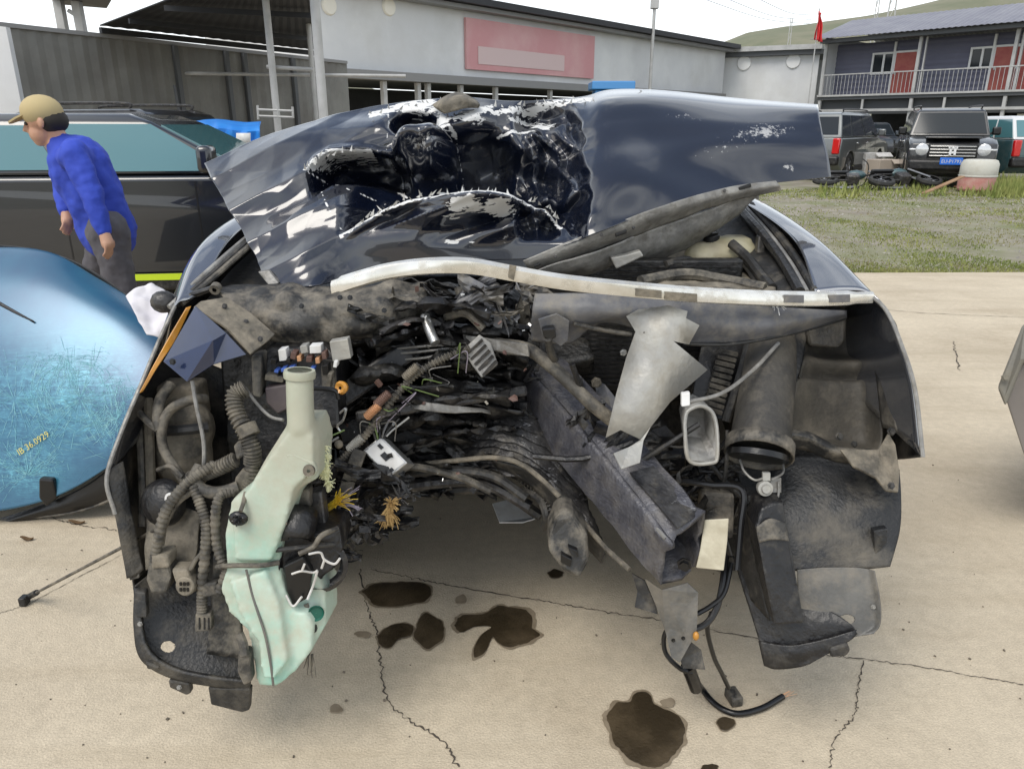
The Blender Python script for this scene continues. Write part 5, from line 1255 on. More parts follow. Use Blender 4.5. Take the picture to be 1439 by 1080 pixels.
# ---------------- bright strip across the nose
strip = [(466, 404, 1.70), (500, 393, 1.69), (545, 381, 1.685), (600, 374, 1.68), (660, 374, 1.68), (720, 384, 1.69), (790, 396, 1.70), (870, 405, 1.72), (960, 413, 1.75), (1050, 418, 1.79), (1140, 420, 1.82), (1226, 418, 1.855)]
c = catmull(PP(strip), 80); mb = MB(); vs = []; prof = [(-.019, .004), (-.016, -.008), (-.002, -.012), (.013, -.009), (.019, .002), (.013, .010), (-.012, .012)]
for i, p in enumerate(c):
    tw = .25 * math.sin(i * .12); sc = 1.0 if 2 < i < 77 else .8
    for (z, y) in prof: vs.append((p[0], p[1] + (y * math.cos(tw) + z * math.sin(tw)) * sc, p[2] + (z * math.cos(tw) - y * math.sin(tw)) * sc))
m_ = len(prof); fs = [(i * m_ + k, i * m_ + (k + 1) % m_, (i + 1) * m_ + (k + 1) % m_, (i + 1) * m_ + k) for i in range(79) for k in range(m_)] + [tuple(range(m_)), tuple(79 * m_ + k for k in range(m_ - 1, -1, -1))]
trim = build(MB().add(vs, fs), 'nose_trim', 'chrome_trim', W)
for (xa, xb, dy) in ((893, 930, 4), (934, 980, 5), (1102, 1130, 1), (1165, 1195, 1)):
    ya = np.interp(xa, [p[0] for p in strip], [p[1] for p in strip]); yb = np.interp(xb, [p[0] for p in strip], [p[1] for p in strip]); Y = np.interp(xa, [p[0] for p in strip], [p[2] for p in strip]) - .0145
    block('tape_patch', [(xa, ya + dy - 6, Y), (xb, yb + dy - 6, Y), (xb, yb + dy + 5, Y), (xa, ya + dy + 5, Y)], .004, 'tan_dust' if xa < 1000 else 'upper_panel', trim, bevel=.001)
block('trim_break', [(716, 372, 1.675), (726, 374, 1.675), (722, 394, 1.675), (714, 390, 1.675)], .006, 'tan_dust', trim, bevel=.001)

# ---------------- wings
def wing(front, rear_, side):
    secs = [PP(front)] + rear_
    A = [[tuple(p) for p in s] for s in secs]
    return sheet('front_wing', A, 'wing_sheen_paint', W, nu=40, nv=40, thick=.004, px=False)
rfront = [(1146, 412, 1.90), (1190, 408, 1.885), (1222, 412, 1.865), (1246, 436, 1.82), (1268, 488, 1.74), (1286, 548, 1.66), (1297, 642, 1.58)]
def mirror(s): return [Vector((-p.x, p.y, p.z)) for p in s]
rsec = [[Vector(p) for p in ((.82, 2.2, 1.185), (.865, 2.2, 1.19), (.90, 2.19, 1.175), (.932, 2.17, 1.12), (.945, 2.13, 1.0), (.95, 2.1, .90), (.952, 2.1, .80))],
        [Vector(p) for p in ((.80, 2.65, 1.245), (.845, 2.65, 1.25), (.885, 2.65, 1.23), (.925, 2.64, 1.15), (.945, 2.62, 1.0), (.95, 2.6, .90), (.952, 2.6, .80))],
        [Vector(p) for p in ((.78, 3.15, 1.27), (.82, 3.15, 1.275), (.87, 3.15, 1.25), (.92, 3.15, 1.15), (.945, 3.15, 1.0), (.95, 3.15, .9), (.952, 3.15, .78))]]
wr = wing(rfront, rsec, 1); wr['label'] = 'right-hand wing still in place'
lfront = [(278, 416, 1.93), (262, 422, 1.90), (246, 430, 1.87), (222, 482, 1.80), (200, 536, 1.72), (170, 608, 1.64), (150, 672, 1.58)]
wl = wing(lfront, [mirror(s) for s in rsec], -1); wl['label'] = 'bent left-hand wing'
for s, w_ in ((1, wr), (-1, wl)):
    sheet('wing_rear', [[(s * .952, 2.84, .82), (s * .952, 3.0, .82), (s * .953, 3.15, .82)], [(s * .95, 2.88, .55), (s * .955, 3.0, .55), (s * .955, 3.15, .55)], [(s * .93, 2.90, .28), (s * .935, 3.0, .28), (s * .94, 3.15, .28)]], 'dark_paint', w_, nu=8, nv=8, thick=.004, px=False)
# bent leading edge of the left wing hanging down
sheet('bent_edge', [[(150, 668, 1.58), (160, 655, 1.60), (172, 648, 1.62)], [(160, 715, 1.56), (172, 705, 1.575), (182, 700, 1.59)], [(172, 780, 1.54), (182, 770, 1.55), (194, 765, 1.565)], [(178, 812, 1.535), (190, 810, 1.54), (202, 800, 1.55)]], 'liner_plastic', wl, nu=10, nv=24, thick=.004, amp=.006, sc=10)
ppipe('wing_edge', [(246, 430, 1.862), (222, 482, 1.792), (200, 536, 1.712), (170, 608, 1.632), (150, 672, 1.572), (162, 722, 1.552)], .005, 'grey_steel', wl)
ppipe('wing_edge', [(1222, 414, 1.858), (1246, 437, 1.812), (1268, 488, 1.732), (1286, 548, 1.652), (1297, 642, 1.572)], .005, 'grey_steel', wr)
sheet('amber_reflector', [[(262, 432, 1.83), (268, 430, 1.84)], [(236, 476, 1.765), (246, 478, 1.775)], [(212, 520, 1.71), (222, 515, 1.72)], [(196, 552, 1.68), (200, 550, 1.685)]], 'amber', wl, nu=8, nv=24, thick=.006)
# torn paint-side facets of the left wing
mbp = MB(); q = PP([(275, 430, 1.76), (318, 468, 1.71), (346, 498, 1.69), (300, 512, 1.66), (263, 536, 1.62), (230, 508, 1.67), (300, 478, 1.66)])
mbp.add(q, [(0, 1, 6, 5), (1, 2, 3, 6), (6, 3, 4, 5)])
build(mbp, 'torn_panel', 'blue_black_paint', wl, smooth=False, solid=.004, bevel=.001)
bolt(P(243, 508, 1.64), (0, -1, .2), .009, 'clean_black', wl)
plate('mount_bracket', [(282, 424, 1.80), (318, 418, 1.84), (352, 440, 1.82), (386, 470, 1.78), (378, 478, 1.76), (352, 498, 1.70), (318, 462, 1.73), (272, 432, 1.77)], 'tan_dust', W, thick=.006, bevel=.002)
for (x, y, Y) in ((316, 430, 1.80), (346, 452, 1.785), (366, 476, 1.745)): bolt(P(x, y, Y - .006), (0, -1, .3), .008, 'dark_steel', W)
for k, dx in enumerate((0, 9, 17)):
    ppipe('weather_strip', [(238 + dx, 432 - dx * .3, 1.90), (285 + dx, 388, 2.0), (340 + dx, 340, 2.16), (390 + dx, 300, 2.4)], .008, ('grey_steel', 'rubber', 'dusty_plastic')[k], W)
ppipe('bonnet_prop', [(236, 424, 1.95), (268, 415, 1.93), (302, 404, 1.93)], .008, 'clean_black', W)
build(MB().ball(P(230, 424, 1.94), (.035, .03, .03)), 'prop_joint', 'dark_steel', W)
build(MB().lathe([(.006, -.01), (.014, -.01), (.014, .01), (.006, .01)], P(303, 405, 1.92), (0, 1, .3), 12), 'prop_ring', 'dusty_plastic', W)
sheet('scuttle_cover', [[(300, 405, 2.0), (360, 400, 2.0), (440, 402, 2.0), (480, 400, 2.0)], [(310, 418, 1.93), (370, 412, 1.94), (440, 414, 1.94), (480, 412, 1.94)]], 'rubber', W, nu=20, nv=8, thick=.006, amp=.01, sc=14)
block('bonnet_corner', [(362, 382, 2.02), (378, 380, 2.02), (392, 398, 2.0), (378, 402, 2.0)], .02, 'grey_steel', hood, bevel=.003)

# ---------------- right engine bay: gutters, tank, hoses
for k, (o, m_, r_) in enumerate(((0, 'rubber', .012), (-12, 'grey_steel', .007), (-22, 'black_plastic', .014))):
    ppipe('weather_strip', [(1056 + o, 288, 2.62), (1090 + o, 325, 2.35), (1122 + o, 368, 2.12), (1146 + o, 410, 1.92)], r_, m_, W)
sheet('inner_wing', [[(990, 300, 2.7), (1010, 330, 2.5), (1040, 370, 2.25), (1070, 412, 2.05)], [(1034, 290, 2.66), (1062, 328, 2.42), (1092, 368, 2.18), (1120, 412, 1.96)]], 'rubber', W, nu=24, nv=8, thick=.004, amp=.01, sc=9)
mb = MB(); mb.ball(P(1020, 354, 2.36), (.105, .08, .05), 14, 8); mb.ball(P(985, 362, 2.34), (.06, .07, .05), 12, 8); mb.box(P(1035, 345, 2.38), (.07, .09, .06)); mb.cyl(P(1000, 345, 2.36), P(998, 335, 2.36), .022)
et = build(mb, 'expansion_tank', 'yellow_tank', W, remesh=.007, smoothit=4)
build(MB().cyl(P(1000, 340, 2.35), P(999, 330, 2.35), .026, 16), 'filler_cap', 'clean_black', et, bevel=.003)
ppipe('coolant_hose', [(1028, 342, 2.28), (1050, 362, 2.22), (1068, 385, 2.12), (1085, 405, 2.02)], .015, 'rubber', W)
ppipe('coolant_hose', [(900, 395, 2.0), (960, 385, 2.08), (1010, 392, 2.08), (1075, 405, 2.0)], .016, 'dusty_rubber', W)
ppipe('coolant_hose', [(935, 372, 2.15), (965, 365, 2.2), (985, 380, 2.18)], .012, 'rubber', W)
sheet('dust_cover', [[(925, 385, 2.2), (985, 378, 2.3), (1040, 382, 2.3), (1080, 395, 2.2)], [(920, 398, 2.05), (985, 394, 2.08), (1045, 398, 2.08), (1090, 408, 2.0)], [(915, 412, 1.95), (985, 410, 1.96), (1045, 413, 1.95), (1090, 416, 1.94)]], 'tan_dust', W, nu=30, nv=14, thick=.004, amp=.012, sc=10)
block('relay_box', [(918, 352, 2.3), (972, 342, 2.35), (976, 368, 2.33), (922, 378, 2.28)], .10, 'tan_dust', W, bevel=.01)
block('relay_box', [(870, 372, 2.2), (905, 366, 2.2), (912, 392, 2.15), (876, 398, 2.15)], .10, 'dusty_plastic', W, bevel=.01)
block('latch_bracket', [(858, 362, 2.1), (880, 358, 2.1), (900, 352, 2.1), (905, 360, 2.1), (880, 372, 2.1), (866, 378, 2.1)], .03, 'bare_plate', W, bevel=.004)
block('inner_post', [(1066, 332, 2.3), (1074, 332, 2.3), (1076, 356, 2.28), (1064, 356, 2.28)], .03, 'dusty_plastic', W, bevel=.004)
build(MB().strands(P(1086, 424, 1.84), 12, .035, .0018, (0, -1, .2), 1.2, .8, 3), 'clip_wires', 'white_plastic', W, kind='stuff')

# ---------------- body shell behind
prof = [(3.17, .30)] + [(y, z) for y, z in arch(5.35, .37, .42)] + [(6.15, .32), (6.3, .5), (6.33, .95), (6.28, 1.12), (3.17, 1.12)]
vs = []; xs_ = [-.952, -.93, .93, .952]; n_ = len(prof)
for x in xs_:
    for (y, z) in prof: vs.append((x, y + (-.05 if abs(x) > .94 and y > 6 else 0), z))
fs = [tuple(range(n_ - 1, -1, -1)), tuple(range(3 * n_, 4 * n_))] + [(k * n_ + i, k * n_ + (i + 1) % n_, (k + 1) * n_ + (i + 1) % n_, (k + 1) * n_ + i) for k in range(3) for i in range(n_)]
shell = build(MB().add(vs, fs), 'body_shell', 'dark_paint', W, bevel=.03, seg=3)
Bq = [(-.90, 3.2, 1.125), (.90, 3.2, 1.125), (.90, 6.2, 1.125), (-.90, 6.2, 1.125)]; Tq = [(-.66, 3.85, 1.50), (.66, 3.85, 1.50), (.66, 5.6, 1.52), (-.66, 5.6, 1.52)]; Uq = [(-.58, 4.05, 1.55), (.58, 4.05, 1.55), (.58, 5.3, 1.56), (-.58, 5.3, 1.56)]
build(MB().add(Bq + Tq + Uq, [(3, 2, 1, 0)] + [(i, (i + 1) % 4, 4 + (i + 1) % 4, 4 + i) for i in range(4)] + [(4 + i, 4 + (i + 1) % 4, 8 + (i + 1) % 4, 8 + i) for i in range(4)] + [(8, 9, 10, 11)]), 'roof', 'dark_paint', W, bevel=.03, seg=3, ang=15)
def wpane(nm, a, b, c_, d, e=.06):
    a, b, c_, d = map(Vector, (a, b, c_, d)); nn = (b - a).cross(d - a).normalized(); ctr = (a + b + c_ + d) / 4
    if nn.dot(ctr - Vector((0, 4.7, 1.2))) < 0: nn = -nn
    pt = lambda s, t: a.lerp(b, s).lerp(d.lerp(c_, s), t)
    build(MB().prism([p + nn * .012 for p in (pt(e, e * 1.5), pt(1 - e, e * 1.5), pt(1 - e, 1 - e * 1.5), pt(e, 1 - e * 1.5))], -nn * .02), nm, 'glass_dark', W, smooth=False)
wpane('windshield', Bq[0], Bq[1], Tq[1], Tq[0]); wpane('rear_window', Bq[2], Bq[3], Tq[3], Tq[2])
for i0, i1 in ((1, 2), (0, 3)):
    for f0, f1 in ((.03, .42), (.42, .74), (.76, .97)):
        wpane('side_window', Vector(Bq[i0]).lerp(Vector(Bq[i1]), f0), Vector(Bq[i0]).lerp(Vector(Bq[i1]), f1), Vector(Tq[i0]).lerp(Vector(Tq[i1]), f1), Vector(Tq[i0]).lerp(Vector(Tq[i1]), f0))
for s in (-1, 1):
    for y in (4.3, 5.2):
        build(MB().box((s * .958, y - .25, .98), (.03, .2, .035)), 'door_handle', 'chrome_trim', shell, bevel=.01)
        build(MB().box((s * .949, y, .72), (.012, .012, .75)), 'door_seam', 'clean_black', shell, smooth=False)
    for y in (2.42, 5.35):
        wh = build(MB().lathe([(.22, -.11), (.34, -.11), (.365, -.07), (.365, .07), (.34, .11), (.22, .11)], (s * .80, y, .365), (s, .12 if y < 3 else 0, 0), 30), 'wheel', 'tyre', W)
        build(MB().lathe([(.001, .05), (.06, .06), (.2, .03), (.22, .09), (.235, .09), (.235, -.09), (.1, -.06), (.001, -.06)], (s * .80, y, .365), (s, .12 if y < 3 else 0, 0), 30), 'rim', 'rim_grey', wh)
    build(MB().box((s * 1.02, 3.5, 1.18), (.2, .12, .15)), 'door_mirror', 'dark_paint', W, bevel=.04, seg=3)
for s_ in (-1, 1):
    sheet('inner_apron', [[(s_ * .52, 1.98, .52), (s_ * .56, 2.3, .46), (s_ * .58, 2.7, .44), (s_ * .6, 3.1, .42)], [(s_ * .54, 1.94, .75), (s_ * .58, 2.3, .75), (s_ * .6, 2.7, .75), (s_ * .6, 3.1, .75)], [(s_ * .60, 1.98, 1.0), (s_ * .66, 2.3, 1.06), (s_ * .7, 2.7, 1.1), (s_ * .72, 3.1, 1.1)]], 'rubber', W, nu=24, nv=16, thick=.006, px=False, amp=.02, sc=6)
    sheet('wing_shelf', [[(s_ * .60, 1.98, 1.0), (s_ * .66, 2.3, 1.06), (s_ * .7, 2.7, 1.1), (s_ * .72, 3.1, 1.1)], [(s_ * .86, 2.02, 1.02), (s_ * .86, 2.3, 1.08), (s_ * .86, 2.7, 1.12), (s_ * .86, 3.1, 1.12)]], 'rubber', W, nu=20, nv=6, thick=.006, px=False)
build(MB().box((0, 4.7, .30), (1.7, 3.1, .06)), 'floor_pan', 'engine_dark', W, smooth=False)
build(MB().box((0, 3.12, .78), (1.7, .08, .75)), 'firewall', 'engine_dark', W, smooth=False)

# ---------------- engine mass
mb = MB(); rge = random.Random(21)
mb.box((0, 2.62, .70), (.95, .70, .50)); mb.box((-.25, 2.35, .62), (.5, .25, .42)); mb.box((.15, 2.4, .72), (.45, .3, .5)); mb.box((.42, 2.5, .66), (.35, .5, .55)); mb.box((-.48, 2.45, .72), (.3, .45, .6))
for _ in range(60): mb.box((rge.uniform(-.55, .55), rge.uniform(2.12, 2.45), rge.uniform(.42, 1.0)), (rge.uniform(.04, .2), rge.uniform(.05, .15), rge.uniform(.03, .13)), rot=(rge.uniform(-.6, .6), rge.uniform(-.6, .6), rge.uniform(-.6, .6)))
eng = build(mb, 'engine', 'engine_dark', W, remesh=.012, smoothit=2)
build(MB().box((0, 2.75, 1.0), (1.5, .6, .06)), 'engine_cover', 'engine_dark', W, bevel=.02)

def debris(name, m, poly, Yr, n, seed, size=(.02, .07), kinds='bst', parent=None):
    rg = random.Random(seed); mb = MB(); xs = [p[0] for p in poly]; ys = [p[1] for p in poly]
    def inside(x, y):
        c = False; j = len(poly) - 1
        for i in range(len(poly)):
            (xi, yi), (xj, yj) = poly[i], poly[j]
            if (yi > y) != (yj > y) and x < (xj - xi) * (y - yi) / (yj - yi) + xi: c = not c
            j = i
        return c
    k = 0
    while k < n:
        x, y = rg.uniform(min(xs), max(xs)), rg.uniform(min(ys), max(ys))
        if not inside(x, y): continue
        k += 1; c = P(x, y, rg.uniform(*Yr)); t = rg.choice(kinds); s = rg.uniform(*size)
        rot = (rg.uniform(-1.5, 1.5), rg.uniform(-1.5, 1.5), rg.uniform(-1.5, 1.5))
        if t == 'b': mb.box(c, (s, s * rg.uniform(.2, .7), s * rg.uniform(.15, .6)), rot)
        elif t == 's':            # bent jagged sheet
            e = Euler(rot).to_matrix(); nn = rg.randint(4, 6); pts = []
            for i in range(nn):
                a = 6.2832 * i / nn + rg.uniform(-.3, .3); r = s * rg.uniform(.4, 1); pts.append(c + e @ Vector((r * math.cos(a), r * .6 * math.sin(a), rg.uniform(-.2, .2) * s)))
            mid = sum(pts, Vector()) / nn + e @ Vector((0, 0, s * .15)); pts.append(mid)
            th = e @ Vector((0, 0, .002))
            mb.add(pts, [(i, (i + 1) % nn, nn) for i in range(nn)]); mb.add([p + th for p in pts], [((i + 1) % nn, i, nn) for i in range(nn)])
        elif t == 'c':            # crumpled ribbon of torn skin lying roughly level
            a = rg.gauss(-.15, .45); d = Vector((math.cos(a), rg.uniform(-.3, .3), math.sin(a))).normalized(); l = s * rg.uniform(1.2, 3.2); wd = s * rg.uniform(.25, .8)
            tw = rg.uniform(-1.2, 1.2); up = Vector((0, math.sin(tw), math.cos(tw))); k0 = rg.uniform(-.35, .35); sd_ = rg.uniform(0, 50); A_ = []
            for i in range(9):
                u = i / 8 - .5; row = []
                for j in range(5):
                    v_ = j / 4 - .5; p = c + d * (u * l) + up * (v_ * wd * (1 - .5 * abs(u))) + Vector((0, 0, k0 * l * (u * u * 4 - .5) * .4))
                    nz_ = mn.noise(Vector((u * 5 + sd_, v_ * 3, sd_))); p = p + d.cross(up) * (nz_ * s * .35); row.append(tuple(p))
                A_.append(row)
            mb.grid(A_)
        elif t == 't':
            d = Vector((rg.uniform(-1, 1), rg.uniform(-.4, .4), rg.uniform(-.7, .7))).normalized() * s * 2
            mb.tube([c - d, c + Vector((0, -.01, rg.uniform(-.4, .4) * s)), c + d], s * .09 + .002, n=6, res=7)
    return build(mb, name, m, parent or W, smooth=False, kind='stuff')
core = [(470, 420), (600, 400), (740, 405), (752, 480), (735, 560), (740, 640), (700, 690), (600, 712), (500, 730), (455, 690), (470, 560)]
rgs = random.Random(99)
for k in range(38):                                   # torn layered skins of the crushed nose
    yy = 415 + 280 * k / 37 + rgs.uniform(-8, 8); xl = 468 + rgs.uniform(0, 90); xr = rgs.uniform(620, 745) - (30 if yy > 660 else 0); hh = rgs.uniform(10, 30); Y0 = rgs.uniform(1.89, 2.1); sl_ = rgs.uniform(-.22, .12); bw = rgs.uniform(-22, 6)
    rows_ = []
    for r_ in range(3):
        row = []
        for c_ in range(5):
            u = c_ / 4; x = xl + (xr - xl) * u
            row.append((x + rgs.uniform(-6, 6), yy + (u - .5) * sl_ * (xr - xl) + bw * math.sin(u * math.pi) + (r_ - 1) * hh * rgs.uniform(.3, .6) * (1 - .4 * abs(u - .5)), Y0 + rgs.uniform(-.05, .05) - (.06 if r_ == 1 else 0)))
        rows_.append(row)
    sheet('crushed_skin', rows_, rgs.choice(['black_plastic', 'engine_dark', 'engine_dark', 'dark_steel', 'black_plastic']), W, nu=34, nv=12, thick=.003, amp=.018, sc=rgs.uniform(9, 18), ridge=True)
for (x, y, w_, h_, Y, m_) in ((610, 520, 60, 34, 1.99, 'engine_dark'), (560, 600, 50, 40, 1.98, 'black_plastic'), (630, 610, 44, 40, 1.97, 'engine_dark'), (700, 460, 40, 30, 1.97, 'black_plastic'), (530, 470, 50, 36, 1.97, 'black_plastic'), (500, 640, 36, 40, 1.9, 'engine_dark'), (600, 680, 60, 24, 2.0, 'engine_dark'), (660, 430, 30, 30, 1.95, 'dusty_plastic')):
    jj = lambda v: v + rgs.uniform(-6, 6)
    block('engine_casing', [(jj(x - w_ / 2), jj(y - h_ / 2), Y), (jj(x), jj(y - h_ / 2 - 4), Y - .01), (jj(x + w_ / 2), jj(y - h_ / 2), Y), (jj(x + w_ / 2 + 4), jj(y), Y - .02), (jj(x + w_ / 2), jj(y + h_ / 2), Y), (jj(x - w_ / 2), jj(y + h_ / 2), Y)], .1, m_, W, bevel=.007)
debris('crushed_parts', 'black_plastic', core, (1.9, 2.15), 60, 1, (.03, .075), 'cccsb')
debris('crushed_parts', 'dark_steel', core, (1.9, 2.1), 55, 2, (.02, .05), 'ccsb')
debris('crushed_parts', 'engine_dark', core, (1.86, 2.1), 50, 3, (.03, .08), 'ccs')
debris('crushed_parts', 'dusty_plastic', [(480, 400), (760, 395), (756, 470), (640, 480), (560, 470)], (1.9, 2.05), 26, 4, (.02, .06), 'ccsb')
debris('crushed_parts', 'upper_panel', [(600, 395), (760, 400), (750, 470), (640, 440)], (1.88, 2.0), 14, 5, (.03, .07), 'cs')
debris('metal_splinters', 'silver_metal', core, (1.80, 2.05), 130, 6, (.003, .012), 'ssb')
debris('metal_splinters', 'brown_part', core, (1.8, 2.0), 35, 7, (.008, .02), 'sb')
debris('crushed_parts', 'black_plastic', [(800, 640), (1040, 640), (1040, 700), (980, 700), (900, 640), (820, 560)], (1.75, 2.0), 90, 8, (.02, .07), 'ccsbt')
debris('crushed_parts', 'rubber', [(880, 600), (1040, 640), (1040, 790), (1000, 780), (960, 690)], (1.7, 1.9), 50, 9, (.02, .06), 'tcs')
debris('crushed_parts', 'dark_steel', [(420, 690), (500, 700), (540, 750), (490, 790), (440, 780)], (1.62, 1.85), 110, 10, (.008, .035), 'csb')
debris('crushed_parts', 'black_plastic', [(430, 640), (560, 660), (570, 730), (500, 770), (440, 720)], (1.7, 2.0), 110, 12, (.02, .06), 'ccsb')
# ---------------- cross members and crushed cooling pack
sheet('upper_crossmember', [[(300, 404, 1.98), (380, 400, 1.97), (470, 404, 1.96), (545, 398, 1.97), (600, 396, 2.02)], [(318, 424, 1.90), (400, 420, 1.89), (480, 424, 1.88), (550, 418, 1.91), (600, 412, 1.98)], [(340, 450, 1.87), (420, 452, 1.86), (500, 452, 1.86), (560, 446, 1.90), (600, 440, 1.98)], [(348, 476, 1.88), (420, 482, 1.87), (500, 478, 1.88), (560, 468, 1.93), (596, 462, 2.0)]], 'dusty_plastic', W, nu=60, nv=30, thick=.005, amp=.013, sc=11, ridge=True)
for (x, y) in ((478, 418), (492, 418), (424, 430), (540, 436)): bolt(P(x, y, 1.86), (0, -1, .3), .008, 'clean_black', W)
ur = sheet('upper_grille_panel', [[(752, 413, 1.83), (800, 412, 1.81), (880, 416, 1.81), (960, 424, 1.82), (1060, 430, 1.84), (1130, 434, 1.87), (1190, 436, 1.9)], [(748, 440, 1.80), (800, 440, 1.78), (880, 440, 1.78), (960, 452, 1.79), (1060, 458, 1.81), (1130, 450, 1.85), (1190, 442, 1.9)], [(746, 478, 1.84), (800, 482, 1.83), (850, 452, 1.82), (960, 482, 1.81), (1060, 478, 1.83), (1130, 464, 1.88), (1190, 446, 1.92)]], 'upper_panel', W, nu=70, nv=24, thick=.005, amp=.004, sc=8)
ppipe('panel_edge', [(960, 483, 1.805), (1020, 484, 1.81), (1075, 476, 1.83), (1130, 464, 1.88), (1188, 447, 1.92)], .005, 'rubber', ur)
plate('panel_bracket', [(756, 448, 1.76), (782, 440, 1.77), (800, 450, 1.77), (798, 478, 1.78), (788, 486, 1.78), (762, 470, 1.77)], 'upper_panel', ur, thick=.006, bevel=.002)
block('panel_clip', [(762, 462, 1.74), (780, 460, 1.74), (782, 474, 1.74), (772, 480, 1.74), (764, 474, 1.74)], .03, 'clean_black', ur, bevel=.004)
ppipe('panel_stay', [(806, 455, 1.78), (850, 464, 1.79), (888, 470, 1.78)], .006, 'dusty_plastic', W)
ppipe('clip_stem', [(770, 476, 1.74), (774, 495, 1.76), (780, 505, 1.78)], .01, 'rubber', W)
# radiator and its slatted side
rad = build(MB().box((.36, 2.18, .93), (.62, .05, .40)), 'radiator', 'engine_dark', W, smooth=False, bevel=.006)
fin = bpy.data.meshes.new('fin'); t_ = MB().box((0, 0, 0), (.58, .006, .004)); fin.from_pydata(t_.v, [], t_.f); fin.materials.append(M['black_plastic'])
for i in range(26):
    o = bpy.data.objects.new('fin', fin); COL.objects.link(o); o.parent = rad; o.location = (.36, 2.152, .75 + i * .0145)
sl = plate('slat_frame', [(985, 488, 1.95), (1052, 484, 1.97), (1022, 590, 1.86), (968, 582, 1.88)], 'black_plastic', W, thick=.012)
for i in range(11):
    a = i / 10; x0, y0, x1, y1 = 1010 - 21 * a, 492 + 80 * a, 1036 - 22 * a, 498 + 82 * a
    build(MB().beam(P(x0, y0, 1.93 - .08 * a), P(x1, y1, 1.93 - .08 * a), .012, .010), 'slat', 'dusty_plastic', sl, smooth=False)
ppipe('frame_edge', [(1052, 484, 1.94), (1038, 535, 1.88), (1020, 592, 1.84)], .012, 'rubber', W)
bolt(P(838, 537, 1.95), (0, -1, .1), .017, 'tan_dust', W); bolt(P(876, 495, 1.95), (0, -1, .1), .011, 'silver_metal', W)
plate('radiator_bracket', [(836, 535, 1.97), (850, 540, 1.96), (866, 560, 1.93), (862, 584, 1.9), (846, 572, 1.92), (838, 552, 1.96)], 'upper_panel', W, thick=.006)
# torn sheet of bare metal
mb = MB(); q = PP([(880, 444, 1.77), (896, 435, 1.76), (939, 429, 1.75), (966, 437, 1.75), (964, 447, 1.75), (983, 457, 1.74), (968, 484, 1.74), (946, 479, 1.72), (994, 519, 1.76), (942, 564, 1.70), (914, 600, 1.66), (904, 619, 1.65), (872, 604, 1.66), (851, 615, 1.65), (866, 553, 1.70), (880, 503, 1.74), (893, 466, 1.75), (925, 520, 1.69)])
mb.add(q, [(0, 1, 2, 16), (2, 3, 4, 6), (4, 5, 6), (2, 6, 7, 16), (16, 7, 17, 15), (7, 8, 9, 17), (17, 9, 10, 14), (15, 17, 14), (14, 10, 12, 13), (10, 11, 12)])
tp_ = build(mb, 'torn_metal_sheet', 'bare_plate', W, smooth=True, solid=.003)
plate('bent_tongue', [(914, 600, 1.655), (904, 619, 1.645), (899, 650, 1.60), (873, 659, 1.58), (862, 637, 1.60), (884, 628, 1.63), (900, 618, 1.65)], 'bare_plate', tp_, thick=.003)
bolt(P(905, 467, 1.745), (0, -1, 0), .004, 'dark_steel', tp_)
# the box rail thrust forwards
near = [(939, 758, 1.50), (990, 724, 1.56), (981, 796, 1.57), (929, 826, 1.50)]; far = [(737, 516, 2.04), (778, 488, 2.14), (792, 575, 2.12), (731, 592, 2.02)]
A = []
for k in range(41):
    t = k / 40; ring = []
    cor = [Vector(P(*f)).lerp(Vector(P(*n)), t) for n, f in zip(near, far)]
    bow = math.sin(t * math.pi) * .012; cr = max(0, (t - .86) / .14) ** 2
    for i in range(4):
        a, b = cor[i], cor[(i + 1) % 4]
        for s in (0.06, .3, .5, .7, .94): p_ = a.lerp(b, s) + Vector((0, 0, bow)); ring.append(p_ + Vector((mn.noise(p_ * 28), mn.noise(p_ * 31 + Vector((5, 0, 0))) * 1.6, mn.noise(p_ * 25 + Vector((0, 7, 0))))) * (.022 * cr))
    ring.append(ring[0]); A.append([tuple(p) for p in ring])
rail = build(MB().grid(A), 'front_rail', 'rail_paint', W, solid=.010)
tx2 = bpy.data.textures.new('dents', 'CLOUDS'); tx2.noise_scale = .08
q_ = rail.modifiers.new('dents', 'DISPLACE'); q_.texture = tx2; q_.strength = .010; q_.mid_level = .5
ppipe('rail_seam', [(741, 530, 2.025), (800, 600, 1.87), (870, 680, 1.69), (936, 757, 1.50)], .006, 'grey_steel', rail)
plate('end_patch', [(885, 664, 1.655), (918, 655, 1.68), (984, 722, 1.565), (952, 742, 1.51)], 'dark_steel', rail, thick=.004)
bolt(P(962, 792, 1.53), (-.3, -1, 0), .02, 'clean_black', rail)
# crushed condenser
def acc(g, Wd):
    n, m = g.shape[:2]; o = Wd.copy()
    for i in range(n):
        for j in range(m):
            a = .018 * math.sin(i * .95 + 2.2 * mn.noise(Vector((j * .05, i * .04, 0)))) + .015 * mn.noise(Vector((j * .12, i * .1, 3)))
            o[i, j, 1] += a; o[i, j, 2] += a * .5
    return o
sheet('crushed_condenser', [[(632, 548, 2.05), (680, 540, 2.02), (725, 545, 2.02), (760, 560, 2.05)], [(636, 590, 1.98), (690, 585, 1.94), (745, 600, 1.92), (800, 640, 1.9)], [(640, 640, 1.95), (700, 632, 1.89), (765, 660, 1.84), (830, 720, 1.78)], [(645, 668, 1.98), (705, 655, 1.9), (770, 690, 1.83), (850, 770, 1.70)]], 'dark_steel', W, nu=60, nv=80, thick=.003, wob=acc)
sheet('crushed_grille', [[(590, 500, 2.02), (650, 490, 1.99), (735, 500, 2.02)], [(595, 530, 1.97), (660, 525, 1.95), (738, 540, 1.99)], [(600, 556, 1.98), (660, 552, 1.97), (740, 570, 2.0)]], 'black_plastic', W, nu=40, nv=34, thick=.003, amp=.02, sc=12)
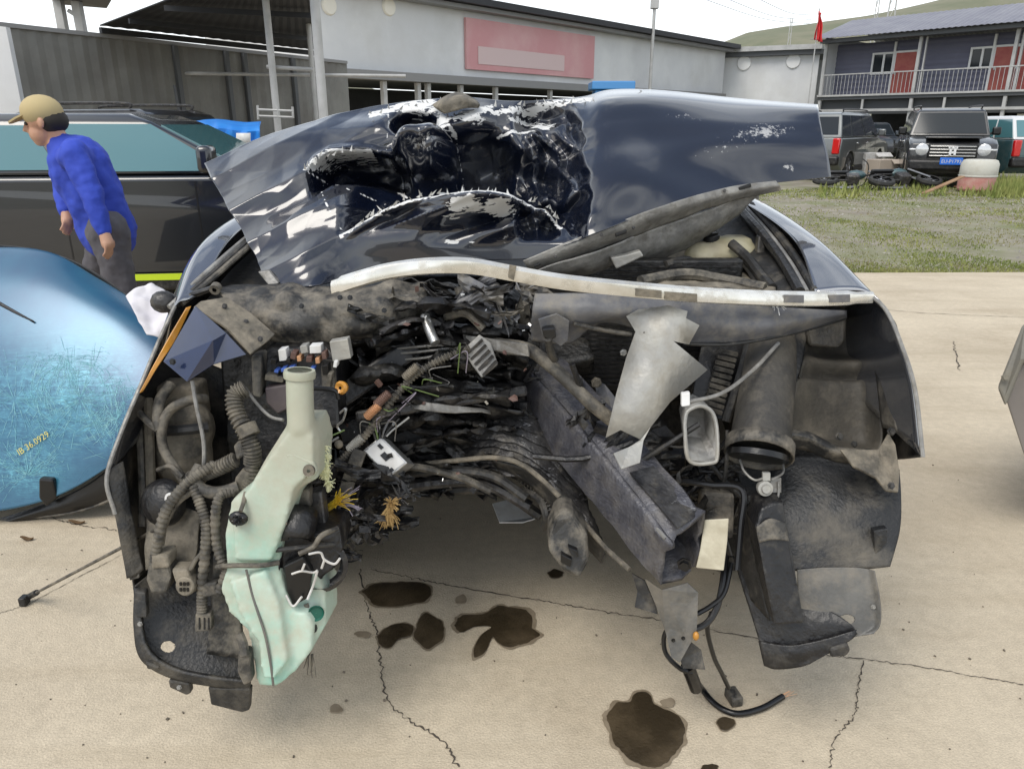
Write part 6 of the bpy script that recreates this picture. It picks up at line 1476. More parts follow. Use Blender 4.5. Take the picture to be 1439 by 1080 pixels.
ppipe('bumper_edge', [(560, 655, 1.93), (630, 648, 1.88), (700, 643, 1.84), (745, 660, 1.80), (800, 712, 1.72), (850, 768, 1.63), (885, 800, 1.55)], .007, 'tan_dust', W)
sheet('bumper_skin', [[(690, 645, 1.86), (745, 662, 1.81), (800, 714, 1.73), (852, 770, 1.64)], [(700, 660, 1.9), (745, 682, 1.84), (790, 730, 1.76), (845, 790, 1.66)]], 'rubber', W, nu=30, nv=6, thick=.005)
for k, pts in enumerate(([(560, 668, 1.9), (620, 660, 1.88), (690, 668, 1.86), (740, 700, 1.82)], [(540, 690, 1.92), (610, 678, 1.92), (680, 678, 1.9), (745, 712, 1.86)], [(550, 705, 1.98), (620, 690, 1.98), (700, 690, 1.95), (760, 725, 1.9)], [(520, 668, 1.88), (570, 655, 1.86), (640, 668, 1.86), (690, 690, 1.84)])):
    ppipe('hose', pts, (.014, .018, .016, .011)[k], ('rubber', 'dark_steel', 'rubber', 'dusty_rubber')[k], W)
ppipe('ribbed_hose', [(712, 652, 1.93), (742, 668, 1.88), (765, 690, 1.84), (778, 718, 1.80)], .026, 'rubber', W, n=14, rib=.012, ribamp=.003)
ppipe('hose', [(735, 690, 1.86), (758, 700, 1.82), (768, 725, 1.78), (765, 740, 1.8)], .012, 'rubber', W)
br_ = block('tow_bracket', [(790, 716, 1.62), (806, 722, 1.62), (826, 752, 1.60), (829, 788, 1.58), (815, 815, 1.56), (792, 803, 1.57), (770, 775, 1.58), (772, 750, 1.60), (780, 728, 1.62)], .09, 'dusty_plastic', W, bevel=.012, seg=3)
block('bracket_slot', [(789, 778, 1.570), (804, 786, 1.565), (802, 797, 1.565), (788, 790, 1.570)], .02, 'clean_black', br_, bevel=.002)
block('bracket_slot', [(798, 768, 1.575), (812, 774, 1.572), (813, 783, 1.570), (802, 779, 1.570)], .02, 'clean_black', br_, bevel=.002)
plate('fallen_plastic', [(692, 708, 2.55), (716, 702, 2.58), (752, 712, 2.55), (760, 726, 2.5), (735, 734, 2.45), (702, 734, 2.45)], 'white_plastic', W, thick=.006)
# hose along the rail
ppipe('radiator_hose', [(672, 478, 1.93), (705, 484, 1.90), (745, 492, 1.86), (790, 528, 1.80), (830, 566, 1.75), (862, 592, 1.74)], .017, 'dusty_rubber', W, n=12)
plate('hose_bracket', [(652, 470, 1.9), (700, 478, 1.87), (742, 484, 1.83), (744, 500, 1.83), (712, 497, 1.86), (668, 486, 1.89)], 'grey_steel', W, thick=.008)
# ribbed connector shell in the middle
cs = plate('connector_shell', [(650, 492, 1.86), (674, 470, 1.87), (690, 482, 1.86), (700, 512, 1.84), (677, 531, 1.82), (664, 514, 1.84)], 'grey_steel', W, thick=.014, bevel=.003)
for i in range(5):
    a = i / 4; build(MB().beam(P(656 + 22 * a, 497 + 30 * a, 1.85 - .03 * a), P(678 + 20 * a, 477 + 30 * a, 1.855 - .02 * a), .01, .006), 'rib', 'dark_steel', cs, smooth=False)
for k, dy in enumerate((0, 7, 16)): ppipe('metal_strip', [(556, 490 + dy, 1.92), (600, 486 + dy, 1.89), (652, 483 + dy * .5, 1.88)], .0035, 'grey_steel', W)
ppipe('metal_pipe', [(597, 444, 1.90), (603, 462, 1.87), (612, 482, 1.84)], .013, 'silver_metal', W, n=12)
ppipe('metal_pipe', [(618, 448, 1.92), (632, 478, 1.88)], .01, 'dark_steel', W)
ppipe('hose', [(626, 445, 1.94), (655, 440, 1.92), (680, 462, 1.9)], .012, 'dusty_rubber', W)
for k, (a, b, w, h) in enumerate((((455, 575, 1.86), (588, 484, 1.94), .06, .035), ((480, 610, 1.9), (620, 560, 1.93), .06, .04), ((500, 585, 1.84), (740, 548, 1.92), .03, .035), ((540, 628, 1.95), (640, 590, 1.97), .09, .06), ((590, 650, 2.0), (650, 590, 2.0), .1, .08))):
    build(MB().beam(P(*a), P(*b), w, h, up=(0, -1, .3)), 'crushed_beam', ('black_plastic', 'black_plastic', 'dark_steel', 'rubber', 'dark_steel')[k], W, smooth=False, bevel=.008)
sheet('aluminium_shred', [[(575, 560, 1.86), (620, 568, 1.84), (690, 575, 1.88)], [(580, 575, 1.84), (625, 580, 1.83), (690, 580, 1.87)]], 'grey_steel', W, nu=20, nv=8, thick=.003, amp=.012, sc=20)
# wiring loom diagonally through the middle
loom = ppipe('wiring_loom', [(660, 488, 1.84), (620, 505, 1.82), (580, 530, 1.80), (545, 570, 1.78), (515, 610, 1.77), (485, 642, 1.76), (462, 668, 1.74)], .009, 'dusty_rubber', W, n=8, rib=.009, ribamp=.002)
for (x, y, Y, m_) in ((578, 522, 1.79, 'tan_dust'), (538, 560, 1.77, 'brown_part'), (524, 577, 1.765, 'copper'), (500, 622, 1.765, 'bare_plate')):
    build(MB().tube(PP([(x + 9, y - 8, Y), (x, y, Y - .002), (x - 9, y + 9, Y)]), .0105, n=9, rib=.005, ribamp=.0015), 'loom_wrap', m_, loom)
for k in range(22):
    rgl = random.Random(40 + k); a = rgl.random()
    x, y = 650 - 185 * a, 492 + 175 * a ** 1.1
    ppipe('stray_wire', [(x, y, 1.79), (x + rgl.uniform(-25, 25), y + rgl.uniform(-15, 15), 1.76), (x + rgl.uniform(-45, 45), y + rgl.uniform(-28, 28), 1.78)], .0015, rgl.choice(['clean_black', 'wire_lilac', 'wire_green', 'rubber', 'grey_steel']), loom, n=5)
# control unit
mb = MB(); q = PP([(535, 612, 1.80), (573, 650, 1.77), (546, 671, 1.75), (509, 633, 1.78)])
ecu = build(MB().prism(q, (0.012, .05, -.03)), 'control_unit', 'silver_metal', W, smooth=False, bevel=.004)
nrm = (q[1] - q[0]).cross(q[3] - q[0]).normalized(); nrm = nrm if nrm.y < 0 else -nrm
def eq(s, t): return q[0].lerp(q[1], s).lerp(q[3].lerp(q[2], s), t)
build(MB().prism([p + nrm * .004 for p in (eq(.06, .08), eq(.94, .08), eq(.94, .92), eq(.06, .92))], -nrm * .003), 'label_plate', 'white_plastic', ecu, smooth=False)
for (s0, s1, t0, t1) in ((.4, .62, .35, .6), (.15, .3, .25, .4), (.84, .94, .6, .92)):
    build(MB().prism([p + nrm * .0065 for p in (eq(s0, t0), eq(s1, t0), eq(s1, t1), eq(s0, t1))], -nrm * .002), 'label_print', 'clean_black', ecu, smooth=False)
for i in range(6): ppipe('unit_lead', [(528 + i * 3, 618 - i, 1.79), (522 + i * 6, 604, 1.80), (505 + i * 14, 596 - i * 2, 1.82)], .003, ('rubber', 'wire_green', 'clean_black', 'upper_panel', 'rubber', 'bare_plate')[i], ecu, n=5)
build(MB().beam(P(506, 632, 1.76), P(482, 698, 1.72), .035, .012, up=(0, -1, 0)), 'cable_strap', 'dusty_rubber', W, smooth=False, bevel=.003)
# tufts and frayed bundles
tf_ = MB()
for (x, y, k) in ((452, 628, 70), (455, 640, 90), (456, 652, 80), (458, 664, 60), (461, 678, 30)): tf_.strands(P(x, y, 1.60), k, .019, .0014, (.2, -1, .1), 1.8, 2.2, x + y)
tf_.tube(PP([(455, 640, 1.61), (458, 660, 1.6), (461, 690, 1.62)]), .010, n=8, r2=.004)
build(tf_, 'foam_tuft', 'tuft_cream', W, kind='stuff')
build(MB().strands(P(470, 708, 1.64), 40, .05, .0013, (.55, -.4, .75), .34, .8, 4).tube(PP([(458, 716, 1.66), (472, 705, 1.64)]), .009, n=7), 'frayed_wires', 'wire_yellow', W, kind='stuff')
build(MB().strands(P(478, 706, 1.65), 12, .07, .0016, (.8, -.3, .5), .5, .5, 9), 'frayed_wires', 'wire_lilac', W, kind='stuff')
build(MB().strands(P(546, 715, 1.72), 120, .045, .0013, (-.1, -.5, -.9), .7, .9, 14).strands(P(550, 708, 1.72), 70, .026, .0013, (.1, -.5, .8), 1.0, 1.2, 15), 'frayed_bundle', 'fibre_brown', W, kind='stuff')
build(MB().strands(P(560, 700, 1.8), 22, .05, .0018, (.3, -.4, .7), 1.0, .7, 24), 'frayed_wires', 'upper_panel', W, kind='stuff')

# ---------------- right front corner
duct = ppipe('intake_duct', [(1084, 478, 1.98), (1080, 530, 1.86), (1072, 590, 1.76), (1068, 628, 1.70)], .066, 'arch_dust', W, n=20, r2=.074)
build(MB().tube(PP([(1068, 622, 1.695), (1066, 640, 1.67)]), .081, n=22, res=3, cap=False), 'duct_lip', 'dusty_plastic', duct, solid=.004)
build(MB().tube(PP([(1066, 636, 1.672), (1065, 644, 1.665)]), .072, n=22, res=3), 'duct_mouth', 'clean_black', duct)
mb = MB(); o_ = [(962, 596, 1.70), (966, 578, 1.71), (984, 570, 1.72), (1000, 578, 1.72), (1007, 600, 1.71), (1008, 640, 1.68), (1000, 650, 1.67), (968, 646, 1.67)]
pts = PP(o_); back = [p + Vector((.0, .09, .01)) for p in PP([((x - 985) * .8 + 985, (y - 608) * .8 + 608, Y) for x, y, Y in o_])]
n8 = len(pts); mb.add(pts + back, [(i, (i + 1) % n8, (i + 1) % n8 + n8, i + n8) for i in range(n8)] + [tuple(range(n8, 2 * n8))])
cup = build(mb, 'lamp_bracket', 'grey_steel', W, solid=.006)
ppipe('bracket_rim', o_ + [o_[0]], .005, 'bare_plate', cup)
ppipe('stay_rod', [(1094, 482, 1.86), (1058, 520, 1.78), (1015, 552, 1.70), (966, 565, 1.66)], .005, 'grey_steel', W)
block('rod_clip', [(958, 553, 1.66), (970, 551, 1.66), (970, 570, 1.65), (958, 572, 1.65)], .015, 'white_plastic', W, bevel=.003)
sheet('inner_arch', [[(1040, 430, 2.12), (1120, 428, 2.15), (1200, 428, 2.05), (1250, 445, 1.90), (1262, 470, 1.82)], [(1040, 500, 2.08), (1115, 500, 2.12), (1190, 500, 2.10), (1262, 505, 1.92), (1278, 520, 1.75)], [(1040, 580, 2.0), (1110, 580, 2.05), (1190, 580, 2.05), (1265, 585, 1.88), (1289, 590, 1.66)], [(1040, 650, 1.95), (1110, 650, 1.98), (1190, 650, 1.98), (1265, 645, 1.80), (1294, 642, 1.62)]], 'liner_plastic', W, nu=44, nv=36, thick=.004, amp=.006, sc=7, holes=((1258, 573, 6, 5),))
sheet('arch_trough', [[(1136, 446, 2.02), (1160, 446, 2.06), (1196, 448, 2.06), (1218, 450, 1.99)], [(1130, 492, 1.98), (1158, 494, 2.02), (1198, 496, 2.02), (1224, 494, 1.95)], [(1128, 506, 1.92), (1158, 508, 1.95), (1200, 510, 1.95), (1228, 508, 1.90)], [(1122, 530, 1.91), (1156, 532, 1.95), (1204, 534, 1.95), (1230, 528, 1.88)], [(1118, 538, 1.87), (1155, 540, 1.91), (1206, 542, 1.91), (1232, 536, 1.86)], [(1104, 600, 1.82), (1150, 606, 1.86), (1210, 615, 1.86), (1240, 606, 1.80)], [(1100, 612, 1.79), (1150, 622, 1.80), (1210, 634, 1.80), (1236, 634, 1.77)]], 'arch_dust', W, nu=30, nv=60, thick=.004)
sheet('trough_wall', [[(1110, 452, 1.96), (1136, 446, 2.0)], [(1104, 500, 1.90), (1128, 506, 1.90)], [(1094, 550, 1.84), (1118, 540, 1.85)], [(1090, 606, 1.78), (1104, 604, 1.80)]], 'liner_plastic', W, nu=8, nv=24, thick=.005)
sheet('trough_wall', [[(1218, 448, 1.97), (1236, 446, 1.9)], [(1228, 508, 1.88), (1246, 500, 1.84)], [(1233, 540, 1.83), (1252, 545, 1.78)], [(1240, 600, 1.77), (1262, 606, 1.70)]], 'liner_plastic', W, nu=8, nv=24, thick=.005)
build(MB().prism(PP([(1130, 440, 1.95), (1192, 436, 1.96), (1190, 480, 1.94), (1180, 490, 1.93), (1138, 488, 1.94)]), (0, .05, 0)), 'trough_pocket', 'liner_plastic', W, smooth=False, bevel=.012, seg=3)
sh = sheet('shelf_rail', [[(1091, 604, 1.74), (1134, 607, 1.74), (1180, 628, 1.72), (1240, 632, 1.70)], [(1092, 612, 1.725), (1134, 616, 1.72), (1180, 637, 1.70), (1240, 642, 1.69)], [(1095, 628, 1.74), (1134, 632, 1.74), (1176, 648, 1.72), (1236, 650, 1.72)]], 'dusty_plastic', W, nu=30, nv=10, thick=.006)
plate('corner_bracket', [(1180, 632, 1.685), (1234, 632, 1.68), (1248, 608, 1.69), (1258, 625, 1.66), (1264, 664, 1.62), (1262, 692, 1.60), (1244, 690, 1.60), (1230, 672, 1.62), (1198, 656, 1.655)], 'tan_dust', W, thick=.010, bevel=.003)
for (x, y, Y, r_, m_) in ((1252, 606, 1.665, .012, 'rubber'), (1179, 613, 1.775, .012, 'dusty_plastic'), (1200, 624, 1.765, .010, 'rubber'), (1252, 682, 1.59, .010, 'dark_steel')): bolt(P(x, y, Y), (0, -1, .4), r_, m_, W)
plate('plastic_clip', [(1254, 577, 1.80), (1256, 569, 1.80), (1264, 573, 1.80), (1265, 577, 1.80)], 'white_frame', W, thick=.006)
block('wing_clip', [(1254, 462, 1.80), (1262, 466, 1.79), (1268, 480, 1.77), (1262, 484, 1.77)], .03, 'dusty_plastic', W, bevel=.003)
# front half of the wheel-arch liner
lin = sheet('arch_liner', [[(1034, 648, 1.84), (1090, 640, 1.80), (1150, 640, 1.78), (1210, 655, 1.75), (1264, 660, 1.72)], [(1036, 700, 1.74), (1090, 696, 1.70), (1150, 696, 1.68), (1210, 700, 1.66), (1266, 700, 1.655)], [(1040, 750, 1.67), (1095, 748, 1.63), (1155, 748, 1.61), (1215, 746, 1.60), (1264, 744, 1.60)], [(1044, 804, 1.62), (1098, 802, 1.575), (1158, 801, 1.56), (1210, 800, 1.552), (1250, 796, 1.55)]], 'liner_plastic', W, nu=44, nv=36, thick=.004, amp=.004, sc=9)
for (a, b, c2, d) in (((1228, 746), (1248, 742), (1247, 762), (1230, 780)), ((1225, 770), (1240, 762), (1240, 782), (1226, 790))): block('liner_tab', [(*a, 1.575), (*b, 1.575), (*c2, 1.565), (*d, 1.565)], .02, 'liner_plastic', lin, bevel=.003)
lg = sheet('liner_corner', [[(1120, 800, 1.565), (1160, 797, 1.555), (1200, 797, 1.545), (1218, 799, 1.54), (1229, 802, 1.525)], [(1122, 845, 1.535), (1162, 842, 1.52), (1204, 842, 1.512), (1224, 843, 1.505), (1237, 845, 1.49)], [(1128, 885, 1.51), (1165, 882, 1.495), (1204, 878, 1.485), (1226, 878, 1.48), (1237, 876, 1.47)], [(1135, 905, 1.50), (1168, 902, 1.485), (1198, 895, 1.475), (1214, 892, 1.47), (1228, 890, 1.465)]], 'grey_liner', W, nu=110, nv=110, thick=.004, holes=((1190, 870, 11, 7),))
bolt(P(1227, 852, 1.493), (0, -1, .3), .007, 'grey_steel', lg)
lb = sheet('liner_floor', [[(1030, 780, 1.66), (1075, 800, 1.60), (1110, 838, 1.55), (1130, 850, 1.532)], [(1045, 830, 1.60), (1085, 850, 1.55), (1125, 858, 1.525), (1165, 858, 1.51)], [(1060, 878, 1.55), (1100, 885, 1.515), (1150, 878, 1.495), (1195, 876, 1.478)], [(1070, 912, 1.515), (1110, 915, 1.49), (1155, 905, 1.478), (1205, 890, 1.466)]], 'black_plastic', W, nu=40, nv=30, thick=.005, amp=.003, sc=8)
sheet('liner_lip', [[(1066, 900, 1.52), (1110, 906, 1.485), (1155, 898, 1.472), (1204, 884, 1.462)], [(1070, 918, 1.505), (1112, 920, 1.475), (1158, 911, 1.463), (1196, 898, 1.455)], [(1074, 934, 1.50), (1090, 939, 1.485), (1120, 937, 1.468), (1138, 932, 1.462)]], 'black_plastic', lb, nu=30, nv=14, thick=.006)
block('lip_tab', [(1166, 912, 1.452), (1192, 904, 1.448), (1196, 914, 1.444), (1190, 922, 1.444), (1168, 924, 1.448)], .03, 'liner_plastic', lb, bevel=.005)
pst = block('air_guide', [(1062, 742, 1.555), (1070, 714, 1.575), (1086, 706, 1.58), (1101, 706, 1.58), (1116, 790, 1.525), (1131, 876, 1.47), (1088, 878, 1.47), (1076, 820, 1.50)], .08, 'black_plastic', W, bevel=.006)
sheet('dust_patch', [[(1063, 740, 1.551), (1082, 728, 1.557), (1105, 735, 1.553)], [(1064, 752, 1.543), (1085, 748, 1.543), (1107, 752, 1.541)], [(1067, 762, 1.536), (1086, 758, 1.536), (1109, 760, 1.535)]], 'dusty_plastic', pst, nu=10, nv=8, thick=.002)
sheet('liner_dark_fold', [[(1040, 700, 1.70), (1058, 720, 1.64)], [(1036, 770, 1.66), (1066, 790, 1.57)], [(1045, 830, 1.61), (1082, 872, 1.51)]], 'rubber', W, nu=8, nv=16, thick=.004)  # dark fold beside the air guide
# horn nut on its bracket
hn = build(MB().lathe([(.0005, -.012), (.010, -.012), (.012, -.006), (.018, -.005), (.019, .004), (.012, .006), (.012, .03)], P(1075, 686, 1.62), (0, 1, -.3), 20), 'horn_nut', 'bare_plate', W)
ppipe('bracket_wire', [(1040, 646, 1.69), (1046, 662, 1.66), (1060, 674, 1.64), (1072, 672, 1.63)], .003, 'grey_steel', hn)
ppipe('bracket_wire', [(1100, 648, 1.68), (1100, 664, 1.65), (1084, 674, 1.63)], .003, 'grey_steel', hn)
ppipe('bracket_wire', [(1094, 676, 1.635), (1094, 694, 1.625), (1090, 706, 1.62)], .003, 'grey_steel', hn)
block('horn_plate', [(1082, 672, 1.64), (1098, 671, 1.64), (1098, 692, 1.63), (1084, 692, 1.63)], .006, 'grey_steel', hn, bevel=.001)
block('horn_clip', [(1072, 664, 1.63), (1083, 664, 1.63), (1083, 676, 1.625), (1072, 676, 1.625)], .01, 'bare_plate', hn, bevel=.002)
# frame, pale plate, torn guard and dangling leads
ppipe('black_frame', [(960, 676, 1.72), (1000, 681, 1.68), (1043, 688, 1.64), (1041, 740, 1.60), (1036, 800, 1.56)], .008, 'clean_black', W)
block('frame_box', [(985, 690, 1.74), (1034, 692, 1.72), (1032, 760, 1.68), (990, 750, 1.70)], .10, 'dusty_plastic', W, bevel=.012)
mat('pale_plate', (0.56, 0.52, 0.40), 0.45, col2=(0.42, 0.38, 0.28), nscale=14, bump=.3, bscale=40)
plate('pale_lens', [(990, 730, 1.585), (1024, 728, 1.57), (1022, 760, 1.555), (1017, 801, 1.535), (978, 797, 1.55), (984, 770, 1.565)], 'pale_plate', W, thick=.006, bevel=.002)
grd = plate('torn_guard', [(906, 812, 1.56), (930, 828, 1.52), (966, 818, 1.54), (981, 832, 1.535), (979, 884, 1.51), (969, 905, 1.50), (955, 930, 1.485), (943, 922, 1.49), (936, 890, 1.51), (922, 851, 1.535)], 'grey_liner', W, thick=.004)
for (x, y) in ((946, 899), (960, 896)): bolt(P(x, y, 1.495), (0, -1, .1), .006, 'clean_black', grd)
plate('guard_dark_side', [(888, 805, 1.60), (906, 815, 1.585), (922, 852, 1.56), (924, 862, 1.555), (892, 852, 1.57), (896, 830, 1.585)], 'rubber', W, thick=.006)  # separate dark piece left of the torn guard
plate('small_guard', [(972, 902, 1.52), (985, 912, 1.52), (991, 940, 1.50), (960, 938, 1.50), (956, 926, 1.505)], 'dusty_plastic', W, thick=.004)
cb = 'clean_black'
ppipe('dangling_lead', [(1020, 780, 1.62), (1016, 815, 1.58), (1008, 852, 1.55), (992, 876, 1.53), (968, 886, 1.52)], .008, cb, W)
ppipe('dangling_lead', [(1028, 790, 1.60), (1018, 832, 1.56), (1000, 850, 1.55), (980, 862, 1.54)], .006, cb, W)
ppipe('dangling_lead', [(940, 880, 1.55), (933, 895, 1.55), (936, 918, 1.54), (955, 938, 1.52), (972, 945, 1.52)], .006, cb, W)
ppipe('dangling_lead', [(1000, 860, 1.545), (994, 884, 1.54), (1003, 922, 1.55), (1014, 945, 1.57), (1024, 966, 1.60)], .006, cb, W)
lc = [Pz(1024, 964, .02), Pz(1028, 972, .02), Pz(1031, 986, .014)]
build(MB().box(Pz(1031, 978, .016), (.032, .05, .03), rot=(0, 0, .2)), 'lead_plug', 'dusty_plastic', W, bevel=.004)
lg_ = [P(974, 950, 1.54), Pz(985, 965, .03), Pz(1000, 984, .012), Pz(1018, 997, .011), Pz(1040, 1002, .011), Pz(1072, 994, .011), Pz(1100, 978, .012)]
ld = build(MB().tube(lg_, .0085, n=10), 'dangling_lead', cb, W)
build(MB().strands(Pz(1102, 977, .014), 7, .035, .001, (.9, .35, .1), .15, .2, 5), 'bare_strands', 'copper', ld, kind='stuff')
build(MB().tube([P(966, 935, 1.53), P(972, 950, 1.54), P(978, 966, 1.56)], .017, n=14, res=6), 'cable_plug', 'clean_black', ld)
build(MB().ball(P(978, 893, 1.50), (.008, .008, .012)), 'amber_clip', 'amber', ld)
# ---------------- left front corner
sheet('inner_arch', [[(318, 520, 2.05), (260, 500, 2.02), (228, 512, 1.92), (205, 540, 1.80)], [(325, 600, 1.98), (250, 600, 2.0), (205, 600, 1.88), (178, 606, 1.70)], [(330, 690, 1.9), (250, 690, 1.9), (190, 690, 1.76), (166, 680, 1.62)], [(335, 760, 1.82), (250, 765, 1.80), (195, 770, 1.68), (176, 770, 1.57)], [(338, 840, 1.72), (255, 842, 1.68), (205, 840, 1.60), (188, 835, 1.55)]], 'liner_plastic', W, nu=40, nv=50, thick=.004, amp=.006, sc=7)
ll = sheet('arch_liner', [[(335, 770, 1.66), (270, 780, 1.64), (220, 800, 1.58), (190, 822, 1.53)], [(338, 845, 1.58), (280, 855, 1.56), (226, 868, 1.52), (190, 880, 1.49)], [(344, 910, 1.52), (290, 915, 1.50), (238, 918, 1.48), (198, 922, 1.46)], [(350, 962, 1.47), (300, 950, 1.46), (252, 944, 1.455), (216, 940, 1.45)]], 'liner_plastic', W, nu=130, nv=130, thick=.004, holes=((236, 908, 10, 8),))
sheet('liner_lip', [[(190, 824, 1.52), (190, 882, 1.48), (200, 925, 1.45), (240, 950, 1.44), (300, 962, 1.435), (352, 966, 1.44)], [(199, 830, 1.515), (200, 880, 1.475), (212, 915, 1.447), (246, 938, 1.436), (300, 950, 1.43), (352, 955, 1.436)]], 'liner_plastic', ll, nu=50, nv=6, thick=.010)
for o_ in ([(204, 930), (224, 938), (218, 942), (206, 940)], [(236, 956), (266, 960), (268, 974), (262, 977), (238, 966)], [(292, 966), (352, 968), (350, 998), (340, 1001), (296, 990)]): block('liner_tab', [(x, y, 1.43) for x, y in o_], .02, 'liner_plastic', ll, bevel=.004)
block('liner_tab', [(188, 830, 1.50), (204, 832, 1.50), (206, 868, 1.48), (190, 868, 1.48)], .02, 'liner_plastic', ll, bevel=.004)
for (x, y, Y) in ((197, 876, 1.465), (252, 965, 1.425)): bolt(P(x, y, Y), (0, -1, .3), .007, 'grey_steel', ll)
block('liner_tab', [(178, 798, 1.545), (194, 794, 1.55), (196, 812, 1.54), (182, 816, 1.54)], .02, 'liner_plastic', W, bevel=.003)
sheet('liner_guard', [[(300, 780, 1.54), (330, 775, 1.56)], [(296, 860, 1.50), (338, 865, 1.52)], [(290, 918, 1.475), (350, 926, 1.485)]], 'dusty_plastic', W, nu=10, nv=16, thick=.004)
# resonator and pipes in the wheel-arch front
mb = MB(); mb.ball(P(258, 640, 1.80), (.075, .07, .105), 16, 12); mb.box(P(258, 560, 1.86), (.11, .08, .10)); mb.ball(P(262, 600, 1.82), (.075, .06, .08), 14, 10)
rs = build(mb, 'air_resonator', 'tan_dust', W, remesh=.009, smoothit=4)
build(MB().tube(PP([(222, 606, 1.74), (258, 604, 1.725), (292, 600, 1.75)]), .014, n=8), 'resonator_strap', 'rubber', rs)
ppipe('vertical_rib', [(208, 560, 1.80), (210, 620, 1.74), (212, 690, 1.70)], .012, 'tan_dust', W)
ppipe('vertical_rib', [(196, 590, 1.78), (200, 680, 1.70), (200, 740, 1.64)], .010, 'dusty_plastic', W)
ppipe('arch_hose', [(288, 560, 1.74), (268, 562, 1.70), (240, 575, 1.70), (228, 600, 1.68), (230, 630, 1.67), (248, 660, 1.65), (262, 680, 1.64)], .012, 'dusty_rubber', W, n=10)
ppipe('arch_hose', [(240, 540, 1.78), (226, 560, 1.74), (222, 585, 1.70), (226, 605, 1.68)], .014, 'dusty_rubber', W, n=10)
ppipe('arch_hose', [(196, 580, 1.72), (212, 596, 1.69), (226, 606, 1.68)], .009, 'dusty_rubber', W)
ppipe('sheathed_cable', [(270, 535, 1.66), (276, 570, 1.64), (286, 620, 1.62), (286, 660, 1.61), (283, 680, 1.61)], .005, 'grey_steel', W)
ppipe('ribbed_hose', [(345, 545, 1.66), (330, 555, 1.65), (332, 580, 1.63), (346, 608, 1.61), (354, 630, 1.60), (355, 650, 1.60)], .019, 'dusty_rubber', W, n=14, rib=.008, ribamp=.0022)
build(MB().tube(PP([(345, 597, 1.615), (352, 612, 1.605)]), .024, n=14, res=3), 'hose_clamp', 'tan_dust', W)
ppipe('ribbed_hose', [(356, 645, 1.60), (352, 670, 1.59), (346, 690, 1.585)], .016, 'dusty_rubber', W, n=14, rib=.008, ribamp=.002)
block('hose_plug', [(338, 662, 1.575), (352, 664, 1.575), (350, 692, 1.57), (326, 690, 1.57), (330, 672, 1.575)], .03, 'tan_dust', W, bevel=.006)
block('hose_plug', [(327, 626, 1.60), (340, 622, 1.60), (344, 640, 1.59), (332, 648, 1.59)], .03, 'dusty_rubber', W, bevel=.006)
ppipe('ribbed_hose', [(332, 645, 1.60), (310, 656, 1.60), (290, 664, 1.61), (268, 672, 1.62)], .017, 'dusty_rubber', W, n=14, rib=.008, ribamp=.002)
ppipe('arch_hose', [(335, 684, 1.57), (318, 690, 1.56), (300, 692, 1.56), (282, 686, 1.565), (274, 672, 1.58), (282, 654, 1.60)], .015, 'dusty_rubber', W, n=12)
ppipe('wiring_branch', [(302, 652, 1.60), (276, 668, 1.57), (252, 690, 1.55), (232, 720, 1.535), (222, 760, 1.52), (218, 790, 1.52)], .012, 'dusty_rubber', W, n=10, rib=.01, ribamp=.001)
ppipe('wiring_branch', [(272, 682, 1.56), (282, 710, 1.54), (290, 740, 1.525), (288, 780, 1.51), (284, 830, 1.50), (284, 858, 1.49)], .012, 'dusty_rubber', W, n=10, rib=.01, ribamp=.001)
ppipe('wiring_branch', [(330, 690, 1.56), (310, 696, 1.545), (303, 720, 1.53), (304, 760, 1.52), (312, 788, 1.505), (318, 800, 1.50), (309, 830, 1.49)], .011, 'dusty_rubber', W, n=10, rib=.01, ribamp=.001)
ppipe('wiring_branch', [(270, 690, 1.565), (250, 705, 1.555), (232, 735, 1.54), (226, 765, 1.53)], .008, 'dusty_rubber', W, n=8)
ppipe('wiring_branch', [(290, 770, 1.515), (276, 785, 1.505), (268, 800, 1.50)], .005, 'dusty_rubber', W)
hr = build(MB().lathe([(.0005, -.03), (.02, -.03), (.04, -.02), (.055, -.005), (.058, .01), (.04, .03), (.0005, .035)], P(228, 706, 1.60), (.25, 1, -.35), 24), 'horn', 'black_plastic', W)
build(MB().lathe([(.008, -.004), (.014, -.004), (.014, .004), (.008, .004)], P(240, 700, 1.56), (.25, 1, -.35), 12), 'horn_ring', 'white_plastic', hr)
ppipe('arch_hose', [(222, 660, 1.66), (240, 655, 1.64), (256, 670, 1.63)], .006, 'dusty_plastic', W)
cn_ = block('wiring_plug', [(208, 790, 1.51), (232, 786, 1.51), (240, 812, 1.495), (234, 834, 1.49), (212, 836, 1.49), (204, 815, 1.50)], .05, 'dusty_rubber', W, bevel=.008)
block('plug_collar', [(212, 780, 1.505), (236, 780, 1.505), (238, 798, 1.497), (212, 800, 1.50)], .05, 'tan_dust', cn_, bevel=.006)
mb = MB().lathe([(.0005, .0), (.020, .0), (.023, .003), (.024, .03), (.018, .04)], P(259, 824, 1.485), (.1, 1, -.25), 20)
rp_ = build(mb, 'round_plug', 'tan_dust', W)
for i in range(6):
    build(MB().box(P(254 + (i % 3) * 5, 820 + (i // 3) * 8, 1.482), (.005, .004, .008)), 'plug_socket', 'clean_black', rp_, smooth=False)
block('plug_neck', [(240, 800, 1.50), (264, 800, 1.50), (268, 818, 1.492), (246, 820, 1.492)], .04, 'tan_dust', rp_, bevel=.006)
sq = block('square_plug', [(274, 862, 1.485), (296, 862, 1.485), (297, 884, 1.475), (292, 887, 1.475), (273, 888, 1.475)], .035, 'dusty_rubber', W, bevel=.004)
for dx in (5, 12, 18): block('plug_groove', [(274 + dx, 868, 1.481), (276 + dx, 868, 1.481), (276 + dx, 884, 1.474), (274 + dx, 884, 1.474)], .003, 'clean_black', sq, bevel=0)
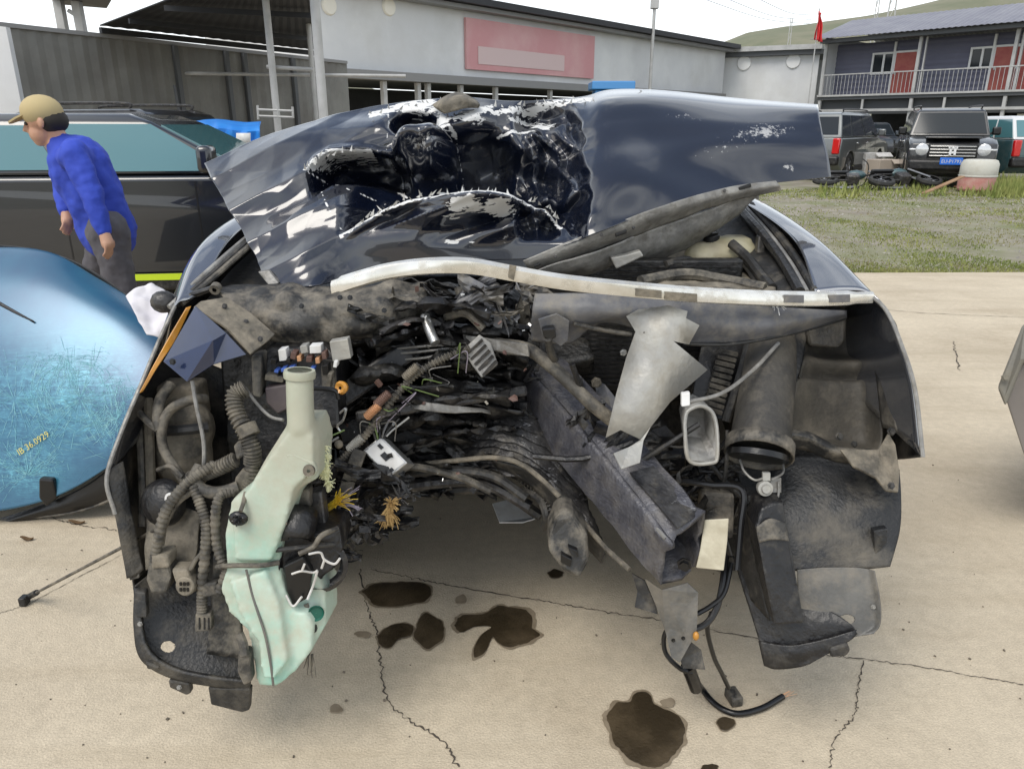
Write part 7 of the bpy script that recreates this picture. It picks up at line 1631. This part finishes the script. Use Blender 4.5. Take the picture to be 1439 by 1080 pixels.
block('plug_clip', [(280, 822, 1.492), (304, 818, 1.492), (306, 836, 1.487), (284, 840, 1.487)], .02, 'dusty_rubber', W, bevel=.004)
sheet('headlamp_bracket', [[(206, 720, 1.62), (250, 712, 1.62), (280, 720, 1.60)], [(204, 760, 1.58), (250, 758, 1.58), (276, 765, 1.56)], [(206, 800, 1.55), (246, 798, 1.55), (268, 800, 1.54)]], 'tan_dust', W, nu=16, nv=16, thick=.005, amp=.012, sc=11)
# rod sticking out to the left
ra, rb = P(222, 742, 1.58), Pz(44, 836, .03)
rd = build(MB().cyl(rb, ra, .0045, 8), 'sensor_rod', 'dusty_rubber', W)
build(MB().tube([rb + (ra - rb).normalized() * .06, rb, rb + Vector((-.02, .0, -.012))], .010, n=8, res=6), 'rod_boot', 'rubber', rd)
build(MB().box(rb + Vector((-.02, -.01, -.012)), (.022, .03, .03)), 'rod_plug', 'rubber', rd, bevel=.003)

# ---------------- washer tank
mb = MB()
out_ = [(403, 596), (441, 596), (449, 625), (447, 672), (418, 690), (408, 720), (398, 760), (392, 795), (400, 830), (412, 860), (430, 862), (440, 880), (438, 915), (415, 944), (388, 966), (362, 964), (355, 930), (348, 888), (322, 862), (308, 828), (318, 798), (314, 755), (324, 704), (352, 682), (374, 642)]
def ty(y): return 1.585 - (y - 560) / 400 * .165
mb.prism([P(x, y, ty(y)) for x, y in out_], (.01, .10, .0))
mb.prism([P(x, y, ty(y) - .018) for x, y in ((372, 650), (400, 612), (440, 612), (440, 660), (412, 690), (400, 740), (380, 790), (330, 790), (326, 740), (336, 706))], (.01, .10, 0))
mb.prism([P(x, y, ty(y) - .02) for x, y in ((320, 818), (372, 802), (392, 850), (404, 930), (384, 955), (368, 952), (362, 905), (338, 868))], (.01, .10, 0))
mb.tube(PP([(424, 606, 1.57), (422, 570, 1.585), (421, 528, 1.60)]), .031, n=20, res=8)
mb.prism([P(x, y, ty(y) + .03) for x, y in ((402, 800), (440, 800), (456, 835), (457, 880), (440, 908), (410, 920))], (.01, .10, 0))
tank = build(mb, 'washer_tank', 'tank_plastic', W, remesh=.0065, smoothit=5)
_t = M['tank_plastic'].node_tree; _b = _t.nodes['Principled BSDF']; _src = _b.inputs['Base Color'].links[0].from_socket
_co = _t.nodes.new('ShaderNodeTexCoord'); _sx = _t.nodes.new('ShaderNodeSeparateXYZ'); _t.links.new(_co.outputs['Object'], _sx.inputs[0])
_n = _t.nodes.new('ShaderNodeTexNoise'); _n.inputs['Scale'].default_value = 9; _n.inputs['Detail'].default_value = 8; _n.inputs['Roughness'].default_value = .7; _t.links.new(_co.outputs['Object'], _n.inputs['Vector'])
_a = _t.nodes.new('ShaderNodeMath'); _a.operation = 'MULTIPLY_ADD'; _a.inputs[1].default_value = .55; _t.links.new(_n.outputs['Fac'], _a.inputs[0]); _t.links.new(_sx.outputs['Z'], _a.inputs[2])
_r = _t.nodes.new('ShaderNodeMapRange'); _r.inputs['From Min'].default_value = .70; _r.inputs['From Max'].default_value = 1.08; _r.inputs['To Max'].default_value = .85; _t.links.new(_a.outputs[0], _r.inputs['Value'])
_m = _t.nodes.new('ShaderNodeMixRGB'); _m.inputs['Color2'].default_value = (.38, .365, .28, 1); _t.links.new(_src, _m.inputs['Color1']); _t.links.new(_r.outputs['Result'], _m.inputs['Fac']); _t.links.new(_m.outputs['Color'], _b.inputs['Base Color'])
tank['label'] = 'mint green translucent washer tank'
build(MB().lathe([(.026, -.006), (.035, -.006), (.036, .004), (.034, .012), (.027, .012)], P(421, 527, 1.60), PP([(421, 520, 1.60)])[0] - PP([(421, 534, 1.598)])[0], 24), 'tank_neck_lip', 'tank_plastic', tank)
build(MB().lathe([(.0005, .0), (.026, .0)], P(421, 526, 1.60), PP([(421, 520, 1.60)])[0] - PP([(421, 534, 1.598)])[0], 24), 'tank_mouth', 'grey_liner', tank)
lug = block('tank_lug', [(398, 636, 1.535), (412, 640, 1.53), (440, 648, 1.53), (446, 664, 1.525), (436, 674, 1.525), (410, 664, 1.53)], .02, 'tank_plastic', tank, bevel=.006, seg=3)
build(MB().lathe([(.004, -.003), (.013, -.003), (.014, .004)], P(434, 661, 1.522), (0, 1, -.2), 16), 'lug_washer', 'tan_dust', tank)
ppipe('tank_seam', [(346, 800, 1.465), (356, 840, 1.45), (372, 890, 1.425), (380, 930, 1.41), (384, 962, 1.405)], .003, 'grey_liner', tank)
ppipe('tank_seam', [(352, 700, 1.515), (358, 740, 1.5), (352, 780, 1.48)], .004, 'tank_plastic', tank)
ppipe('tank_strap', [(305, 796, 1.492), (330, 794, 1.468), (366, 794, 1.47), (392, 790, 1.49)], .006, 'dusty_rubber', W)
build(MB().strands(P(335, 728, 1.475), 90, .017, .0016, (0, -1, .2), 1.8, 2.5, 31).ball(P(335, 728, 1.485), (.022, .012, .018)), 'burst_connector', 'clean_black', W, kind='stuff')
ppipe('connector_stem', [(345, 692, 1.53), (342, 706, 1.50), (338, 718, 1.48)], .005, 'tan_dust', W)
build(MB().lathe([(.0005, .004), (.014, .004), (.018, -.002), (.019, .004)], P(444, 862, 1.475), (-.2, 1, -.2), 18), 'tank_port', 'wire_green', tank).data.materials[0] = mat('deep_green', (0.01, 0.10, 0.07), 0.4)
pump = block('washer_pump', [(334, 915, 1.415), (350, 918, 1.41), (354, 958, 1.40), (342, 964, 1.40), (333, 945, 1.405)], .03, 'dusty_plastic', W, bevel=.006)
ppipe('pump_hose', [(336, 890, 1.43), (342, 905, 1.42), (344, 920, 1.41)], .011, 'dusty_rubber', pump)
# ---------------- broken headlamp housing
hb = block('headlamp_housing', [(366, 771, 1.50), (384, 727, 1.53), (402, 722, 1.53), (404, 746, 1.52), (440, 750, 1.53), (478, 742, 1.56), (482, 770, 1.545), (470, 800, 1.53), (452, 812, 1.52), (446, 846, 1.51), (430, 832, 1.51), (410, 852, 1.49), (392, 828, 1.49), (388, 800, 1.49)], .11, 'black_plastic', W, bevel=.008)
ppipe('housing_edge', [(364, 771, 1.495), (390, 772, 1.492), (430, 768, 1.495), (470, 764, 1.525)], .006, 'rubber', hb)
block('lamp_socket', [(384, 730, 1.505), (404, 728, 1.505), (406, 760, 1.495), (380, 764, 1.495)], .04, 'clean_black', hb, bevel=.006)
for k, dy in enumerate((0, 7, 14, 21)): block('socket_rib', [(390, 735 + dy, 1.50), (403, 734 + dy, 1.50), (403, 737 + dy, 1.499), (390, 738 + dy, 1.499)], .008, 'dusty_rubber', hb, bevel=0)
build(MB().tube(PP([(422, 722, 1.56), (420, 740, 1.53), (418, 758, 1.51)]), .040, n=20, res=4, cap=False, r2=.034), 'lamp_cup', 'black_plastic', hb, solid=.005)
block('torn_shell', [(398, 795, 1.48), (425, 782, 1.475), (438, 802, 1.475), (434, 840, 1.47), (412, 852, 1.47), (402, 830, 1.475)], .02, 'clean_black', hb, bevel=.004)
for pts in ([(410, 806), (424, 802), (440, 804), (446, 801)], [(446, 802), (440, 822), (432, 842)], [(424, 802), (428, 792)], [(434, 778), (450, 776), (456, 786), (470, 792), (478, 784)], [(456, 786), (452, 798)], [(402, 836), (412, 851), (424, 838)]):
    ppipe('snapped_edge', [(x, y, 1.462 if x < 440 else 1.478) for x, y in pts], .0028, 'white_plastic', hb, n=5)
build(MB().lathe([(.05, -.01), (.062, .0), (.06, .02), (.045, .03)], P(452, 796, 1.53), (-.3, 1, -.3), 24), 'lamp_reflector', 'dark_steel', hb)
block('housing_leg', [(386, 836, 1.50), (415, 838, 1.50), (414, 872, 1.485), (388, 870, 1.485)], .05, 'dusty_plastic', hb, bevel=.006)
block('ballast_plug', [(412, 690, 1.58), (434, 688, 1.58), (436, 715, 1.57), (416, 718, 1.57)], .04, 'dusty_rubber', W, bevel=.005)
block('ballast_plug', [(434, 694, 1.60), (452, 690, 1.60), (458, 738, 1.58), (440, 742, 1.58)], .04, 'dark_steel', W, bevel=.005)
ppipe('adjuster', [(430, 848, 1.49), (436, 866, 1.48), (440, 886, 1.47)], .006, 'dusty_rubber', W)
block('adjuster_end', [(434, 878, 1.465), (442, 876, 1.465), (445, 888, 1.46), (437, 892, 1.46)], .015, 'clean_black', W, bevel=.003)
ppipe('lamp_lead', [(474, 742, 1.54), (452, 752, 1.50), (440, 768, 1.49), (420, 778, 1.48)], .006, 'dusty_rubber', W)
build(MB().strands(P(436, 920, 1.46), 10, .05, .0016, (0, -.3, -1), .5, .4, 8), 'frayed_wires', 'dusty_rubber', W, kind='stuff')
sheet('lamp_cavity_wall', [[(310, 462, 1.99), (360, 466, 2.0), (440, 470, 2.02)], [(312, 520, 1.97), (360, 530, 1.98), (440, 540, 1.98)], [(318, 600, 1.93), (360, 610, 1.93), (440, 620, 1.92)], [(325, 690, 1.88), (365, 700, 1.88), (440, 700, 1.88)]], 'engine_dark', W, nu=24, nv=24, thick=.004, amp=.012, sc=9)
# ---------------- fuse box behind the tank
fb = block('fuse_box', [(352, 508, 1.80), (380, 490, 1.82), (455, 484, 1.84), (472, 500, 1.82), (478, 600, 1.76), (440, 612, 1.74), (400, 606, 1.74), (372, 570, 1.76)], .16, 'black_plastic', W, bevel=.01)
block('fuse_module', [(372, 545, 1.745), (404, 540, 1.75), (404, 575, 1.735), (390, 582, 1.735), (374, 566, 1.74)], .03, 'plum_plastic', fb, bevel=.004)
block('fuse_module', [(450, 508, 1.79), (468, 510, 1.79), (470, 548, 1.765), (452, 548, 1.765)], .03, 'dusty_rubber', fb, bevel=.004)
rgx = random.Random(4)
for (x, y, w, h, m_) in ((397, 499, 11, 16, 'white_plastic'), (427, 491, 10, 11, 'bare_plate'), (443, 491, 16, 11, 'white_plastic'), (478, 492, 26, 28, 'bare_plate'), (398, 520, 7, 5, 'blue_chip'), (409, 518, 7, 5, 'blue_chip'), (388, 522, 6, 4, 'blue_chip'), (438, 520, 6, 6, 'blue_chip'), (412, 500, 8, 10, 'brown_part'), (420, 504, 6, 8, 'copper'), (434, 505, 8, 8, 'brown_part'), (446, 507, 6, 8, 'copper'), (455, 500, 6, 10, 'brown_part'), (405, 507, 6, 6, 'clean_black'), (457, 520, 9, 14, 'clean_black'), (384, 508, 8, 8, 'clean_black'), (462, 535, 6, 20, 'dusty_rubber'), (471, 512, 5, 9, 'white_chip'), (385, 532, 26, 8, 'dusty_rubber'), (395, 530, 20, 5, 'clean_black')):
    a = rgx.uniform(-.25, .25); c_, s_ = math.cos(a), math.sin(a); Y = 1.775 - (y - 490) * .0006
    pts = [(x + c_ * i * w / 2 - s_ * j * h / 2, y + s_ * i * w / 2 + c_ * j * h / 2, Y) for i, j in ((-1, -1), (1, -1), (1, 1), (-1, 1))]
    block('relay', pts, .03, m_, fb, bevel=.0015)
ppipe('fuse_lead', [(345, 545, 1.76), (362, 568, 1.70), (380, 585, 1.66), (398, 590, 1.64)], .004, 'grey_steel', W)
block('fuse_flank', [(352, 500, 1.76), (368, 498, 1.77), (366, 560, 1.73), (354, 556, 1.73)], .05, 'dusty_plastic', W, bevel=.006)
ppipe('small_clip', [(440, 545, 1.70), (470, 548, 1.70), (476, 560, 1.70)], .006, 'clean_black', W)
build(MB().lathe([(.004, 0), (.012, -.004), (.017, .004), (.015, .014)], P(478, 545, 1.70), (.3, 1, -.2), 12), 'amber_cap', 'amber', W)
ppipe('shiny_hook', [(478, 580, 1.72), (486, 574, 1.71), (482, 590, 1.71), (474, 598, 1.72), (478, 606, 1.72)], .003, 'silver_metal', W, n=6)
ppipe('green_lead', [(448, 620, 1.66), (466, 612, 1.66), (484, 604, 1.68)], .002, 'wire_green', W, n=6)
ppipe('green_lead', [(446, 632, 1.65), (462, 622, 1.65), (476, 614, 1.66)], .003, 'upper_panel', W, n=6)
build(MB().ball(P(476, 624, 1.70), .011, 10, 8), 'round_cap', 'tan_dust', W)
block('tank_cable_clip', [(436, 610, 1.60), (450, 606, 1.60), (452, 622, 1.60), (438, 626, 1.60)], .02, 'dusty_plastic', W, bevel=.004)
